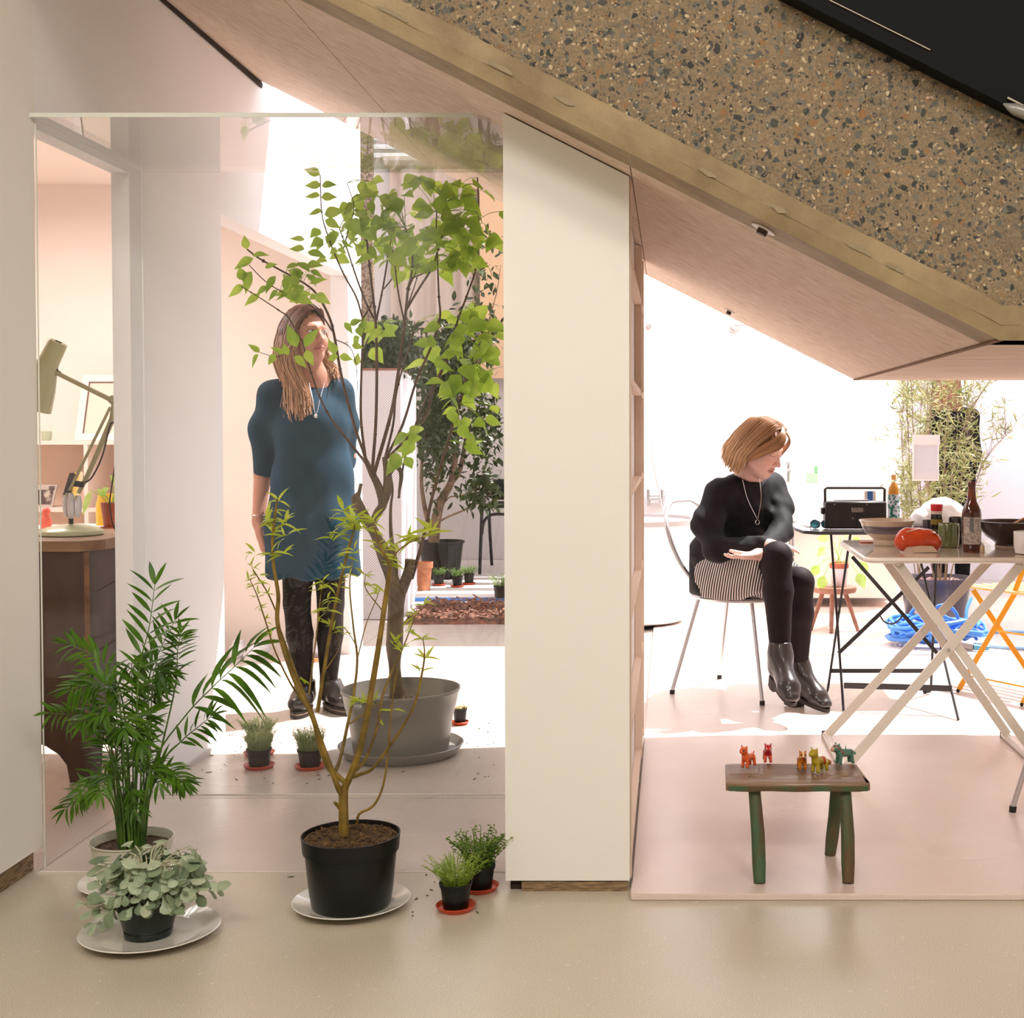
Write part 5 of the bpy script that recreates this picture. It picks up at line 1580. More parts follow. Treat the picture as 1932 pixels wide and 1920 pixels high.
def toy(u, v, rz, kind, name, label):
    """little painted wooden animal; u,v = picture point between its feet"""
    dy = (EYE - zt_) * FPX / (v - 813)
    loc = P(u, v, dy); loc.z = zt_ + 0.0016
    cols = {'orange': ('#e9622a', '#f0854c', '#8a2c12'), 'red': ('#c3141c', '#e8604a', '#5d0c10'), 'tiger': ('#dd8a17', '#f3dfae', '#4a2a10'),
            'olive': ('#b39a1f', '#cbb03a', '#b5361a'), 'teal': ('#4f7d69', '#6b9a80', '#b01f28')}[kind]
    A, B_, Cc = [lin(c) for c in cols]
    up = 0.008 if kind in ('olive', 'orange') else 0.0
    hd = (0, -0.024, 0.040 + up)
    pr = [cone((0, 0.016, 0.025), (0, -0.014, 0.027), 0.0092, 0.010, 0.006),
          cone((0, -0.014, 0.030), (0, -0.022, 0.040 + up * 0.5), 0.0085, 0.008, 0.006),
          ell(hd, (0.0095, 0.012, 0.0095), k=0.005), ell((0, hd[1] - 0.009, hd[2] - 0.002), (0.006, 0.007, 0.0055), k=0.004)]
    for sx in (-1, 1):
        pr += [cone((sx * 0.006, -0.015, 0.022), (sx * 0.0075, -0.017, 0.002), 0.0048, 0.0042, 0.003), cone((sx * 0.006, 0.017, 0.022), (sx * 0.0075, 0.020, 0.002), 0.0050, 0.0042, 0.003),
               cone((sx * 0.0065, hd[1] + 0.004, hd[2] + 0.006), (sx * 0.0085, hd[1] + 0.003, hd[2] + 0.0125), 0.0030, 0.0014, 0.002)]
    if kind == 'olive': pr += [cone((0, 0.024, 0.026), (0.004, 0.034, 0.016), 0.0025, 0.006, 0.002)]
    elif kind == 'teal': pr += [cone((0, 0.004, 0.033), (0, 0.004, 0.044), 0.0014, 0.0010, 0.001), cone((0, 0.024, 0.028), (0, 0.030, 0.022), 0.003, 0.004, 0.003)]
    else: pr += [cone((0, 0.023, 0.028), (0, 0.028, 0.036), 0.0028, 0.0018, 0.002)]
    pr.append(half((0, 0, 0.0), (0, 0, -1), 0.001))
    def colr(V):
        c = np.tile(A, (len(V), 1))
        x, y, z = V[:, 0], V[:, 1], V[:, 2]
        if kind == 'orange':
            m = np.sin(x * 700) * np.sin(y * 500 + z * 500) > 0.6; c[m & (y > 0)] = B_ * 1.2; m = (np.hypot(np.abs(x) - 0.006, z - hd[2] - 0.002) < 0.0022) & (y < hd[1] - 0.002); c[m] = lin('#2a1a12')
        if kind == 'red':
            c[z < 0.020] = B_
            m = (np.hypot(np.abs(x) - 0.005, z - hd[2] - 0.002) < 0.002) & (y < hd[1] - 0.004); c[m] = lin('#f3c4b4')
        if kind == 'tiger':
            m = np.sin(z * 900 + np.abs(x) * 300) > 0.45; c[m] = lin('#b4571a')
            m = (y < hd[1] - 0.003) & (z < hd[2] - 0.0005); c[m] = B_
            m = (y < hd[1] - 0.006) & (np.abs(x) < 0.006) & (np.abs(z - hd[2] + 0.004) < 0.0028); c[m] = lin('#b3141a')
            m = (np.hypot(np.abs(x) - 0.005, z - hd[2] - 0.004) < 0.002) & (y < hd[1] - 0.002); c[m] = Cc
            m = (np.abs(x) < 0.0016) & (z > hd[2] + 0.001); c[m] = B_
        if kind == 'olive':
            m = (y > 0.004) & (y < 0.014) & (z > 0.017); c[m] = Cc
            m = (y >= 0.014) & (y < 0.020) & (z > 0.020); c[m] = lin('#eddc8a')
            c[y > 0.029] = lin('#a5632a'); m = (np.abs(y + 0.004) < 0.0012); c[m] = lin('#6e4d14')
        if kind == 'teal':
            c[(y < hd[1] - 0.010)] = lin('#d59a7b'); m = (np.hypot(y - 0.016, z - 0.028) < 0.003) | (np.hypot(y + 0.012, z - 0.028) < 0.003); c[m] = lin('#1f2a24')
            m = np.abs((z - 0.035) + (y + 0.016) * 0.9) < 0.0016; c[m & (y < -0.006)] = Cc
        c[(z < 0.004)] *= 0.6
        return c
    t = solid(name, pr, (axis(-0.02, 0.02, 0.0013), axis(-0.045, 0.045, 0.0013), axis(-0.006, 0.07, 0.0013)), M('glossy_toy_paint', '#ffffff', 0.3, attr=True, coat=0.3), None, colr, relax=1)
    me = t.data
    # shift the mesh so that its origin sits between the feet again
    off = t.location.copy()
    me.transform(Matrix.Translation(off))
    t.location = loc
    t.rotation_euler = (0, 0, rz)
    s_ = 1.0 if kind not in ('teal', 'olive') else 1.1
    t.scale = (s_,) * 3
    return tag(t, label, 'toy animal', 'painted wooden animals on the small bench')
toy(1412, 1451, math.radians(-35 + 180 + 180), 'orange', 'toy_animal', 'orange painted toy animal at the left end of the small bench')
toy(1448, 1440, math.radians(0), 'red', 'toy_animal', 'red toy animal with pointed ears facing the viewer on the small bench')
toy(1513, 1454, math.radians(0), 'tiger', 'toy_animal', 'orange-yellow toy tiger with an open red mouth on the small bench')
toy(1546, 1460, math.radians(-42), 'olive', 'toy_animal', 'yellow-green toy animal with a red patch and curled tail on the bench')
toy(1593, 1445, math.radians(-62), 'teal', 'toy_animal', 'teal toy animal with a red collar at the right end of the bench')
# ================================================================== PEOPLE
m_skin = M('skin', '#ffffff', 0.5, attr=True, spec=0.35, nscale=9)
m_hair = M('hair', '#ffffff', 0.42, attr=True, spec=0.4, nscale=200)
m_sole_dk = M('dark_sole', '#2b2321', 0.6)
m_leather = M('black_leather', '#211a19', 0.32, coat=0.35, col2='#2c2321', nscale=14, bump=0.08, bscale=90)
m_tights = M('dark_tights', '#180b0e', 0.7, col2='#1d1013', nscale=20, spec=0.25)

def frame(fwd, up=(0, 0, 1)):
    """rows: left(+x local), fwd, up -> world; returns function local(side, fwd, up) -> vector offset, and matrix cols"""
    f = Vector(fwd).normalized(); u = Vector(up)
    l = u.cross(f).normalized()          # wearer's left
    u = f.cross(l).normalized()
    return l, f, u

def head_prims(C, l, f, u, neck_to, gaze_down=False):
    """C = centre between the ears at eye height"""
    def H(a, b, c): return C + l * a + f * b + u * c
    R = np.array([list(l), list(f), list(u)], dtype=np.float32).T
    pr = [ell(H(0, -0.016, 0.028), (0.072, 0.090, 0.082), R, 0.02),
          ell(H(0, 0.026, -0.026), (0.0585, 0.062, 0.084), R, 0.025),
          ell(H(0, 0.056, -0.094), (0.022, 0.021, 0.018), R, 0.03),
          cone(H(-0.046, 0.004, -0.062), H(-0.015, 0.055, -0.094), 0.017, 0.014, 0.03),
          cone(H(0.046, 0.004, -0.062), H(0.015, 0.055, -0.094), 0.017, 0.014, 0.03)]
    for s in (-1, 1):
        pr += [ell(H(s * 0.034, 0.060, -0.040), (0.023, 0.020, 0.024), R, 0.025),
               cone(H(s * 0.014, 0.082, 0.020), H(s * 0.042, 0.070, 0.020), 0.0075, 0.006, 0.018),
               ell(H(s * 0.032, 0.096, 0.000), (0.019, 0.017, 0.0115), R, 0.012, 's'),
               ell(H(s * 0.031, 0.0695, 0.0005), (0.0145, 0.0132, 0.0115), R, 0.003),
               ell(H(s * 0.074, -0.012, -0.012), (0.007, 0.017, 0.029), R, 0.008)]
        if gaze_down:
            pr.append(ell(H(s * 0.031, 0.0715, 0.0015), (0.0150, 0.0130, 0.0095), R, 0.004))
        else:
            pr.append(cone(H(s * 0.018, 0.080, 0.0085), H(s * 0.043, 0.073, 0.0075), 0.0030, 0.0028, 0.005))
    pr += [cone(H(0, 0.083, 0.006), H(0, 0.1045, -0.036), 0.0070, 0.0095, 0.012),
           ell(H(-0.0105, 0.0955, -0.0405), (0.0075, 0.0085, 0.0068), R, 0.006), ell(H(0.0105, 0.0955, -0.0405), (0.0075, 0.0085, 0.0068), R, 0.006),
           ell(H(0, 0.086, -0.0635), (0.0235, 0.0085, 0.0055), R, 0.004),
           ell(H(0, 0.0855, -0.0735), (0.0205, 0.0090, 0.0062), R, 0.004),
           cone(H(-0.021, 0.088, -0.0685), H(0.021, 0.088, -0.0685), 0.0022, 0.0022, 0.003, 's'),
           cone(H(0, -0.022, -0.055), neck_to, 0.050, 0.056, 0.03)]
    return pr

def face_color(C, l, f, u, base, gaze=(0, 1, 0), closed=False, brow='#7a5236'):
    base = lin(base); lip = base * 0.55 + lin('#b5504e') * 0.45; brow = lin(brow); blush = lin('#e39a88')
    L3 = np.array([list(l), list(f), list(u)])
    def fn(V):
        q = (V - np.array(C)) @ L3.T
        s, b, c = q[:, 0], q[:, 1], q[:, 2]
        a = np.abs(s)
        col = np.tile(base, (len(V), 1))
        front = b > 0.035
        near = np.linalg.norm(q, axis=1) < 0.16
        g = np.exp(-(((a - 0.038) / 0.018) ** 2 + ((c + 0.038) / 0.018) ** 2)) * front * near
        col = col * (1 - 0.5 * g[:, None]) + blush * 0.5 * g[:, None]
        g = (np.exp(-((s / 0.012) ** 2 + ((c + 0.038) / 0.012) ** 2)) * (b > 0.09))[:, None] * 0.4
        col = col * (1 - g) + blush * g
        lp = ((s / 0.025) ** 2 + ((c + 0.069) / 0.0115) ** 2 < 1) & (b > 0.07)
        col[lp] = lip
        col[lp & (np.abs(c + 0.0685) < 0.0014)] = lip * 0.5
        bw = (a > 0.013) & (a < 0.050) & (np.abs(c - 0.0245 - 0.004 * np.sin((a - 0.013) / 0.037 * PI)) < 0.0035) & front
        col[bw] = col[bw] * 0.35 + brow * 0.65
        if closed:
            ln = (a > 0.017) & (a < 0.045) & (np.abs(c + 0.0045 + 0.0025 * (1 - ((a - 0.031) / 0.014) ** 2)) < 0.0016) & (b > 0.06)
            col[ln] = lin('#3a211a')
        else:
            e = (((a - 0.031) / 0.0135) ** 2 + ((c - 0.0) / 0.0058) ** 2 < 1) & (b > 0.06)
            col[e] = lin('#e6dcd8')
            gs = gaze[0]
            ir = np.hypot(s - np.sign(s) * 0.031 - gs, c - 0.0012) < 0.0056
            col[e & ir] = lin('#5a6a7c')
            col[e & (np.hypot(s - np.sign(s) * 0.031 - gs, c - 0.0012) < 0.0024)] = lin('#0c0808')
            ed = (((a - 0.031) / 0.0152) ** 2 + ((c - 0.0012) / 0.0072) ** 2 < 1) & ~e & (c > 0.0) & (b > 0.06)
            col[ed] = lin('#4a2a20')
        nz = (np.hypot(a - 0.007, c + 0.0465) < 0.0026) & (b > 0.085)
        col[nz] = base * 0.35
        return col
    return fn

def hand_prims(w, d, n, curl=0.5, thumb=1, S=1.0, spread=0.10, palm=0.075):
    """w wrist point, d direction of the fingers, n back-of-hand normal, thumb=+1/-1 side"""
    w = Vector(w); d = Vector(d).normalized(); n = Vector(n); n = (n - d * n.dot(d)).normalized()
    s = d.cross(n) * thumb
    pr = []
    R = np.array([list(s), list(d), list(n)], dtype=np.float32).T
    pc = w + d * palm * 0.52 * S
    pr.append(ell(pc, (0.037 * S, palm * 0.62 * S, 0.0145 * S), R, 0.01))
    pr.append(cone(w - d * 0.01, w + d * 0.02, 0.022 * S, 0.021 * S, 0.015, side=tuple(s), flat=0.75))
    for i, (off, ln) in enumerate(((0.027, 0.070), (0.009, 0.079), (-0.009, 0.073), (-0.026, 0.056))):
        k = w + d * (palm * (0.98 - 0.06 * (i == 3) - 0.03 * (i == 0))) * S + s * off * S
        dd = (d + s * off * spread * 30 * 0.1).normalized()
        p = k - d * 0.02 * S
        a = 0.0
        q = p
        for j, fr in enumerate((0.52, 0.30, 0.24)):
            a += curl * (0.35 if j == 0 else 0.62)
            v = (dd * math.cos(a) - n * math.sin(a))
            q2 = q + v * (ln * fr + (0.02 if j == 0 else 0)) * S
            pr.append(cone(q, q2, (0.0088 - 0.0010 * j) * S, (0.0082 - 0.0010 * j) * S, 0.0035))
            q = q2
    b = w + d * 0.018 * S + s * 0.020 * S - n * 0.004 * S
    t1 = b + (s * 0.55 + d * 0.75 - n * 0.25).normalized() * 0.040 * S
    t2 = t1 + (s * 0.25 + d * 0.85 - n * 0.40 * (0.5 + curl)).normalized() * 0.030 * S
    t3 = t2 + (s * 0.05 + d * 0.9 - n * 0.45 * (0.5 + curl)).normalized() * 0.022 * S
    pr += [cone(b, t1, 0.0125 * S, 0.0105 * S, 0.008), cone(t1, t2, 0.0102 * S, 0.0092 * S, 0.003), cone(t2, t3, 0.0092 * S, 0.0075 * S, 0.003)]
    return pr

def strands(mb, paths, n, jit, r0, r1, c0, c1, seed, tipj=0.01, wave=0.0):
    """interpolate between guide paths (each list of Vectors of equal length)"""
    rr = random.Random(seed)
    G = [spline(p, 5) for p in paths]
    m = min(len(g) for g in G)
    for i in range(n):
        t = rr.random() * (len(G) - 1)
        k = min(int(t), len(G) - 2); f = t - k
        off = Vector((rr.uniform(-1, 1), rr.uniform(-1, 1), rr.uniform(-1, 1))) * jit
        tj = Vector((rr.uniform(-1, 1), rr.uniform(-1, 1), rr.uniform(-1, 1))) * tipj
        ph = rr.random() * 6; ph2 = rr.random() * 6
        pts = []
        end = m if rr.random() < 0.6 else int(m * rr.uniform(0.86, 1.0))
        for j in range(end):
            g = G[k][j].lerp(G[k + 1][j], f)
            u = j / (m - 1)
            g = g + off * (0.35 + 0.65 * u) + tj * u * u
            if wave:
                g = g + Vector((math.sin(u * 15 + ph * 0.45), math.cos(u * 12 + ph2 * 0.45), 0)) * wave * max(0, u - 0.35) * 1.6
            pts.append(g)
        tone = rr.uniform(0.75, 1.2)
        base = len(mb.v)
        mb.cur = (1, 1, 1, 1)
        rad = [r0, r0 * 1.1, r0, r1]
        mb.tube(pts, rad, 5)
        nn = len(pts)
        for j in range(nn):
            u = j / (m - 1)
            u = min(1, max(0, (u - 0.25) / 0.6))
            c = [(c0[x] * (1 - u) + c1[x] * u) * tone for x in range(3)] + [1]
            for q in range(5):
                mb.c[base + j * 5 + q] = tuple(c)

# ------------------------------------------------------------------ person standing behind the glass
Y0 = 5.42
root = P(600, 1345, Y0); root.z = 0
pn = thing('person', 'standing person with long fair wavy hair in a loose dark teal dress and black tights', 'person', root)
th = math.radians(28)
bf = Vector((math.sin(th), -math.cos(th), 0)); bl = Vector((math.cos(th), math.sin(th), 0))
hth = math.radians(52)
hf = Vector((math.sin(hth) * math.cos(0.10), -math.cos(hth) * math.cos(0.10), math.sin(0.10)))
l_, f_, u_ = frame(hf)
l_ = -l_ if l_.dot(bl) < 0 else l_
HC = P(577, 631, Y0 - 0.01)
neck_b = P(588, 712, Y0 + 0.015)
hp = head_prims(HC, l_, f_, u_, neck_b + Vector((0, 0, 0.0)))
shR, shL = P(516, 744, Y0 - 0.04), P(640, 740, Y0 + 0.08)
chest = P(588, 800, Y0); waist = P(590, 900, Y0); hips = P(590, 985, Y0)
elbR, wrR = P(496, 890, Y0 + 0.05), P(487, 985, Y0 + 0.0)
kneeR, ankR = P(560, 1138, Y0 - 0.02), P(574, 1292, Y0 + 0.02)
kneeL, ankL = P(624, 1138, Y0 + 0.03), P(620, 1290, Y0 + 0.05)
hipR, hipL = P(566, 985, Y0 - 0.02), P(620, 985, Y0 + 0.04)
bls = tuple(bl)
body = hp + [cone(neck_b, chest, 0.06, 0.105, 0.06, side=bls, flat=0.75),
    cone(shR, shL, 0.045, 0.045, 0.05), cone(chest, waist, 0.125, 0.115, 0.05, side=bls, flat=0.75), cone(waist, hips, 0.12, 0.155, 0.05, side=bls, flat=0.75),
    cone(shR, elbR, 0.042, 0.036, 0.03), cone(elbR, wrR, 0.036, 0.024, 0.012),
    cone(shL, P(655, 860, Y0 + 0.14), 0.042, 0.036, 0.03), cone(P(655, 860, Y0 + 0.14), P(610, 925, Y0 + 0.20), 0.034, 0.024, 0.012),
    cone(hipR, kneeR, 0.074, 0.050, 0.012), cone(hipL, kneeL, 0.074, 0.050, 0.012),
    cone(kneeR, kneeR.lerp(ankR, 0.38), 0.048, 0.049, 0.01), cone(kneeR.lerp(ankR, 0.38), ankR, 0.049, 0.030, 0.01),
    cone(kneeL, kneeL.lerp(ankL, 0.38), 0.048, 0.049, 0.01), cone(kneeL.lerp(ankL, 0.38), ankL, 0.049, 0.030, 0.01)]
hd_dir = (P(492, 1030, Y0 - 0.02) - wrR)
body += hand_prims(wrR, hd_dir, (-0.9, -0.45, 0.0), 0.45, 1)
body += hand_prims(P(610, 925, Y0 + 0.20), (-0.9, 0.1, -0.35), (0, 1, 0.1), 0.5, -1)
ax = (axis(root.x - 0.33, root.x + 0.36, 0.009, [(HC.x - 0.12, HC.x + 0.13, 0.0030), (wrR.x - 0.06, wrR.x + 0.07, 0.0042)]),
      axis(Y0 - 0.22, Y0 + 0.32, 0.009, [(HC.y - 0.13, HC.y + 0.12, 0.0034)]),
      axis(-0.02 + 0.03, 1.72, 0.011, [(HC.z - 0.14, HC.z + 0.13, 0.0028), (wrR.z - 0.14, wrR.z + 0.02, 0.0040)]))
solid('body', body, ax, m_skin, pn, face_color(HC, l_, f_, u_, '#cf9580', (0.002, 1, 0)), relax=1)
# dress
def cloth_axes(lo, hi, h): return tuple(axis(lo[i], hi[i], h) for i in range(3))
hemz = P(590, 1088, Y0).z
dr = [cone(shR + Vector((0.0, 0, -0.005)), shL + Vector((0, 0, -0.005)), 0.050, 0.050, 0.06),
      cone(neck_b + Vector((0, 0, -0.03)), chest, 0.075, 0.135, 0.06, side=bls, flat=0.72),
      cone(chest, waist, 0.142, 0.148, 0.06, side=bls, flat=0.78), cone(waist, hips, 0.148, 0.172, 0.06, side=bls, flat=0.78),
      cone(hips, P(591, 1110, Y0), 0.176, 0.196, 0.06, side=bls, flat=0.80),
      # sleeves
      cone(shR, P(500, 810, Y0 + 0.0), 0.056, 0.060, 0.05), cone(P(500, 810, Y0), P(500, 895, Y0 + 0.05), 0.060, 0.046, 0.04),
      cone(shL, P(650, 800, Y0 + 0.12), 0.054, 0.052, 0.05), cone(P(650, 800, Y0 + 0.12), P(652, 870, Y0 + 0.15), 0.052, 0.046, 0.04),
      # neckline, hem and cuffs
      ell(neck_b + Vector((0.005, -0.04, 0.033)), (0.072, 0.085, 0.040), None, 0.012, 's'),
      cone(hips + Vector((0, 0, -0.10)), P(591, 1150, Y0), 0.150, 0.188, 0.01, 's', side=bls, flat=0.78),
      half((0, 0, hemz), (0, 0, -1)),
      ell(P(499, 905, Y0 + 0.05), (0.040, 0.040, 0.030), None, 0.008, 's')]
fo = lambda X, Y, Z: 0.0062 * np.clip((1.12 - Z) * 1.4, 0.0, 1) * (np.sin((X * BL0[0] + Y * BL0[1]) * 55 + 3 * Z) + 0.5 * np.sin((X * BL0[0] + Y * BL0[1]) * 23 + 1)) + 0.0015 * np.sin(X * 60 + Z * 22)
BL0 = (bl.x, bl.y) 
m_dress = M('teal_wool_dress', '#12364a', 0.8, col2='#173f55', nscale=12, spec=0.25)
solid('dress', dr, cloth_axes((root.x - 0.36, Y0 - 0.25, hemz - 0.03), (root.x + 0.36, Y0 + 0.30, neck_b.z + 0.06), 0.0075), m_dress, pn, disp=fo, relax=12)
# tights
tg = []
for hp_, kn, an in ((hipR, kneeR, ankR), (hipL, kneeL, ankL)):
    tg += [cone(hp_, kn, 0.078, 0.0545, 0.012), cone(kn, kn.lerp(an, 0.38), 0.0525, 0.0535, 0.012), cone(kn.lerp(an, 0.38), an, 0.0535, 0.034, 0.012), cone(an, an + Vector((0, 0, -0.05)), 0.035, 0.035, 0.012)]
tg.append(half((0, 0, hips.z - 0.06), (0, 0, 1)))
solid('tights', tg, cloth_axes((root.x - 0.25, Y0 - 0.2, 0.06), (root.x + 0.25, Y0 + 0.25, hips.z), 0.007), m_tights, pn, relax=3)
# shoes
def shoe_mesh(par, heel, toe_dir, L_=0.245, hh=0.085, up_r=0.043, heel_h=0.028, open_top=None):
    d = Vector(toe_dir).normalized(); s = Vector((d.y, -d.x, 0))
    heel = Vector(heel)
    z0 = heel_h
    a = heel + Vector((0, 0, z0 + 0.032)); b_ = heel + d * (L_ - 0.075) + Vector((0, 0, z0 + 0.026))
    pr = [cone(a, a.lerp(b_, 0.55), 0.036, 0.040, 0.02, side=tuple(s), flat=0.85), cone(a.lerp(b_, 0.55), b_, 0.042, 0.041, 0.02, side=tuple(s), flat=0.66),
          cone(a + Vector((0, 0, 0.0)) + d * 0.015, a + Vector((0, 0, hh - 0.032)) + d * 0.012, up_r, up_r, 0.02),
          cone(a + d * 0.05 + Vector((0, 0, 0.03)), b_ - d * 0.02, 0.034, 0.03, 0.03), half((0, 0, z0 - 0.001), (0, 0, -1))]
    lo = [min(heel[i], (heel + d * L_)[i]) - 0.07 for i in range(2)] + [-0.01]; hi = [max(heel[i], (heel + d * L_)[i]) + 0.07 for i in range(2)] + [z0 + hh + 0.08]
    pr.append(half((0, 0, z0 + hh + 0.012), (0, 0, 1)))
    o = solid('shoe', pr, cloth_axes(lo, hi, 0.0055), m_leather, par, relax=4)
    b = MB(); poly = []
    for k in range(36):
        an = 2 * PI * k / 36
        y = (L_ - 0.0) / 2 - 0.04 + (L_ / 2) * math.sin(an)
        wdt = 0.043 * (1.0 if y > L_ * 0.35 else 0.86)
        poly.append(heel + d * y + s * wdt * math.cos(an) + Vector((0, 0, 0.0005)))
    b.prism(poly, (0, 0, z0 * 1.0)); b.build('sole', m_sole_dk, o)
    b = MB(); q = [p + Vector((0, 0, z0 * 0.62)) + (p - heel - d * (L_ / 2 - 0.04)).normalized() * 0.0015 for p in poly]
    b.tube(q + [q[0]], 0.0018, 5, cap=False); b.build('welt', M('pale_welt', '#9a7c64', 0.6), o)
    for k in range(3):
        c = heel + d * (0.075 + 0.022 * k) + Vector((0, 0, z0 + hh - 0.012 - 0.012 * k))
        MB().tube([c - s * 0.020, c + Vector((0, 0, 0.006)), c + s * 0.020], 0.0022, 6).build('lace', m_sole_dk, o)
    return o
hR = Vector((ankR.x, ankR.y + 0.02, 0)); hL = Vector((ankL.x, ankL.y + 0.01, 0))
shoe_mesh(pn, hR, (0.10, -1, 0)); shoe_mesh(pn, hL, (0.62, -0.78, 0))
# hair: an under-layer plus strands
def HH(a, b, c): return HC + l_ * a + f_ * b + u_ * c
Rm = np.array([list(l_), list(f_), list(u_)], dtype=np.float32).T
hr = [ell(HH(0, -0.022, 0.030), (0.082, 0.092, 0.086), Rm, 0.02),
      cone(HH(-0.070, -0.030, 0.0), HH(-0.078, -0.025, -0.16), 0.030, 0.030, 0.03), cone(HH(0.066, -0.040, 0.0), HH(0.070, -0.010, -0.13), 0.026, 0.030, 0.03),
      cone(HH(0, -0.075, 0.0), HH(0, -0.075, -0.16), 0.055, 0.05, 0.04),
      ell(HH(0, 0.075, -0.030), (0.060, 0.058, 0.096), Rm, 0.006, 's'), ell(HH(0, 0.045, -0.085), (0.050, 0.06, 0.06), Rm, 0.006, 's')]
ROOT, TIP = lin('#5f3322'), lin('#cfa384')
def hair_col(V):
    z = np.clip((HC.z + 0.02 - V[:, 2]) / 0.20, 0, 1)[:, None]
    return lin('#4a271a') * (1 - z) + lin('#a0704f') * z
hair = solid('hair', hr, cloth_axes(tuple(HC - Vector((0.18, 0.18, 0.24))), tuple(HC + Vector((0.18, 0.18, 0.15))), 0.005), m_hair, pn, hair_col,
             disp=lambda X, Y, Z: 0.0015 * np.sin(X * 420 + Z * 30) + 0.001 * np.sin(Y * 380), relax=1)
mb = MB()
def guides(side, lens, flare):
    out = []
    for fr_, (a0, b0, c0, a1, b1, a2, b2, z2, a3, b3, z3) in enumerate(lens):
        out.append([HH(side * 0.004, b0, c0), HH(side * a0 * 0.6, b0 - 0.004, c0 - 0.012), HH(side * a1, b1, 0.025), HH(side * (a1 + 0.008), b1 - 0.002, -0.045), HH(side * a2, b2, z2), HH(side * a3, b3, z3)])
    return out
right = guides(-1, [(0.055, 0.082, 0.094, 0.072, 0.038, 0.083, 0.020, -0.150, 0.064, 0.066, -0.300), (0.06, 0.058, 0.112, 0.078, 0.020, 0.086, 0.012, -0.150, 0.070, 0.060, -0.325),
                    (0.06, 0.030, 0.118, 0.083, -0.005, 0.092, 0.000, -0.150, 0.085, 0.050, -0.345),
                    (0.06, -0.010, 0.120, 0.086, -0.035, 0.096, -0.030, -0.150, 0.098, 0.020, -0.330),
                    (0.06, -0.050, 0.110, 0.080, -0.070, 0.088, -0.070, -0.140, 0.092, -0.040, -0.270),
                    (0.03, -0.080, 0.090, 0.045, -0.105, 0.050, -0.110, -0.130, 0.050, -0.100, -0.240)], 0)
left = guides(1, [(0.05, 0.082, 0.094, 0.067, 0.030, 0.076, 0.018, -0.110, 0.086, 0.050, -0.170), (0.05, 0.060, 0.112, 0.070, 0.006, 0.078, 0.004, -0.110, 0.088, 0.045, -0.175),
                  (0.06, 0.030, 0.118, 0.078, -0.015, 0.084, 0.000, -0.120, 0.104, 0.030, -0.190),
                  (0.06, -0.020, 0.120, 0.084, -0.045, 0.090, -0.040, -0.120, 0.100, -0.020, -0.200),
                  (0.03, -0.070, 0.100, 0.050, -0.100, 0.055, -0.105, -0.120, 0.055, -0.100, -0.210)], 0)
strands(mb, right, 900, 0.008, 0.0021, 0.0012, ROOT, TIP, 5, 0.020, 0.016)
strands(mb, left, 600, 0.008, 0.0021, 0.0012, ROOT, TIP, 6, 0.020, 0.016)
mb.build('hair_strands', m_hair, pn)
# necklace
m_silver = M('silver_chain', '#e6e2e0', 0.2, 0.9)
pd = P(596, 782, Y0 - 0.165)
MB().tube(spline([P(583, 722, Y0 - 0.105), P(590, 752, Y0 - 0.145), pd, P(604, 752, Y0 - 0.14), P(612, 722, Y0 - 0.085)]), 0.0012, 5).build('necklace', m_silver, pn)
MB().sphere(pd + Vector((0, -0.002, -0.006)), (0.007, 0.004, 0.008), 10, 8).build('pendant', m_silver, pn)
MB().tube([wrR + Vector((0.027 * math.cos(a), 0.027 * math.sin(a), 0.03)) for a in [2 * PI * k / 16 for k in range(17)]], 0.0011, 5, cap=False).build('bracelet', m_silver, pn)

# ------------------------------------------------------------------ seated person
Y1 = 5.62
root = Vector((CH.x + 0.04, CH.y - 0.1, 0))
ps = thing('person', 'seated person with a chin-length bob, black top, striped skirt and black ankle boots', 'person', root)
th = math.radians(42)
bf = Vector((math.sin(th), -math.cos(th), 0)); bl = Vector((math.cos(th), math.sin(th), 0))
bls = tuple(bl)
SZ = ZR + 0.43
hth = math.radians(58)
tilt = -0.42
hf = Vector((math.sin(hth) * math.cos(tilt), -math.cos(hth) * math.cos(tilt), math.sin(tilt)))
l_, f_, u_ = frame(hf)
l_ = -l_ if l_.dot(bl) < 0 else l_
HC = P(1436, 843, Y1 - 0.14)
neck_b = P(1413, 905, Y1 - 0.06)
pelv = P(1375, 1098, Y1 + 0.02); pelv.z = SZ + 0.105
chest = P(1392, 965, Y1 - 0.02); waist = P(1382, 1040, Y1 + 0.02)
shR, shL = P(1356, 931, Y1 - 0.16), P(1456, 918, Y1 + 0.08)
elbR, wrR = P(1352, 1036, Y1 - 0.30), P(1452, 1027, Y1 - 0.37)
elbL, wrL = P(1474, 1003, Y1 - 0.12), P(1428, 1046, Y1 - 0.40)
hipR, hipL = pelv + bl * -0.085 + bf * 0.03, pelv + bl * 0.085 + bf * 0.03
hipR.z = hipL.z = SZ + 0.085
kneeR, kneeL = P(1466, 1050, 5.22), P(1508, 1098, 5.36)
ankR, ankL = P(1472, 1236, 5.18), P(1506, 1262, 5.42)
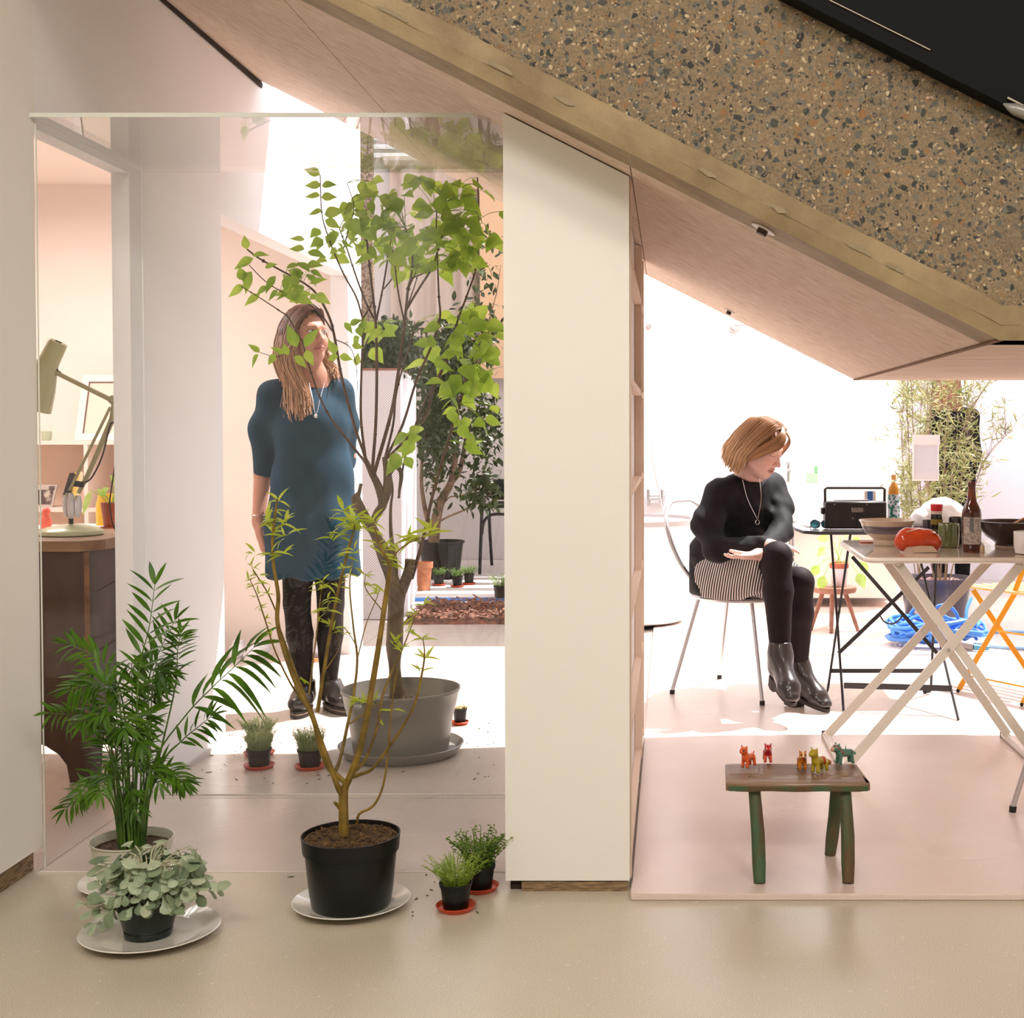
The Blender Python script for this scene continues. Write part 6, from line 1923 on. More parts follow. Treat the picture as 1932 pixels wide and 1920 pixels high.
body = head_prims(HC, l_, f_, u_, neck_b, True) + [
    cone(neck_b, chest, 0.055, 0.10, 0.05, side=bls, flat=0.75), cone(shR, shL, 0.042, 0.042, 0.05),
    cone(chest, waist, 0.12, 0.12, 0.05, side=bls, flat=0.8), cone(waist, pelv, 0.125, 0.15, 0.05, side=bls, flat=0.85),
    cone(shR, P(1334, 988, Y1 - 0.22), 0.040, 0.038, 0.02), cone(P(1334, 988, Y1 - 0.22), elbR, 0.038, 0.034, 0.02), cone(elbR, wrR, 0.032, 0.022, 0.01), cone(shL, P(1472, 955, Y1 + 0.02), 0.040, 0.036, 0.02), cone(P(1472, 955, Y1 + 0.02), elbL, 0.036, 0.032, 0.02), cone(elbL, wrL, 0.032, 0.022, 0.01),
    cone(hipR, kneeR, 0.080, 0.055, 0.02), cone(hipL, kneeL, 0.080, 0.055, 0.02),
    cone(kneeR, kneeR.lerp(ankR, 0.35), 0.052, 0.054, 0.02), cone(kneeR.lerp(ankR, 0.35), ankR, 0.054, 0.034, 0.02),
    cone(kneeL, kneeL.lerp(ankL, 0.35), 0.052, 0.054, 0.02), cone(kneeL.lerp(ankL, 0.35), ankL, 0.054, 0.034, 0.02)]
body += hand_prims(wrL, P(1376, 1055, Y1 - 0.46) - wrL, (0.1, -0.1, -1), 0.35, -1, 0.92)
body += hand_prims(wrR, P(1495, 1030, Y1 - 0.32) - wrR, (0.1, -0.3, 0.95), 0.30, 1, 0.92)
mnx, mxx = root.x - 0.25, kneeL.x + 0.12
ax = (axis(mnx, mxx, 0.010, [(HC.x - 0.12, HC.x + 0.14, 0.0030), (wrL.x - 0.13, wrR.x + 0.12, 0.0042)]),
      axis(5.00, 5.95, 0.010, [(HC.y - 0.13, HC.y + 0.12, 0.0034), (wrR.y - 0.07, wrL.y + 0.05, 0.0042)]),
      axis(0.12, HC.z + 0.17, 0.011, [(HC.z - 0.15, HC.z + 0.13, 0.0030), (wrL.z - 0.05, wrR.z + 0.05, 0.0042)]))
solid('body', body, ax, m_skin, ps, face_color(HC, l_, f_, u_, '#f4c6b8', closed=True, brow='#a9714e'), relax=1)
m_top = M('black_wool_top', '#130f12', 0.75, col2='#1a1619', nscale=20, spec=0.3)
tp = [cone(shR, shL, 0.050, 0.050, 0.05), cone(neck_b + Vector((0, 0, -0.02)), shR + Vector((0.02, 0, 0.0)), 0.045, 0.045, 0.05), cone(neck_b + Vector((0, 0, -0.02)), shL, 0.045, 0.045, 0.05), cone(neck_b + Vector((0, 0, -0.025)), chest, 0.078, 0.150, 0.06, side=bls, flat=0.75),
      cone(chest, waist, 0.155, 0.165, 0.06, side=bls, flat=0.82), cone(waist, pelv + Vector((0, 0, -0.015)) - bf * 0.03, 0.165, 0.172, 0.05, side=bls, flat=0.9),
      cone(shR, P(1334, 988, Y1 - 0.22), 0.052, 0.062, 0.04), cone(P(1334, 988, Y1 - 0.22), elbR, 0.062, 0.052, 0.03), cone(elbR, elbR.lerp(wrR, 0.86), 0.052, 0.036, 0.02),
      cone(shL, P(1472, 955, Y1 + 0.02), 0.050, 0.054, 0.04), cone(P(1472, 955, Y1 + 0.02), elbL, 0.056, 0.048, 0.03), cone(elbL, elbL.lerp(wrL, 0.80), 0.048, 0.036, 0.02),
      ell(P(1325, 1040, Y1 - 0.02), (0.05, 0.06, 0.04), None, 0.05), ell(P(1330, 1095, Y1 - 0.0), (0.055, 0.07, 0.05), None, 0.05),
      cone(P(1345, 1095, Y1 - 0.06), P(1405, 1075, Y1 - 0.20), 0.075, 0.050, 0.05),
      ell(neck_b + Vector((0.012, -0.03, 0.026)), (0.070, 0.080, 0.034), None, 0.012, 's'), half((0, 0, SZ + 0.012), (0, 0, -1))]
solid('top', tp, cloth_axes((mnx - 0.02, 5.0, SZ - 0.02), (mxx, 5.95, neck_b.z + 0.06), 0.0078), m_top, ps,
      disp=lambda X, Y, Z: 0.004 * np.sin(Z * 85 + X * 30 + 2 * np.sin(Y * 18)) * np.clip((1.0 - Z) * 3, 0, 1) + 0.0015 * np.sin(X * 120 + Z * 60), relax=5)
# striped skirt
t = NT('striped_skirt')
v = t.coord((1, 1, 1), (0, math.radians(-14), math.radians(10)))
wv = t.n('ShaderNodeTexWave', _bands_direction='X')
wv.inputs['Scale'].default_value = 29.0; wv.inputs['Distortion'].default_value = 1.4; wv.inputs['Detail'].default_value = 1.0; wv.inputs['Detail Scale'].default_value = 0.25
t.l(v, wv.inputs['Vector'])
t.l(t.ramp(wv.outputs['Fac'], [(0.52, '#1b1417'), (0.62, '#d9c9c4')]), t.b.inputs['Base Color']); t.b.inputs['Roughness'].default_value = 0.8
m_skirt = t.m
kd = (kneeR - hipR).normalized()
sk = [cone(pelv - bf * 0.02, hipR + bf * 0.05, 0.155, 0.105, 0.06, side=bls, flat=0.8), cone(pelv - bf * 0.02, hipL + bf * 0.05, 0.150, 0.10, 0.06, side=bls, flat=0.8),
      cone(hipR + Vector((0, 0, 0.01)), kneeR + Vector((0, 0, 0.006)), 0.108, 0.075, 0.04), cone(hipL, hipL.lerp(kneeL, 0.75), 0.10, 0.082, 0.04),
      cone(hipR + Vector((0, 0, -0.03)), kneeR.lerp(hipR, 0.3) + Vector((0, 0, -0.06)), 0.07, 0.06, 0.05),
      half(kneeR - kd * 0.035 , tuple((kd + Vector((0, 0, -0.45))).normalized())), half((0, 0, SZ + 0.004), (0, 0, -1)), half((0, 0, pelv.z + 0.10), (0, 0, 1))]
solid('skirt', sk, cloth_axes((mnx, 5.0, SZ - 0.02), (mxx, 5.95, kneeR.z + 0.12), 0.0078), m_skirt, ps,
      disp=lambda X, Y, Z: 0.0025 * np.sin(X * 70 - Z * 50), relax=4)
tg = []
for hp_, kn, an in ((hipR, kneeR, ankR), (hipL, kneeL, ankL)):
    tg += [cone(hp_.lerp(kn, 0.4), kn, 0.075, 0.0595, 0.02), cone(kn, kn.lerp(an, 0.35), 0.057, 0.0585, 0.02), cone(kn.lerp(an, 0.35), an, 0.0585, 0.039, 0.02)]
solid('tights', tg, cloth_axes((mnx, 5.0, 0.15), (mxx, 5.95, kneeR.z + 0.10), 0.0075), m_tights, ps, relax=1)
# ankle boots
def boot(par, ank, down, toe, H=0.115, shaft=0.045, top=0.055, L_=0.235, heel=0.060):
    """ank ankle centre; down = leg direction; toe = direction of the foot"""
    dn = Vector(down).normalized(); to = Vector(toe).normalized()
    s = dn.cross(to).normalized(); up = -(to.cross(s)) if (to.cross(s)).dot(dn) > 0 else to.cross(s)
    nup = (s.cross(to)); nup = nup if nup.dot(dn) < 0 else -nup
    nup.normalize()
    hc = ank + dn * (H - 0.045) - to * 0.012
    ball = hc + to * 0.125 - nup * 0.020
    tip = hc + to * 0.172 - nup * 0.036
    pr = [cone(ank - dn * top, ank + dn * 0.02, shaft, shaft * 0.98, 0.02), cone(ank, hc, shaft * 0.98, 0.040, 0.03),
          cone(hc, ball, 0.040, 0.040, 0.025, side=tuple(s), flat=0.80), cone(ball, tip, 0.041, 0.033, 0.02, side=tuple(s), flat=0.66),
          cone(ank + to * 0.02, ball + nup * 0.01, 0.034, 0.03, 0.03), half(ank - dn * top * 0.98, tuple(-dn)),
          half(hc - nup * 0.040, tuple((-nup - to * 0.10).normalized()))]
    ps_ = [ank - dn * (top + 0.05), hc - to * 0.06, tip + to * 0.05, hc - nup * 0.06, hc + nup * 0.06, ball + s * 0.06, ball - s * 0.06, hc + s * 0.06, hc - s * 0.06, ank + s * 0.06, ank - s * 0.06]
    lo = [min(p[i] for p in ps_) - 0.01 for i in range(3)]; hi = [max(p[i] for p in ps_) + 0.01 for i in range(3)]
    o = solid('boot', pr, cloth_axes(lo, hi, 0.0050), m_leather, par, relax=4)
    b = MB(); poly = []
    for k in range(30):
        an = 2 * PI * k / 30
        y = 0.076 + 0.119 * math.sin(an); wd = 0.0385 if y > 0.07 else 0.031
        poly.append(hc + to * (y) - nup * (0.031 + y * 0.10) + s * wd * math.cos(an))
    b.prism(poly, -nup * 0.015); b.build('sole', m_sole_dk, o)
    b = MB(); hp2 = []
    for a, c in ((-0.030, -0.034), (0.030, -0.034), (0.034, 0.0), (0.028, 0.026), (-0.028, 0.026), (-0.034, 0.0)):
        hp2.append(hc + s * a + to * (c + 0.0) - nup * 0.0455)
    b.prism(hp2, -nup * heel); b.build('heel', m_sole_dk, o)
    return o, nup, hc
toL = Vector((0.62, -0.78, 0)).normalized()
# planted foot: put the sole on the floor
hgt = ankL.z - ZR
hb = boot(ps, ankL, (0.02, 0.0, -1), (toL.x, toL.y, -0.12), H=hgt - 0.0905 + 0.045, heel=0.045)
boot(ps, ankR, (0.02, -0.05, -1), (0.22, -0.95, -0.30), H=0.100, heel=0.045)
# hair bob
def HH(a, b, c): return HC + l_ * a + f_ * b + u_ * c
Rm = np.array([list(l_), list(f_), list(u_)], dtype=np.float32).T
hr = [ell(HH(0, -0.020, 0.028), (0.080, 0.092, 0.083), Rm, 0.02), cone(HH(-0.068, -0.032, 0.0), HH(-0.076, -0.045, -0.085), 0.032, 0.030, 0.03),
      cone(HH(0.072, -0.032, 0.0), HH(0.074, -0.035, -0.085), 0.030, 0.026, 0.03), cone(HH(0, -0.075, 0.0), HH(0, -0.090, -0.075), 0.055, 0.045, 0.04),
      ell(HH(0, 0.080, -0.040), (0.062, 0.058, 0.078), Rm, 0.006, 's'), ell(HH(0, 0.045, -0.085), (0.060, 0.06, 0.06), Rm, 0.006, 's')]
c_r, c_t = lin('#a57a55'), lin('#dab48a')
solid('hair', hr, cloth_axes(tuple(HC - Vector((0.18, 0.18, 0.20))), tuple(HC + Vector((0.18, 0.18, 0.15))), 0.005), m_hair, ps,
      lambda V: np.tile(lin('#a27650'), (len(V), 1)), disp=lambda X, Y, Z: 0.0015 * np.sin(X * 420 + Z * 30), relax=1)
mb = MB()
def g6(side, b0, c0, a1, b1, z1, a2, b2, z2, a3, b3, z3, part=0.006):
    return [HH(side * part, b0, c0), HH(side * (a1 * 0.55), b0 * 0.9 + b1 * 0.1, c0 - 0.008), HH(side * a1, b1, z1), HH(side * (a2 + a1) / 2, (b1 + b2) / 2, (z1 + z2) / 2), HH(side * a2, b2, z2), HH(side * a3, b3, z3)]
R2 = [g6(-1, 0.062, 0.108, 0.083, 0.022, 0.02, 0.094, -0.006, -0.055, 0.090, -0.002, -0.118),
      g6(-1, 0.020, 0.121, 0.090, -0.018, 0.02, 0.103, -0.034, -0.055, 0.100, -0.030, -0.122),
      g6(-1, -0.030, 0.120, 0.088, -0.055, 0.02, 0.099, -0.068, -0.055, 0.094, -0.068, -0.115),
      g6(-1, -0.080, 0.098, 0.055, -0.106, 0.02, 0.062, -0.122, -0.055, 0.056, -0.122, -0.100),
      g6(-1, -0.092, 0.085, 0.015, -0.122, 0.02, 0.018, -0.136, -0.055, 0.015, -0.134, -0.095)]
L2 = [g6(1, 0.064, 0.106, 0.078, 0.024, 0.02, 0.086, 0.020, -0.055, 0.080, 0.034, -0.112),
      g6(1, 0.020, 0.121, 0.088, -0.018, 0.02, 0.096, -0.020, -0.055, 0.092, -0.006, -0.118),
      g6(1, -0.040, 0.118, 0.082, -0.065, 0.02, 0.092, -0.080, -0.055, 0.088, -0.078, -0.112),
      g6(1, -0.092, 0.085, 0.015, -0.122, 0.02, 0.018, -0.136, -0.055, 0.015, -0.134, -0.095)]
strands(mb, R2, 420, 0.006, 0.0021, 0.0010, c_r, c_t, 8, 0.007, 0.0015)
strands(mb, L2, 260, 0.006, 0.0021, 0.0010, c_r, c_t, 9, 0.007, 0.002)
# fringe swept over the brow
FR = [[HH(0.004, 0.055, 0.113), HH(-0.030, 0.074, 0.096), HH(-0.060, 0.066, 0.062), HH(-0.078, 0.044, 0.026), HH(-0.086, 0.022, -0.010), HH(-0.090, 0.004, -0.05)],
      [HH(0.006, 0.060, 0.110), HH(-0.018, 0.086, 0.086), HH(-0.042, 0.090, 0.052), HH(-0.064, 0.066, 0.020), HH(-0.078, 0.036, -0.012), HH(-0.086, 0.012, -0.05)],
      [HH(0.006, 0.075, 0.100), HH(-0.010, 0.094, 0.074), HH(-0.030, 0.098, 0.045), HH(-0.052, 0.084, 0.022), HH(-0.070, 0.058, 0.000), HH(-0.080, 0.030, -0.03)]]
strands(mb, FR, 420, 0.006, 0.0020, 0.0010, c_r, lin('#b98a62'), 10, 0.004, 0)
FL = [[HH(0.006, 0.062, 0.108), HH(0.030, 0.086, 0.085), HH(0.052, 0.080, 0.055), HH(0.068, 0.060, 0.015), HH(0.078, 0.042, -0.035), HH(0.076, 0.042, -0.085)],
      [HH(0.006, 0.072, 0.103), HH(0.026, 0.094, 0.078), HH(0.046, 0.092, 0.050), HH(0.062, 0.074, 0.012), HH(0.074, 0.054, -0.03), HH(0.076, 0.050, -0.07)]]
strands(mb, FL, 90, 0.004, 0.0020, 0.0010, c_r, c_t, 11, 0.004, 0)
mb.build('hair_strands', m_hair, ps)
MB().tube(spline([HH(-0.082, -0.002, -0.045), HH(-0.088, 0.002, -0.062), HH(-0.087, 0.004, -0.088)]), 0.0014, 6).build('earring', m_silver, ps)
pd = P(1429, 985, Y1 - 0.20)
b = MB(); b.tube(spline([P(1401, 905, Y1 - 0.17), P(1410, 940, Y1 - 0.19), P(1428, 978, Y1 - 0.20)]), 0.0013, 5)
b.tube(spline([P(1433, 898, Y1 - 0.15), P(1436, 940, Y1 - 0.185), P(1430, 978, Y1 - 0.20)]), 0.0013, 5); b.build('necklace', m_silver, ps)
MB().tube([pd + Vector((0.008 * math.cos(a), -0.004, 0.010 * math.sin(a))) for a in [2 * PI * k / 18 for k in range(19)]], 0.0016, 6, cap=False).build('pendant', m_silver, ps)

# ------------------------------------------------------------------ person behind the willow, back turned
Y2 = 9.45
root = P(1798, 1100, Y2); root.z = 0
pw = thing('person', 'person with long auburn hair and black clothes seen from behind through the willow', 'person', root)
hz_ = 1.52
HCp = Vector((P(1787, 700, Y2).x, Y2, hz_ - 0.0))
sh = P(1797, 778, Y2)
bodyp = [ell((HCp.x, Y2, hz_), (0.075, 0.092, 0.11)), cone((HCp.x, Y2, hz_ - 0.08), (sh.x, Y2, sh.z + 0.02), 0.05, 0.055, 0.03), cone((sh.x, Y2, sh.z - 0.05), (sh.x, Y2, 0.95), 0.12, 0.11, 0.05, side=(1, 0, 0), flat=0.7),
         cone((sh.x, Y2, 0.95), (sh.x, Y2, 0.82), 0.12, 0.14, 0.05, side=(1, 0, 0), flat=0.75)]
for s in (-1, 1):
    S_ = Vector((sh.x + s * 0.13, Y2, sh.z - 0.03)); E = Vector((sh.x + s * 0.17, Y2 + 0.02, sh.z - 0.29)); W = Vector((sh.x + s * 0.15, Y2 + 0.10, sh.z - 0.50))
    bodyp += [cone(S_, E, 0.04, 0.036, 0.03), cone(E, W, 0.034, 0.024, 0.02)]
    bodyp += hand_prims(W, (0, 0.25, -1), (s, 0, 0), 0.5, 1, 0.95)
    Hp = Vector((sh.x + s * 0.075, Y2, 0.82)); K = Vector((sh.x + s * 0.08, Y2 - 0.01, 0.46)); A = Vector((sh.x + s * 0.08, Y2 + 0.02, 0.08))
    bodyp += [cone(Hp, K, 0.08, 0.052, 0.03), cone(K, A, 0.052, 0.034, 0.03), cone(A + Vector((0, 0, -0.045)), A + Vector((0, 0.14, -0.05)), 0.03, 0.028, 0.02)]
solid('body', bodyp, cloth_axes((sh.x - 0.3, Y2 - 0.2, 0.003), (sh.x + 0.3, Y2 + 0.3, hz_ + 0.14), 0.009), m_skin, pw, lambda V: np.tile(lin('#d9a08a'), (len(V), 1)), relax=1)
cl = [cone((sh.x - 0.13, Y2, sh.z - 0.03), (sh.x + 0.13, Y2, sh.z - 0.03), 0.055, 0.055, 0.05), cone((sh.x, Y2, sh.z - 0.05), (sh.x, Y2, 0.95), 0.14, 0.135, 0.05, side=(1, 0, 0), flat=0.75),
      cone((sh.x, Y2, 0.95), (sh.x, Y2, 0.75), 0.14, 0.165, 0.05, side=(1, 0, 0), flat=0.78)]
for s in (-1, 1):
    S_ = Vector((sh.x + s * 0.13, Y2, sh.z - 0.03)); E = Vector((sh.x + s * 0.17, Y2 + 0.02, sh.z - 0.29)); W = Vector((sh.x + s * 0.15, Y2 + 0.10, sh.z - 0.48))
    cl += [cone(S_, E, 0.052, 0.048, 0.03), cone(E, W, 0.046, 0.034, 0.02)]
cl += [half((0, 0, 0.72), (0, 0, -1)), ell((HCp.x, Y2, sh.z + 0.045), (0.065, 0.065, 0.035), None, 0.01, 's')]
solid('jacket', cl, cloth_axes((sh.x - 0.3, Y2 - 0.25, 0.70), (sh.x + 0.3, Y2 + 0.3, sh.z + 0.09), 0.010), M('black_jacket', '#080607', 0.8, spec=0.2), pw, disp=lambda X, Y, Z: 0.004 * np.sin(X * 45 + Z * 20), relax=1)
tr = []
for s in (-1, 1):
    Hp = Vector((sh.x + s * 0.075, Y2, 0.80)); K = Vector((sh.x + s * 0.08, Y2 - 0.01, 0.46)); A = Vector((sh.x + s * 0.08, Y2 + 0.02, 0.06))
    tr += [cone(Hp, K, 0.095, 0.066, 0.03), cone(K, A, 0.066, 0.05, 0.03), half((0, 0, 0.03), (0, 0, -1))]
solid('trousers', tr, cloth_axes((sh.x - 0.25, Y2 - 0.2, 0.0), (sh.x + 0.25, Y2 + 0.2, 0.9), 0.010), M('black_trousers', '#080607', 0.85, spec=0.2), pw, relax=1)
mb = MB()
G = []
for k in range(9):
    a = math.radians(-200 + 220 * k / 8)
    c, s = math.cos(a), math.sin(a)
    G.append([Vector((HCp.x + c * 0.01, Y2 + s * 0.01, hz_ + 0.115)), Vector((HCp.x + c * 0.06, Y2 + s * 0.07, hz_ + 0.09)), Vector((HCp.x + c * 0.085, Y2 + s * 0.10, hz_)), Vector((HCp.x + c * 0.088, Y2 + s * 0.105, hz_ - 0.12)), Vector((HCp.x + 0.006 + c * 0.095, Y2 + s * 0.115, hz_ - 0.22))])
strands(mb, G, 420, 0.008, 0.0035, 0.002, lin('#6e4330'), lin('#8f5d45'), 12, 0.012, 0.004)
mb.build('hair', m_hair, pw)
# ================================================================== PLANTS
NARROW = (0.0, 0.7, 1.0, 0.9, 0.55, 0.0)
rp = random.Random(21)
def rv(a=1.0): return Vector((rp.uniform(-a, a), rp.uniform(-a, a), rp.uniform(-a, a)))

# ---- big tree in the grey pot
Yt = 4.70
m_bark2 = M('tree_bark', '#54412f', 0.85, col2='#7d684f', nscale=22, stretch=(1, 1, 0.35), bump=0.7, bscale=50)
m_twig = M('red_brown_twig', '#4b2c1f', 0.6, col2='#6a4630', nscale=30)
m_leafb = M('lilac_leaf', '#8cae30', 0.42, transl=0.62, col2='#c3da5c', nscale=7, spec=0.35)
HEART = (0.0, 0.50, 0.86, 1.0, 0.99, 0.90, 0.74, 0.54, 0.34, 0.15, 0.0)
m_gpot = M('grey_plastic_pot', '#7b766f', 0.38, col2='#868078', nscale=4)
PB = PF(757, 1440); PB = Vector((P(757, 1440, Yt).x, Yt, 0))
t = thing('potted_tree', 'tall many-stemmed tree with heart-shaped green leaves in the large grey pot', 'tree', PB + Vector((0, 0, 0.014)))
zt_p = P(757, 1297, Yt).z
R_t = (P(870, 1300, Yt).x - P(648, 1300, Yt).x) / 2
R_b = R_t * 0.80
MB().lathe(PB + Vector((0, 0, 0.014)), [(R_b * 0.95, 0), (R_b, 0.006), (R_t * 0.905, zt_p - 0.075), (R_t * 0.93, zt_p - 0.075), (R_t * 0.975, zt_p - 0.028), (R_t, zt_p - 0.022), (R_t, zt_p - 0.014), (R_t - 0.006, zt_p - 0.014), (R_t * 0.90, zt_p - 0.10), (0, zt_p - 0.10)], 56).build('pot', m_gpot, t)
soil(PB, R_t * 0.89, zt_p - 0.085, n=90).build('soil', M('pale_soil', '#8b7a66', 0.9, col2='#5f4f3e', nscale=40), t)
b = MB()
def TP(u, v, dy=0.0): return P(u, v, Yt + dy)
trunk = [TP(752, 1318), TP(747, 1290), TP(744, 1240), TP(745, 1200), TP(747, 1150), TP(748, 1118)]
b.tube(spline(trunk, 5), [0.034, 0.024, 0.020, 0.030, 0.029, 0.028, 0.034], 14)
b.tube(spline([TP(747, 1125), TP(738, 1085, -.01), TP(724, 1052, -.02), TP(708, 1008, -.03), TP(690, 978, -.03), TP(677, 957, -.03), TP(671, 938, -.02)], 5), [0.028, 0.024, 0.021, 0.018, 0.018, 0.021, 0.017], 12)
b.tube([TP(671, 940, -.02), TP(678, 928, -.02), TP(681, 912, -.02)], [0.015, 0.007, 0.006], 8)
b.tube(spline([TP(700, 995, -.03), TP(712, 968, -.02), TP(722, 950), TP(714, 918), TP(702, 893), TP(690, 868)], 5), [0.011, 0.015, 0.016, 0.014, 0.012, 0.008], 10)
b.tube(spline([TP(722, 950), TP(730, 925, .01), TP(731, 895, .01), TP(725, 862, .01)], 5), [0.016, 0.017, 0.014, 0.008], 10)
b.tube(spline([TP(731, 900, .01), TP(745, 880, .01), TP(757, 893, .01), TP(753, 930, .01)], 5), [0.009, 0.009, 0.008, 0.005], 8)
b.tube(spline([TP(752, 1125), TP(764, 1098, .01), TP(772, 1072, .01), TP(774, 1055, .01)], 5), [0.022, 0.020, 0.018, 0.019], 12)
b.tube(spline([TP(712, 1010, -.03), TP(733, 1040), TP(742, 1055)], 5), [0.012, 0.012, 0.014], 8)
b.tube(spline([TP(744, 1110, .0), TP(745, 1060, .02), TP(738, 1010, .02), TP(737, 960, .02), TP(741, 925, .02), TP(738, 895, .02)], 5), [0.013, 0.009, 0.006, 0.004, 0.002], 8)
for a in (-70, -20, 40, 110, 200):
    a = math.radians(a)
    b.tube(spline([PB + Vector((0, 0, zt_p - 0.03)), PB + Vector((0.05 * math.cos(a), 0.05 * math.sin(a), zt_p - 0.05)), PB + Vector((0.11 * math.cos(a), 0.11 * math.sin(a), zt_p - 0.088))]), [0.018, 0.011, 0.005], 8)
b.build('trunk', m_bark2, t)
br = MB()
BR = [  # (points), depth drift, radius
    ([(690, 868), (681, 790), (682, 700), (685, 620), (684, 600)], -0.03, 0.0055),
    ([(684, 600), (672, 560), (650, 520), (632, 480), (617, 440), (607, 400), (604, 330)], -0.10, 0.0035),
    ([(684, 602), (700, 575), (706, 560)], -0.04, 0.0035),
    ([(692, 870), (668, 800), (645, 712), (632, 640), (622, 600), (600, 558), (575, 535), (530, 510), (490, 488), (466, 470)], -0.22, 0.0055),
    ([(627, 625), (605, 592), (578, 572), (535, 552), (500, 530), (470, 500)], -0.26, 0.0030),
    ([(573, 650), (545, 600), (530, 588), (500, 568), (455, 540)], -0.30, 0.0030),
    ([(697, 885), (660, 835), (622, 785), (600, 740), (580, 680), (572, 650)], -0.18, 0.0050),
    ([(573, 652), (566, 640), (530, 672), (490, 665)], -0.2, 0.0022),
    ([(705, 885), (709, 800), (711, 700), (709, 610), (704, 560), (697, 500), (693, 462), (690, 440)], 0.02, 0.0060),
    ([(710, 605), (722, 545), (733, 480), (740, 440)], 0.06, 0.0040), ([(710, 608), (690, 570), (668, 510), (655, 470), (640, 430)], 0.08, 0.0040),
    ([(724, 545), (740, 525), (746, 510), (735, 490)], 0.08, 0.0028),
    ([(712, 890), (738, 780), (752, 700), (761, 630), (766, 585), (770, 545), (776, 520), (778, 480), (765, 430)], -0.03, 0.0068),
    ([(764, 612), (752, 555), (745, 500), (741, 470)], -0.06, 0.0035),
    ([(766, 585), (790, 545), (815, 505), (828, 465), (838, 425), (842, 380)], -0.02, 0.0045),
    ([(776, 525), (800, 515), (822, 500)], 0.02, 0.0030), ([(770, 545), (782, 520), (788, 505)], -0.04, 0.0028), ([(765, 588), (775, 560), (785, 530), (790, 505)], 0.04, 0.0028),
    ([(727, 862), (742, 800), (748, 740), (770, 660), (785, 610)], 0.06, 0.0048),
    ([(729, 862), (760, 800), (785, 720), (815, 650), (830, 600), (828, 560), (826, 510), (823, 440), (824, 400)], 0.02, 0.0052),
    ([(735, 868), (800, 790), (815, 740), (838, 690), (865, 600), (880, 560), (897, 510), (902, 470), (903, 400), (901, 335)], 0.10, 0.0048),
    ([(777, 1092), (800, 1010), (815, 940), (840, 850), (868, 760), (885, 690), (905, 640)], 0.05, 0.0070),
    ([(752, 940), (765, 860), (792, 780), (820, 720), (838, 690)], 0.08, 0.0042),
    ([(868, 760), (850, 700), (838, 660)], 0.02, 0.0028), ([(890, 680), (915, 640), (935, 600)], 0.0, 0.0028),
    ([(632, 640), (660, 655), (672, 690), (675, 740)], -0.15, 0.0020), ([(648, 470), (660, 425), (668, 390), (655, 345)], -0.05, 0.0025),
]
tips = []
allp = []
for pts, dd, r in BR:
    n = len(pts)
    v0 = pts[0][1]
    base_dd = 0.0
    q = []
    for i, (u, v) in enumerate(pts):
        f = i / (n - 1)
        st0 = -0.012 if (pts[0] in ((690, 868), (692, 870), (697, 885), (705, 885), (712, 890))) else 0.01 if pts[0] in ((727, 862), (729, 862), (735, 868)) else dd * 0.6
        if i == 0: u, v = {(697, 885): (697, 882), (705, 885): (702, 894), (712, 890): (705, 897), (735, 868): (727, 868)}.get((u, v), (u, v))
        q.append(TP(u, v, st0 + (dd - st0) * f))
    q = spline(q, 5)
    br.tube(q, [r, r * 0.85, r * 0.65, r * 0.5], 7)
    for k in range(4, len(q) - 2, 7):
        br.sphere(q[k], r * 1.15, 7, 5)
    allp += [(p, (q[min(i + 1, len(q) - 1)] - q[max(i - 1, 0)]).normalized()) for i, p in enumerate(q)]
br.build('branches', m_twig, t)
lf = MB(); pt = MB()
def put_leaf(c, L, W=None, hang=0.6, d=None, prof=HEART):
    d = d or Vector((rp.uniform(-1, 1), rp.uniform(-0.9, 0.5), rp.uniform(-1, 0.25) * hang - 0.15))
    n = Vector((rp.uniform(-0.6, 0.6), -0.7 + rp.uniform(-0.4, 0.6), rp.uniform(0.1, 1.0)))
    lf.leaf(c, d, n, L, W or L * rp.uniform(0.62, 0.8), prof, rp.uniform(0.0, 0.4), rp.uniform(0.1, 0.45))
# dense heads: sample picture-sized regions at the tree's own depth, attach by a petiole to the nearest twig
def near(c):
    return min(allp, key=lambda q: (q[0] - c).length_squared)[0]
def cluster(poly, n, Lr, dyr):
    us = [p[0] for p in poly]; vs = [p[1] for p in poly]
    k = 0; tries = 0
    while k < n and tries < n * 30:
        tries += 1
        u, v = rp.uniform(min(us), max(us)), rp.uniform(min(vs), max(vs))
        ins = False
        j = len(poly) - 1
        for i in range(len(poly)):
            (x1, y1), (x2, y2) = poly[i], poly[j]
            if (y1 > v) != (y2 > v) and u < (x2 - x1) * (v - y1) / (y2 - y1) + x1: ins = not ins
            j = i
        if not ins: continue
        c = TP(u, v, rp.uniform(*dyr))
        b0 = near(c)
        if (b0 - c).length > 0.14: c = b0 + (c - b0).normalized() * 0.12
        L = rp.uniform(*Lr)
        put_leaf(c, L)
        pt.tube([b0, (b0 + c) / 2 + Vector((0, 0, 0.008)), c], 0.0011, 4)
        k += 1
cluster([(650, 335), (720, 340), (790, 330), (850, 325), (925, 335), (945, 400), (943, 470), (905, 500), (880, 520), (830, 510), (790, 500), (760, 520), (720, 500), (690, 480), (655, 440), (645, 400)], 165, (0.052, 0.082), (-0.12, 0.15))
cluster([(650, 380), (760, 420), (900, 430), (900, 490), (760, 500), (680, 490)], 50, (0.05, 0.08), (-0.12, 0.15))
cluster([(840, 560), (900, 570), (945, 600), (945, 680), (930, 740), (880, 730), (850, 760), (830, 700), (800, 690), (790, 640), (815, 610)], 60, (0.055, 0.095), (-0.10, 0.12))
cluster([(690, 600), (740, 580), (760, 640), (735, 670), (700, 660)], 9, (0.06, 0.08), (-0.05, 0.1))
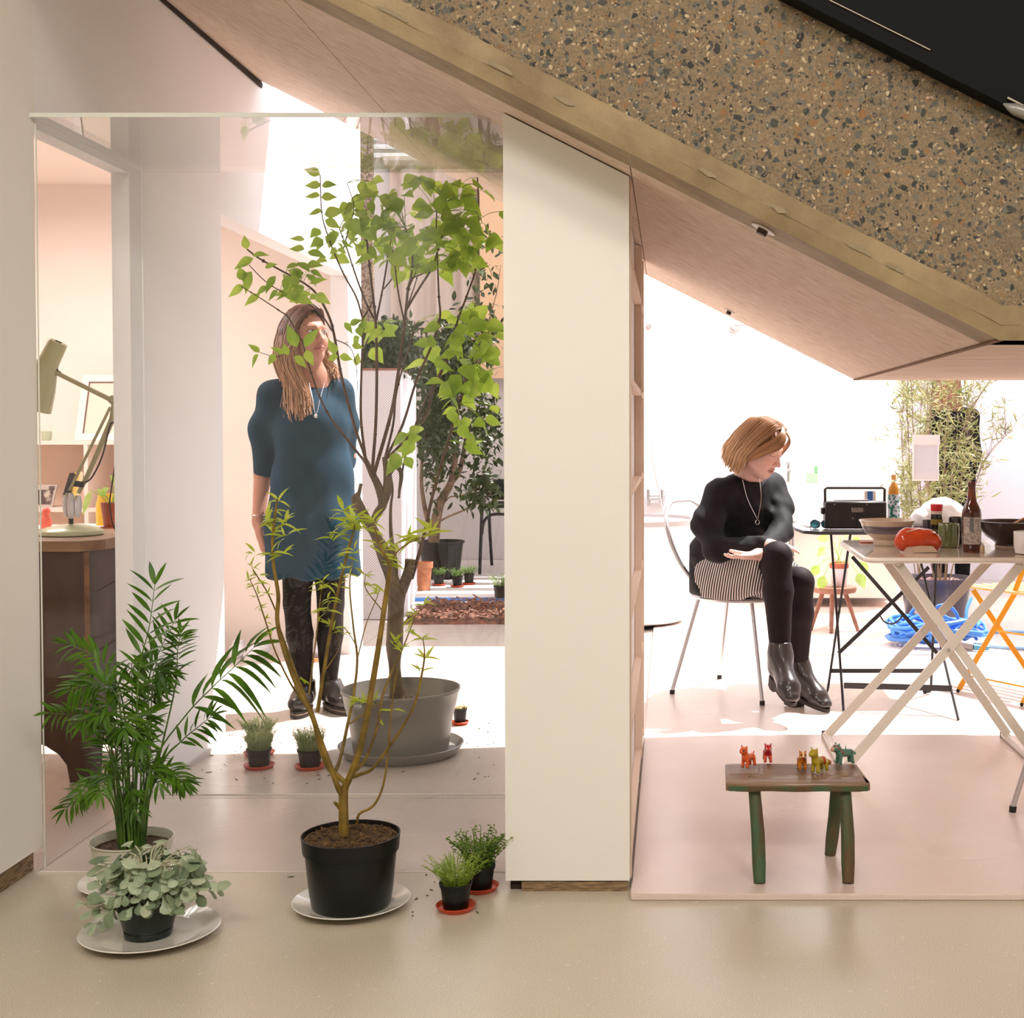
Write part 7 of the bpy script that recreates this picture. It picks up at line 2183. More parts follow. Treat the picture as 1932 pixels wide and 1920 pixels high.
cluster([(600, 430), (650, 430), (650, 500), (600, 480)], 14, (0.035, 0.06), (-0.1, 0.0))
cluster([(535, 480), (600, 490), (600, 560), (540, 570)], 20, (0.04, 0.065), (-0.3, -0.1))
cluster([(840, 720), (945, 700), (945, 860), (880, 850), (850, 800)], 26, (0.05, 0.075), (-0.1, 0.1))
cluster([(740, 830), (800, 790), (790, 850), (745, 880)], 9, (0.05, 0.08), (-0.05, 0.1))
cluster([(640, 640), (690, 600), (670, 680)], 4, (0.04, 0.06), (-0.1, 0.0))
for (u, v, du, dv, L) in ((466, 470, -4, -18, .05), (478, 487, -38, 18, .075), (476, 482, 30, -4, .06), (500, 505, 30, -12, .045), (475, 512, -16, 40, .085), (462, 540, -35, 18, .075), (460, 530, -8, -24, .06), (505, 540, -30, 20, .05),
                          (490, 555, -34, 22, .065), (520, 520, -22, 32, .07), (540, 505, 34, -10, .055), (575, 470, -38, -4, .06), (580, 475, 38, 8, .07), (575, 452, -28, -4, .05), (578, 500, 40, -2, .06), (585, 510, 30, 14, .05),
                          (606, 350, -34, -2, .06), (607, 350, 30, -4, .055), (604, 370, -30, -2, .065), (606, 372, 34, -2, .055), (604, 330, -14, -6, .06), (608, 398, -34, 6, .055), (612, 405, 30, -8, .075), (613, 415, 34, 16, .06),
                          (490, 665, -22, -18, .05), (488, 668, -18, 28, .06), (520, 668, -20, 26, .05), (545, 670, -16, -30, .05), (560, 655, -16, -38, .085), (575, 655, 20, -32, .085), (578, 660, 12, 30, .06), (555, 672, 20, 16, .06), (535, 668, -22, -14, .05),
                          (632, 668, -10, -26, .06), (638, 672, -24, 6, .05), (640, 672, 20, 4, .05), (660, 612, 18, -8, .05), (650, 608, 20, 26, .05), (672, 690, 4, -26, .05),
                          (545, 553, -28, 12, .05), (565, 560, -36, -6, .06), (560, 560, 30, 12, .06), (585, 535, 26, -10, .06), (595, 555, 28, 18, .06), (525, 548, -24, 20, .055)):
    dy = -0.28 if u < 600 else -0.10
    if v > 640 and u < 600: dy = -0.20
    a, c = TP(u, v, dy), TP(u + du, v + dv, dy + rp.uniform(-0.02, 0.02))
    d = (c - a)
    lf.leaf(a, d, (rp.uniform(-0.4, 0.4), -0.8, rp.uniform(0.2, 1)), L, L * rp.uniform(0.45, 0.62), HEART, 0.15, 0.25)
lf.build('foliage', m_leafb, t); pt.build('leaf_stalks', m_leafb, t)
sc = thing('plant_saucer', 'wide grey saucer under the large grey tree pot', 'saucer', PB)
Rs = (P(880, 1410, Yt).x - P(646, 1410, Yt).x) / 2
MB().lathe(PB + Vector((0, 0, 0.0005)), [(Rs * 0.86, 0), (Rs * 0.90, 0.004), (Rs * 0.99, 0.034), (Rs, 0.037), (Rs * 0.985, 0.039), (Rs * 0.89, 0.012), (0, 0.012)], 56).build('dish', m_gpot, sc)

# ---- willow-leaved shrub in the black pot, foreground
Yw2 = 3.17
Wc = Vector((P(663, 1700, Yw2).x, Yw2, 0))
m_bpot = M('black_plastic_pot', '#0b0908', 0.38, col2='#120f0d', nscale=6, spec=0.35)
m_stem = M('olive_stem', '#5e4a14', 0.55, col2='#8b6f25', nscale=25)
m_wleaf = M('yellow_green_leaf', '#a5b82e', 0.45, transl=0.4, col2='#c7cf56', nscale=14)
pl_ = thing('plate', 'white plate under the black pot of the thin-stemmed shrub', 'plate', Wc)
def plate(par, c, R, name='dish', mat=None, h=0.022):
    MB().lathe(c + Vector((0, 0, 0.0005)), [(R * 0.60, 0), (R * 0.62, 0.004), (R * 0.72, 0.006), (R * 0.98, h - 0.002), (R, h), (R * 0.985, h + 0.0015), (R * 0.74, 0.010), (R * 0.66, 0.007), (0, 0.0065)], 64).build(name, mat or M('white_glaze', '#e6e0d2', 0.15, coat=0.6), par)
Rp = (P(775, 1700, Yw2).x - P(556, 1700, Yw2).x) / 2
plate(pl_, Wc, Rp)
t = thing('potted_shrub', 'thin-stemmed shrub with sparse yellow-green leaves in the large black pot', 'shrub', Wc + Vector((0, 0, 0.0075)))
zr_ = P(663, 1572, Yw2).z; hpt = zr_ - 0.0075
Rr = (P(755, 1570, Yw2).x - P(571, 1570, Yw2).x) / 2
Wb = Wc + Vector((0, 0, 0.0075))
MB().lathe(Wb, [(Rr * 0.76, 0), (Rr * 0.80, 0.006), (Rr * 0.83, 0.030), (Rr * 0.84, 0.032), (Rr * 0.925, hpt - 0.040), (Rr * 0.97, hpt - 0.038), (Rr * 0.995, hpt - 0.004), (Rr, hpt), (Rr * 0.97, hpt), (Rr * 0.95, hpt - 0.014), (0, hpt - 0.014)], 56).build('pot', m_bpot, t)
soil(Wb, Rr * 0.95, hpt - 0.010, n=260, bump=0.012).build('soil', M('leafy_soil', '#2e1b0e', 0.9, col2='#76572f', nscale=70), t)
def WP(u, v, dy=0.0): return P(u, v, Yw2 + dy)
b = MB()
ST = [([(649, 1575), (648, 1530), (648, 1500), (650, 1482)], 0, .0125, .0105),
      ([(648, 1500), (640, 1490), (630, 1464), (615, 1425), (599, 1381), (588, 1348), (557, 1285), (533, 1216), (523, 1168), (525, 1123), (516, 1065), (514, 1020), (518, 979), (523, 941)], -.12, .0075, .0022),
      ([(655, 1480), (640, 1466), (619, 1447), (603, 1405), (590, 1350), (563, 1285), (541, 1225), (527, 1185)], -.05, .0065, .0030),
      ([(585, 1343), (550, 1292), (520, 1230), (502, 1175), (485, 1123), (471, 1092)], -.18, .0025, .0008),
      ([(524, 1161), (506, 1120), (485, 1086), (475, 1070)], -.15, .0020, .0007),
      ([(633, 1455), (640, 1436), (647, 1409), (657, 1361), (667, 1312), (674, 1244), (667, 1185), (660, 1106), (666, 1048)], .10, .0048, .0010),
      ([(650, 1486), (658, 1470), (674, 1429), (688, 1374), (702, 1295), (716, 1209), (726, 1140), (733, 1092), (735, 1065), (722, 1040), (706, 995)], -.04, .0095, .0022),
      ([(599, 1343), (612, 1261), (626, 1175), (640, 1106), (657, 1037), (667, 1003), (670, 985)], .03, .0050, .0015),
      ([(583, 1310), (590, 1250), (597, 1199), (603, 1140), (608, 1100)], .08, .0025, .0008),
      ([(658, 1468), (680, 1460), (702, 1450), (729, 1416), (764, 1364), (785, 1320), (798, 1260), (801, 1230), (798, 1205)], -.10, .0048, .0010),
      ([(664, 1460), (690, 1430), (712, 1370), (722, 1312), (740, 1265), (757, 1230), (784, 1161)], .12, .0045, .0012),
      ([(674, 1553), (678, 1535), (705, 1519), (722, 1484), (731, 1430), (735, 1380), (742, 1310), (750, 1260)], -.08, .0035, .0012),
      ([(735, 1065), (750, 1040), (770, 1025), (800, 1012)], -.06, .0022, .0010), ([(674, 1244), (690, 1180), (710, 1130), (716, 1110)], .1, .0016, .0006),
      ([(674, 1220), (655, 1190), (640, 1180)], .1, .0014, .0006), ([(610, 1270), (640, 1220), (628, 1180)], .05, .0014, .0006), ([(720, 1150), (690, 1110), (690, 1080)], .03, .0016, .0006),
      ([(646, 1530), (636, 1518), (631, 1513)], -.02, .005, .003), ([(660, 1365), (695, 1340), (715, 1325)], .08, .0022, .001)]
for pts, dd, r0, r1 in ST:
    q = spline([WP(u, v, dd * (i / (len(pts) - 1))) for i, (u, v) in enumerate(pts)], 5)
    b.tube(q, [r0, r0 * .75 + r1 * .25, (r0 + r1) / 2, r1], 8)
b.build('stems', m_stem, t)
lf2 = MB()
TUFT = [(523, 945, 5, .8), (518, 965, 5, .8), (505, 985, 4, 1.2), (535, 990, 5, 1.0), (516, 1005, 5, 1.1), (540, 1012, 5, 1.1), (514, 1045, 4, 1.2), (535, 1045, 4, 1.0), (490, 995, 3, 1.2), (478, 1045, 3, 1.0),
        (645, 965, 6, 1.3), (655, 985, 5, 1.0), (670, 985, 8, 1.1), (640, 1010, 5, .9), (625, 1018, 5, 1.0), (690, 1000, 8, 1.2), (705, 985, 8, 1.2), (665, 1040, 6, .9), (652, 1050, 5, .8), (650, 1070, 6, .8), (662, 1085, 6, .8),
        (610, 1100, 6, .8), (600, 1112, 5, .7), (620, 1130, 6, .9), (618, 1150, 6, 1.0), (630, 1185, 5, .9), (645, 1195, 4, .7), (640, 1110, 5, .8), (600, 1170, 4, .7),
        (735, 1065, 6, 1.1), (722, 1048, 6, 1.2), (712, 1030, 5, 1.0), (770, 1018, 5, 1.0), (795, 1012, 8, 1.7), (815, 1005, 6, 1.6), (750, 1040, 5, .8), (700, 1105, 8, .8), (712, 1120, 6, .7), (690, 1085, 5, .8),
        (784, 1161, 6, .8), (800, 1140, 4, .9), (770, 1190, 5, .7), (757, 1225, 5, .7), (745, 1215, 5, .7), (798, 1205, 5, .8), (802, 1240, 5, .8), (795, 1265, 4, .6), (680, 1320, 7, .8), (705, 1320, 5, .8), (690, 1325, 6, .8),
        (485, 1123, 5, .45), (492, 1145, 5, .45), (478, 1105, 5, .45), (500, 1170, 4, .4), (471, 1092, 5, .5), (485, 1086, 5, .5), (495, 1100, 5, .5), (475, 1070, 5, .55), (505, 1120, 4, .45), (512, 1200, 3, .4), (580, 1290, 3, .6), (740, 1340, 3, .8), (725, 1370, 3, .6)]
for u, v, n, s in TUFT:
    dy = -0.10 if u < 560 else rp.uniform(-.05, .08)
    c = WP(u, v, dy)
    for k in range(n):
        a = rp.uniform(-0.3, PI + 0.3)
        d = Vector((math.cos(a), rp.uniform(-.7, .5), math.sin(a) * 0.9))
        L = rp.uniform(0.022, 0.046) * s
        lf2.leaf(c + rv(0.005), d, (0, -0.6, 1), L, L * 0.22, NARROW, rp.uniform(0.2, 0.8), 0.3)
lf2.build('foliage', m_wleaf, t)

# ---- palm in the white metal pot
Yp2 = 3.31
Pc = Vector((P(250, 1680, Yp2).x, Yp2, 0))
m_wpot = M('white_enamel_pot', '#cfc9b8', 0.3, coat=0.3)
pl2 = thing('plate', 'white plate under the ribbed white palm pot, mostly hidden', 'plate', Pc)
plate(pl2, Pc, 0.128)
t = thing('potted_palm', 'green parlour palm in a ribbed white metal pot at the left', 'palm', Pc + Vector((0, 0, 0.0075)))
zr_ = P(250, 1582, Yp2).z; hh = zr_ - 0.0075
Rr = (P(325, 1580, Yp2).x - P(175, 1580, Yp2).x) / 2
prof = [(Rr * 0.76, 0), (Rr * 0.78, 0.004)]
for k in range(1, 40):
    f = k / 40
    rib = 0.0022 * (math.sin((f - 0.55) * 80) if 0.58 < f < 0.80 else 0)
    prof.append((Rr * (0.78 + 0.20 * f) + rib, hh * f))
prof += [(Rr * 0.985, hh - 0.003), (Rr + 0.002, hh - 0.001), (Rr + 0.002, hh + 0.002), (Rr - 0.002, hh + 0.002), (Rr * 0.955, hh - 0.006), (Rr * 0.93, hh - 0.03), (0, hh - 0.03)]
Pb_ = Pc + Vector((0, 0, 0.0075))
MB().lathe(Pb_, prof, 56).build('pot', m_wpot, t)
soil(Pb_, Rr * 0.93, hh - 0.020, n=60).build('soil', m_soil, t)
m_palm = M('palm_leaf', '#2c530a', 0.42, transl=0.3, col2='#5c8618', nscale=8, spec=0.4)
m_palms = M('palm_stem', '#5c7c26', 0.5, col2='#30551a', nscale=20)
PROF_P = (0.0, 0.6, 0.95, 1.0, 0.85, 0.5, 0.0)
sb, lb = MB(), MB()
def frond(pts, n, L, W, start=0.35, droop=0.35, r=0.0022, spread=0.9, endleaf=True):
    q = spline(pts, 8)
    sb.tube(q, [r * 1.4, r, r * 0.6, r * 0.35], 6)
    m = len(q)
    for k in range(n):
        f = start + (1 - start) * (k + 0.5) / n
        i = min(int(f * (m - 1)), m - 2)
        p = q[i].lerp(q[i + 1], f * (m - 1) - i)
        tan = (q[i + 1] - q[i]).normalized()
        side = tan.cross(Vector((0.15, -1, 0.25)).normalized())
        if side.length < 0.1: side = Vector((1, 0, 0))
        side.normalize()
        for s in (-1, 1):
            if rp.random() < 0.06: continue
            g = (1 - abs(f - start - (1 - start) * 0.45) * 0.55)
            d = tan * rp.uniform(0.65, 0.95) + side * s * spread * rp.uniform(0.75, 1.1) + Vector((0, rp.uniform(-0.35, 0.2), 0))
            lb.leaf(p, d, Vector((0, -0.5, 1)) + rv(0.25), L * g * rp.uniform(0.85, 1.1), W * rp.uniform(0.8, 1.15), PROF_P, droop * rp.uniform(0.5, 1.4), 0.22)
    if endleaf:
        tan = (q[-1] - q[-3]).normalized()
        for s in (-0.35, 0.3):
            lb.leaf(q[-1], tan + Vector((s, 0, 0)), (0, -0.6, 1), L * 0.75, W, PROF_P, droop * 0.5, 0.2)
def PPx(*a): return [P(u, v, Yp2 + dy) for u, v, dy in a]
frond(PPx((252, 1590, 0), (256, 1440, -.02), (262, 1270, -.03), (281, 1185, -.03), (292, 1104, -.02)), 9, 0.085, 0.014, 0.42, 0.2)
frond(PPx((262, 1590, .02), (300, 1430, .04), (331, 1293, .06), (335, 1228, .07), (341, 1195, .07)), 10, 0.055, 0.010, 0.55, 0.3)
frond(PPx((258, 1590, -.02), (290, 1440, -.05), (349, 1351, -.08), (404, 1293, -.10), (447, 1253, -.11), (478, 1222, -.12)), 9, 0.098, 0.017, 0.42, 1.15, spread=0.8)
frond(PPx((245, 1590, -.02), (235, 1450, -.05), (225, 1330, -.06), (203, 1293, -.07), (175, 1291, -.09), (135, 1300, -.12)), 13, 0.058, 0.011, 0.50, 0.6)
frond(PPx((243, 1590, 0), (215, 1430, .0), (189, 1365, -.02), (146, 1350, -.04), (95, 1345, -.06)), 10, 0.050, 0.010, 0.50, 0.8)
frond(PPx((247, 1590, .02), (240, 1400, .04), (222, 1290, .05), (180, 1240, .04), (130, 1215, .02)), 10, 0.060, 0.011, 0.55, 0.5)
frond(PPx((252, 1590, .03), (262, 1400, .06), (278, 1290, .08), (300, 1230, .09), (330, 1170, .10)), 9, 0.070, 0.012, 0.5, 0.3)
frond(PPx((256, 1590, .0), (300, 1450, -.03), (340, 1400, -.05), (375, 1370, -.07), (400, 1350, -.08)), 9, 0.055, 0.010, 0.4, 0.5)
frond(PPx((245, 1590, .0), (225, 1480, -.03), (205, 1420, -.05), (190, 1390, -.07)), 8, 0.055, 0.009, 0.4, 0.5)
for k in range(26):
    a = 2 * PI * k / 26 + rp.uniform(-.1, .1)
    low = k % 2
    R = rp.uniform(0.10, 0.155) if low else rp.uniform(0.05, 0.12)
    zt1 = rp.uniform(0.20, 0.27) if low else rp.uniform(0.30, 0.47)
    s0 = Pb_ + Vector((0.030 * math.cos(a), 0.030 * math.sin(a), hh - 0.02))
    s1 = Pb_ + Vector((0.045 * math.cos(a), 0.045 * math.sin(a), hh + zt1 * 0.45))
    s2 = Pb_ + Vector((R * 0.6 * math.cos(a), R * 0.6 * math.sin(a), hh + zt1 * 0.90 - 0.05 * low))
    s3 = Pb_ + Vector((R * math.cos(a), R * 0.9 * math.sin(a), hh + zt1 - 0.06 * low - 0.05))
    frond([s0, s1, s2, s3], 9, 0.058 if low else 0.068, 0.0085 if low else 0.011, 0.45, 0.4, 0.0018)
for k in range(16):
    a = rp.uniform(0, 2 * PI); rr = rp.uniform(0, 0.034)
    c = Pb_ + Vector((rr * math.cos(a), rr * math.sin(a), hh - 0.025))
    sb.tube([c, c + Vector((rp.uniform(-.02, .02), rp.uniform(-.01, .01), rp.uniform(0.10, 0.18)))], [0.0045, 0.003], 7)
sb.build('stems', m_palms, t); lb.build('fronds', m_palm, t)

# ---- grey-green succulent on the big plate
Ys2 = 2.985
Sc = Vector((P(284, 1750, Ys2).x, Ys2, 0))
pl3 = thing('plate', 'large white plate at the front left under the dark green pot', 'plate', Sc)
Rp3 = (P(411, 1750, Ys2).x - P(157, 1750, Ys2).x) / 2
plate(pl3, Sc, Rp3)
Sp = Vector((P(280, 1760, Ys2 - 0.005).x, Ys2 - 0.005, 0.0075))
t = thing('potted_succulent', 'grey-green leafy succulent spilling over a small dark green pot', 'succulent', Sp)
hh = 0.088
Rr = (P(340, 1715, Ys2).x - P(222, 1715, Ys2).x) / 2
MB().lathe(Sp, [(Rr * 0.70, 0), (Rr * 0.73, 0.003), (Rr * 0.75, 0.016), (Rr * 0.72, 0.0165), (Rr * 0.72, 0.019), (Rr * 0.76, 0.020), (Rr * 0.95, hh * 0.80), (Rr * 0.99, hh * 0.80), (Rr * 1.02, hh - 0.002), (Rr, hh), (Rr * 0.95, hh - 0.001), (Rr * 0.92, hh - 0.012), (0, hh - 0.012)], 48).build('pot', M('dark_green_pot', '#101b15', 0.38, col2='#16231c', nscale=8), t)
soil(Sp, Rr * 0.92, hh - 0.010, n=30).build('soil', m_soil, t)
m_suc = M('grey_green_leaf', '#97a783', 0.7, transl=0.15, col2='#c3ccae', nscale=24)
m_suc2 = M('deep_sage_leaf', '#6d8060', 0.7, transl=0.15, col2='#8fa07c', nscale=24)
m_sst = M('pale_stalk', '#b9b795', 0.6)
SUC = (0.0, 0.16, 0.26, 0.42, 0.66, 0.88, 1.0, 0.98, 0.84, 0.55, 0.0)
la, lb_, ss = MB(), MB(), MB()
for k in range(240):
    a = rp.uniform(0, 2 * PI)
    el = rp.uniform(-0.05, 1.0)
    R = 0.118 * (1 - 0.35 * max(0, el)) * rp.uniform(0.6, 1.1)
    c = Sp + Vector((0.012 + R * math.cos(a) * 1.08, R * math.sin(a) * 0.85, hh + 0.008 + 0.098 * el * rp.uniform(0.8, 1.05)))
    out = Vector((math.cos(a), math.sin(a), 0))
    d = out * rp.uniform(0.4, 1) + Vector((rp.uniform(-.5, .5), rp.uniform(-.5, .5), rp.uniform(-0.9, 0.4)))
    up = Vector((0, -0.25, 1)) + out * rp.uniform(0.3, 1.3)
    L = rp.uniform(0.026, 0.048)
    (la if rp.random() < 0.6 else lb_).leaf(c, d, up, L, L * rp.uniform(0.60, 0.85), SUC, rp.uniform(0.1, 0.5), -0.25, 0.06)
    if k % 3 == 0:
        ss.tube(spline([Sp + Vector((0.02 * math.cos(a), 0.02 * math.sin(a), hh - 0.01)), (c + Sp + Vector((0, 0, hh))) / 2 + Vector((0, 0, 0.03)), c], 4), 0.0016, 5)
def shoot(pts, n, L):
    q = spline([P(u, v, Ys2 + dy) for u, v, dy in pts], 6)
    ss.tube(q, [0.0022, 0.0014], 6)
    for k in range(n):
        i = int((0.35 + 0.63 * k / n) * (len(q) - 1))
        a = k * 2.4
        la.leaf(q[i], Vector((math.cos(a), math.sin(a) * 0.7, rp.uniform(-.6, .2))), (0, -0.5, 1), L * rp.uniform(.7, 1.1), L * 0.62, SUC, 0.3, -0.2, 0.05)
shoot([(270, 1705, 0), (230, 1690, -.03), (205, 1700, -.05), (178, 1715, -.06), (152, 1700, -.06)], 10, 0.036)
shoot([(270, 1705, 0), (225, 1705, -.05), (190, 1735, -.07), (172, 1750, -.07)], 10, 0.028)
shoot([(300, 1700, 0), (350, 1650, -.01), (378, 1655, -.02), (405, 1668, -.02), (418, 1662, -.02)], 11, 0.038)
shoot([(300, 1700, 0), (340, 1640, .03), (362, 1618, .04), (372, 1600, .04)], 7, 0.026)
shoot([(290, 1690, 0), (300, 1620, .04), (312, 1595, .04)], 6, 0.024)
la.build('foliage', m_suc, t); lb_.build('foliage', m_suc2, t); ss.build('stalks', m_sst, t)

# ---- little herb pots
m_tray = M('terracotta_plastic', '#c4431c', 0.4)
m_herb = M('herb_leaf', '#7f9a2e', 0.55, transl=0.35, col2='#a9c04a', nscale=40)
m_herb2 = M('dark_herb_leaf', '#4d6f1e', 0.55, transl=0.3, col2='#7d9a35', nscale=40)
m_lav = M('grey_herb_leaf', '#8d9a62', 0.6, transl=0.3, col2='#b3ba7d', nscale=40)
def herb(u, vbase, label, wpx, hpot, plant, mat, Lh, spread, n, tray=True, seed=1, floor=0.0, square=False):
    """u,vbase: picture point at the middle of the pot foot"""
    r0 = random.Random(seed)
    c = PF(u, vbase, floor)
    r = wpx / FPX * c.y / 2
    t = thing('potted_herb', label, 'herb', (c.x, c.y, floor))
    z0 = floor
    if tray:
        MB().lathe((c.x, c.y, floor + 0.0005), [(r * 1.05, 0), (r * 1.1, 0.002), (r * 1.28, 0.012), (r * 1.24, 0.013), (r * 1.08, 0.004), (0, 0.004)], 32).build('saucer', m_tray, t)
        z0 += 0.0045
    MB().lathe((c.x, c.y, z0), [(r * 0.78, 0), (r * 0.80, 0.002), (r * 0.96, hpot - 0.010), (r * 1.02, hpot - 0.009), (r * 1.06, hpot), (r * 1.0, hpot), (r * 0.95, hpot - 0.008), (0, hpot - 0.008)], 28).build('pot', m_bpot, t)
    lf, st = MB(), MB()
    for k in range(n):
        a = r0.uniform(0, 2 * PI); q = r * 0.85 * math.sqrt(r0.random())
        p = Vector((c.x + q * math.cos(a), c.y + q * math.sin(a), z0 + hpot - 0.008))
        d = Vector((math.cos(a) * spread * r0.uniform(0.2, 1.2), math.sin(a) * spread * r0.uniform(0.2, 1.2), 1)).normalized()
        L = Lh * r0.uniform(0.6, 1.1)
        q1 = p + d * L * 0.5; q2 = p + d * L * 0.85 + Vector((d.x, d.y, -0.12)) * L * spread * 0.6
        st.tube([p, q1, q2], 0.0007, 4)
        for j in range(plant[0]):
            f = (j + 1) / plant[0]
            b0 = p.lerp(q1, f * 2) if f < 0.5 else q1.lerp(q2, f * 2 - 1)
            a2 = r0.uniform(0, 2 * PI)
            lf.leaf(b0, Vector((math.cos(a2), math.sin(a2), plant[3])), (r0.uniform(-.5, .5), -.4, 1), plant[1] * r0.uniform(.7, 1.2), plant[2], (0.0, 0.9, 1.0, 0.0), 0.2, 0.2)
    lf.build('foliage', mat, t); st.build('stems', mat, t)
    return t
herb(860, 1715, 'black pot of feathery pale green herb on an orange saucer, front right of two', 60, 0.062, (14, 0.009, 0.0018, 0.5), m_herb, 0.085, 0.6, 110, seed=3)
herb(905, 1678, 'black pot of bushy dark green herb on an orange saucer behind the feathery one', 58, 0.060, (10, 0.010, 0.0055, 0.4), m_herb2, 0.105, 0.5, 110, seed=4)
herb(489, 1448, 'front one of two grey herb pots on a terracotta saucer left of the tree', 46, 0.062, (12, 0.014, 0.0022, 0.9), m_lav, 0.075, 0.35, 110, seed=5)
herb(489, 1424, 'back one of two grey herb pots left of the tree, half hidden', 46, 0.062, (12, 0.014, 0.0022, 0.9), m_lav, 0.085, 0.45, 110, seed=6)
herb(585, 1449, 'single grey herb pot on a terracotta saucer close to the tree saucer', 46, 0.062, (12, 0.014, 0.0022, 0.9), m_lav, 0.085, 0.30, 120, seed=7)
herb(868, 1366, 'small dark pot of dried straw-coloured herb on a red saucer right of the tree', 26, 0.060, (2, 0.010, 0.002, 0.4), M('straw_leaf', '#c9b07c', 0.7), 0.022, 0.6, 40, seed=8)
herb(828, 1104, 'left of three tiny herb pots in front of the big black pot in the garden', 21, 0.075, (8, 0.020, 0.003, 0.8), m_herb2, 0.07, 0.5, 40, seed=9, floor=0.0305)
herb(863, 1107, 'middle of three tiny herb pots in front of the big black pot in the garden', 21, 0.075, (8, 0.020, 0.003, 0.8), m_herb2, 0.07, 0.5, 40, seed=10, floor=0.0305)
herb(885, 1102, 'right of three tiny herb pots in front of the big black pot in the garden', 20, 0.075, (8, 0.020, 0.003, 0.8), m_herb2, 0.08, 0.6, 40, seed=11, floor=0.0305)
herb(944, 1127, 'small dark herb pot by the paving edge, cut by the white middle wall', 26, 0.080, (8, 0.020, 0.004, 0.8), m_herb2, 0.10, 0.5, 40, tray=False, seed=12, floor=0.0305)

# ---- terracotta pot, large black pot with evergreen tree
c = PF(800, 1113, 0.0305)
t = thing('terracotta_pot', 'empty weathered terracotta pot beside the perforated planter', 'pot', c)
r = 15.5 / FPX * c.y
hq = P(800, 1060, c.y).z - 0.0305
MB().lathe(c, [(r * 0.72, 0), (r * 0.95, hq * 0.78), (r * 1.08, hq * 0.79), (r * 1.12, hq), (r * 1.0, hq), (r * 0.9, hq * 0.8), (0, hq * 0.7)], 36).build('pot', M('weathered_terracotta', '#a8613f', 0.85, col2='#c98863', nscale=12), t)
c = PF(833, 1090, 0.0305)
t = thing('potted_tree', 'dark evergreen tree in a large black pot at the back of the garden', 'tree', c)
r = 42 / FPX * c.y
hq = P(833, 1020, c.y).z - 0.0305
MB().lathe(c, [(r * 0.76, 0), (r * 0.80, 0.01), (r * 0.97, hq * 0.93), (r * 1.03, hq * 0.94), (r * 1.04, hq), (r * 0.98, hq), (r * 0.93, hq - 0.04), (0, hq - 0.04)], 48).build('pot', m_bpot, t)
soil(c, r * 0.93, hq - 0.035, n=40).build('soil', m_soil, t)
Ye = c.y
def EP(u, v, dy=0.0): return P(u, v, Ye + dy)
b = MB(); ev = []
for pts, r0, r1 in (([(818, 1024), (822, 985), (832, 945), (850, 912), (858, 870), (862, 800), (855, 720), (845, 650)], .045, .008), ([(850, 912), (868, 885), (880, 820), (890, 740), (905, 660), (915, 600)], .022, .006), ([(812, 1000), (800, 950), (795, 900), (800, 830), (810, 740)], .022, .006),
                    ([(820, 988), (845, 975), (880, 960), (915, 940), (940, 915)], .010, .004), ([(822, 978), (845, 940), (870, 935), (900, 920)], .008, .003), ([(880, 820), (910, 790), (940, 770)], .010, .003), ([(862, 800), (835, 750), (820, 690)], .010, .003), ([(890, 740), (925, 700), (950, 690)], .010, .003), ([(905, 660), (935, 560), (945, 500)], .006, .002), ([(845, 650), (820, 620), (800, 600)], .006, .002), ([(855, 720), (880, 640), (900, 560), (890, 510)], .006, .002)):
    q = spline([EP(u, v, rp.uniform(-.15, .15)) for u, v in pts], 5)
    b.tube(q, [r0, (r0 + r1) / 2, r1], 8); ev += q[len(q) // 3:]
b.build('trunk', M('pale_bark', '#6e5442', 0.8, col2='#94785f', nscale=14), t)
def leafmass(mb, regions, Yb, Lr, wf, prof=NARROW, hang=0.4):
    for (u0, v0, u1, v1, n, dy) in regions:
        for _ in range(n):
            x = rp.gauss(0.5, 0.24); y = rp.gauss(0.5, 0.24)
            if not (0 < x < 1 and 0 < y < 1): continue
            p = P(u0 + (u1 - u0) * x, v0 + (v1 - v0) * y, Yb + rp.uniform(-dy, dy))
            d = rv(1) + Vector((0, 0, -hang))
            L = rp.uniform(*Lr)
            mb.leaf(p, d, rv(1) + Vector((0, -0.4, 0.8)), L, L * wf, prof, rp.uniform(0, .3), 0.2)
lf3 = MB()
leafmass(lf3, [(790, 600, 900, 760, 1300, .3), (785, 690, 870, 900, 1500, .25), (840, 560, 950, 700, 330, .3), (870, 720, 950, 880, 330, .25), (880, 880, 950, 970, 200, .2), (850, 900, 900, 960, 30, .2), (880, 480, 950, 560, 50, .2), (860, 430, 950, 480, 40, .2), (855, 760, 950, 960, 160, .25), (800, 860, 840, 960, 40, .2)], Ye, (0.05, 0.085), 0.42)
lf3.build('foliage', M('evergreen_leaf', '#232f10', 0.4, transl=0.15, col2='#44551f', nscale=5), t)

# ---- tall perforated planter with hedge
t = NT('perforated_white_metal')
v = t.coord((1, 1, 1))
sep = t.n('ShaderNodeSeparateXYZ'); t.l(v, sep.inputs[0])
def sinm(sock, k, ph=0.0):
    a = t.n('ShaderNodeMath', _operation='MULTIPLY_ADD'); a.inputs[1].default_value = k; a.inputs[2].default_value = ph
    t.l(sock, a.inputs[0]); s = t.n('ShaderNodeMath', _operation='SINE'); t.l(a.outputs[0], s.inputs[0]); return s.outputs[0]
mm = t.n('ShaderNodeMath', _operation='MULTIPLY'); t.l(sinm(sep.outputs['X'], 400), mm.inputs[0]); t.l(sinm(sep.outputs['Z'], 400), mm.inputs[1])
t.l(t.ramp(mm.outputs[0], [(0.30, '#dcd6da'), (0.45, '#a39a9c')]), t.b.inputs['Base Color'])
t.b.inputs['Roughness'].default_value = 0.5
m_perf = t.m
pf = [(-2.02, 8.05), (-1.64, 8.05), (-1.745, 9.1), (-2.1, 9.1)]
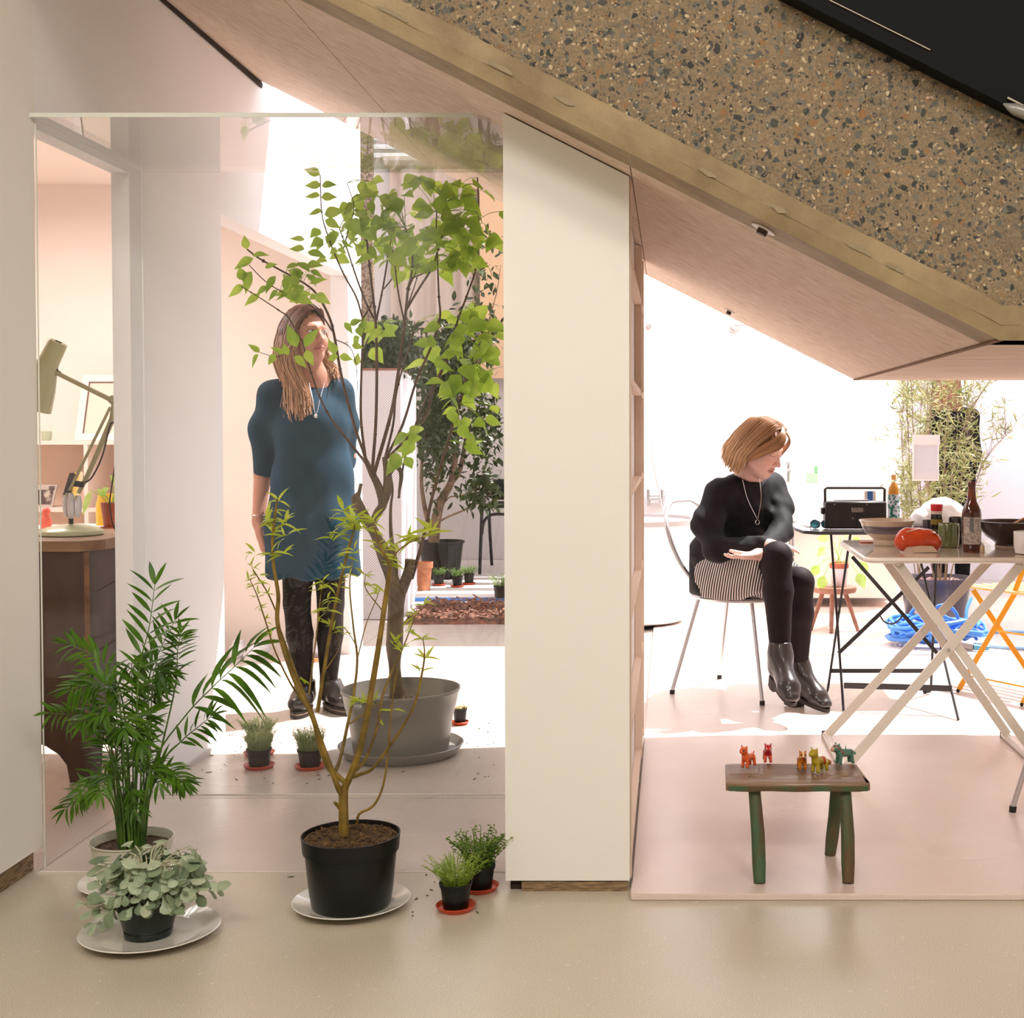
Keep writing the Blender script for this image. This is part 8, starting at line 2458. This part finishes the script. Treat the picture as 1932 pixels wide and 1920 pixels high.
pn2 = thing('planter', 'tall white perforated metal planter with a dark hedge on top', 'planter', (-1.86, 8.55, 0))
hpz = 1.52
MB().prism([(-2.02, 8.05, 0.004), (-1.642, 8.05, 0.004), (-1.642, 8.05, hpz), (-2.02, 8.05, hpz)], (0, 0.01, 0)).build('perforated_front', m_perf, pn2, smooth=False)
MB().prism([(-2.02, 8.061, 0.003), (-1.64, 8.061, 0.003), (-1.745, 9.1, 0.003), (-2.1, 9.1, 0.003)], (0, 0, hpz - 0.004)).build('body', M('white_planter_side', '#e6e0e6', 0.5), pn2, smooth=False)
b = MB(); q = [Vector((x, y, hpz + 0.004)) for x, y in pf]; b.tube(q + [q[0]], 0.008, 6, cap=False); b.build('rim', M('rusty_rim', '#8a5a4a', 0.7), pn2)
hg = MB()
leafmass(hg, [(676, 618, 745, 700, 1100, .35), (700, 600, 790, 700, 1100, .35), (740, 640, 800, 720, 260, .3), (690, 650, 790, 700, 800, .3)], 8.5, (0.04, 0.07), 0.42, hang=0.0)
hg.build('hedge', M('hedge_leaf', '#202b10', 0.45, transl=0.12, col2='#3a4a1c', nscale=6), pn2)
b = MB()
for k in range(14):
    x = rp.uniform(-1.95, -1.72); y = rp.uniform(8.2, 8.95)
    b.tube(spline([(x, y, hpz - 0.03), (x + rp.uniform(-.05, .05), y, hpz + 0.12), (x + rp.uniform(-.15, .12), y, hpz + rp.uniform(.15, .28))]), [0.008, 0.003], 6)
b.build('hedge_stems', M('pale_bark', '#6e5442', 0.8), pn2)

# ---- black garden chair partly behind the wall
t = thing('garden_chair', 'black tubular garden chair partly hidden behind the white middle wall', 'chair', PF(915, 1080, 0.0305))
Yk = PF(905, 1083, 0.0305).y
m_bk = M('black_tube', '#151316', 0.35)
f0 = PF(905, 1083, 0.0305)
MB().tube([f0, P(908, 1000, Yk), P(910, 935, Yk)], 0.013, 10).build('leg', m_bk, t)
MB().tube([PF(928, 1066, 0.0305), P(924, 1000, Yk + 0.5), P(922, 950, Yk + 0.5)], 0.013, 10).build('leg', m_bk, t)
x1 = f0.x + 0.42
MB().tube([(x1, Yk, 0.031), (x1 - 0.01, Yk, 0.60)], 0.013, 10).build('leg', m_bk, t)
MB().tube([(x1 + 0.02, Yk + 0.5, 0.031), (x1, Yk + 0.5, 0.62)], 0.013, 10).build('leg', m_bk, t)
MB().tube(spline([P(909, 1008, Yk), P(913, 985, Yk), P(925, 972, Yk), P(950, 970, Yk), (x1, Yk, P(950, 975, Yk).z), (x1, Yk, P(950, 1005, Yk).z)], 5), 0.012, 10).build('arm_rail', m_bk, t)
zz = P(930, 955, Yk + 0.25).z
MB().box((f0.x + 0.02, Yk + 0.0, zz), (x1, Yk + 0.5, zz + 0.03), 0.008).build('seat', m_bk, t)
MB().box((f0.x + 0.04, Yk + 0.49, zz + 0.04), (x1, Yk + 0.51, zz + 0.21), 0.008).build('backrest', m_bk, t)

# ---- willow in pots, right
Yr2 = 7.65
m_pot3 = M('bluish_black_pot', '#3b3440', 0.35, coat=0.3, col2='#4a4150', nscale=5)
m_wil = M('willow_leaf', '#7d8446', 0.55, transl=0.3, col2='#b3ae78', nscale=12)
m_wst = M('willow_stem', '#8c6f72', 0.6, col2='#a3935f', nscale=8)
gravel = M('pink_gravel', '#b98a86', 0.8, col2='#5f4744', nscale=50)
def wpot(u, y, w, hpx, label, name='potted_willow'):
    c = Vector((P(u, 1100, y).x, y, ZR))
    t = thing(name, label, 'willow', c)
    r = w / 2 / FPX * y
    h = P(u, hpx, y).z - ZR
    MB().lathe(c, [(r * 0.72, 0), (r * 0.76, 0.01), (r * 0.96, h * 0.90), (r * 1.05, h * 0.91), (r * 1.06, h), (r * 0.98, h), (r * 0.93, h - 0.03), (0, h - 0.03)], 40).build('pot', m_pot3, t)
    s = soil(c, r * 0.93, h - 0.025, n=160, bump=0.012); s.build('gravel', gravel, t)
    return t, c, h, r
tA, cA, hA, rA = wpot(1774, Yr2, 118, 1088, 'feathery pale willow in a big dark pot wrapped by the blue hose')
tB, cB, hB, rB = wpot(1735, 8.15, 72, 1086, 'slimmer willow in the smaller dark pot behind, left of the big one')
def willow(t, c, h, stems, region, n, Y, dyy):
    b = MB(); q_all = []
    for pts, r0 in stems:
        q = spline([Vector((c.x + pts[0][0] * 0.001, c.y, c.z + h - 0.03))] + [P(u, v, Y + d) for u, v, d in pts[1:]], 5)
        b.tube(q, [r0, r0 * .7, r0 * .4], 6); q_all += q[2:]
    # many fine twigs fanning out of the stems
    twigs = []
    for _ in range(n // 9):
        p = rp.choice(q_all)
        e = p + Vector((rp.gauss(0, 0.10), rp.gauss(0, 0.08), rp.uniform(0.04, 0.22)))
        b.tube([p, (p + e) / 2 + Vector((0, 0, 0.02)), e], [0.0016, 0.0010, 0.0006], 4)
        twigs.append((p, e))
    b.build('stems', m_wst, t)
    l = MB()
    for _ in range(n):
        if rp.random() < 0.55 and twigs:
            a, e = rp.choice(twigs); p = a.lerp(e, rp.random()) + rv(0.015)
        else:
            (u0, v0, u1, v1) = rp.choice(region)
            p = P(rp.uniform(u0, u1), rp.uniform(v0, v1), Y + rp.uniform(-dyy, dyy))
        d = Vector((rp.uniform(-.9, .9), rp.uniform(-.7, .7), rp.uniform(-.2, 1.0)))
        L = rp.uniform(0.035, 0.075)
        l.leaf(p, d, rv(1) + Vector((0, -.5, .5)), L, L * 0.13, (0.0, 0.8, 1.0, 0.6, 0.0), rp.uniform(0, .5), 0.1)
    l.build('foliage', m_wil, t)
willow(tA, cA, hA, [([(0, 0)] + [(1755, 980, 0), (1752, 850, -.05), (1757, 760, -.05), (1762, 700, -.05), (1770, 600, 0)], .009), ([(30, 0)] + [(1790, 960, 0), (1805, 850, .05), (1835, 770, .05), (1870, 715, .05)], .007), ([(50, 0)] + [(1815, 1000, 0), (1845, 900, -.1), (1870, 850, -.1), (1905, 815, -.1)], .004),
                    ([(-30, 0)] + [(1740, 980, 0), (1725, 850, 0), (1720, 740, 0), (1712, 640, 0)], .005), ([(0, 0)] + [(1780, 940, .1), (1785, 820, .1), (1792, 700, .1), (1800, 600, .1)], .006), ([(20, 0)] + [(1800, 980, .1), (1818, 880, .1), (1826, 780, .1), (1815, 690, .1)], .005)],
       [(1700, 718, 1830, 960), (1740, 760, 1840, 950), (1765, 850, 1850, 950), (1745, 940, 1800, 1060), (1700, 640, 1860, 760)], 2600, Yr2, 0.22)
willow(tB, cB, hB, [([(0, 0)] + [(1722, 980, 0), (1715, 860, 0), (1712, 740, 0), (1718, 640, 0)], .006), ([(0, 0)] + [(1738, 980, 0), (1735, 860, 0), (1740, 700, 0)], .005), ([(-20, 0)] + [(1710, 960, 0), (1702, 830, 0), (1706, 700, 0)], .004)],
       [(1697, 718, 1760, 960), (1697, 640, 1780, 760), (1697, 880, 1730, 1000)], 1700, 8.15, 0.15)
# hanging mirror
Ym = 7.33
a, c2 = P(1722, 907, Ym), P(1772, 820, Ym)
t = thing('hanging_mirror', 'small white-framed mirror hanging in front of the willow', 'mirror', Vector(((a.x + c2.x) / 2, Ym, a.z)))
w_ = c2.x - a.x; h_ = c2.z - a.z
m_wf = M('white_frame_paint', '#e6dcd8', 0.5)
hd_ = h_ * 0.22
for lo, hi in (((a.x, Ym, a.z), (c2.x, Ym + 0.012, a.z + 0.010)), ((a.x, Ym, a.z + 0.0105), (a.x + 0.008, Ym + 0.012, c2.z - hd_)), ((c2.x - 0.008, Ym, a.z + 0.0105), (c2.x, Ym + 0.012, c2.z - hd_)), ((a.x, Ym - 0.001, c2.z - hd_), (c2.x + 0.004, Ym + 0.012, c2.z))):
    MB().box(lo, hi).build('frame_rail', m_wf, t, smooth=False)
MB().box((a.x + 0.008, Ym + 0.004, a.z + 0.010), (c2.x - 0.008, Ym + 0.008, c2.z - hd_)).build('mirror_pane', M('mirror_painted_reflection', '#e4dfe4', 0.1, 0.25), t, smooth=False)  # pale base colour stands in for a bright reflection
MB().tube([(a.x + w_ * 0.55, Ym + 0.006, c2.z), (a.x + w_ * 0.60, Ym + 0.01, c2.z + 0.9), (a.x + w_ * 0.62, Ym + 0.01, 2.0)], 0.0025, 6).build('hanging_cord', m_wst, t)
struct('trim_4', MB().box((a.x - 0.4, Ym - 0.01, 2.0), (3.199, Ym + 0.03, 2.03)), m_wf, smooth=False)

# ---- litter on the floor
b = MB()
r5 = random.Random(4)
for _ in range(90):
    reg = r5.choice([(600, 1420, 900, 1480), (440, 1400, 620, 1480), (850, 1360, 940, 1470), (770, 1650, 920, 1730), (380, 1380, 500, 1460)])
    p = PF(r5.uniform(reg[0], reg[2]), r5.uniform(reg[1], reg[3]), 0.0)
    if (Vector((p.x, p.y)) - Vector((PB.x, PB.y))).length < Rs + 0.02: continue
    d = Vector((r5.uniform(-1, 1), r5.uniform(-1, 1), 0)) * r5.choice((0.004, 0.006, 0.016))
    b.bar(p + Vector((0, 0, 0.0012)), p + d + Vector((0, 0, 0.0015)), 0.003, 0.0016)
tag(b.build('leaf_litter', M('dry_litter', '#3b2a1a', 0.9, col2='#5f6a2a', nscale=60), None, smooth=False), 'scattered dark crumbs of soil and twigs on the floor around the plants', 'litter', kind='stuff')
for (u, v, a) in ((548, 1655, 0.3),):
    p = PF(u, v)
    tag(MB().leaf(p + Vector((-0.008, 0, 0.001)), (1, 0.2, 0.05), (0, 0, 1), 0.018, 0.006, NARROW, 0, 0.1).leaf(p + Vector((-0.008, 0, 0.0016)), (1, 0.2, 0.05), (0, 0, 1), 0.018, 0.006, NARROW, 0, 0.1).build('fallen_leaf', m_herb2, None), 'single small green leaf lying on the floor left of the black pot', 'leaf')
for o_ in list(COL.objects):
    if o_.type == 'MESH' and o_.parent is None and 'kind' not in o_ and 'label' not in o_:
        print('UNLABELLED', o_.name)
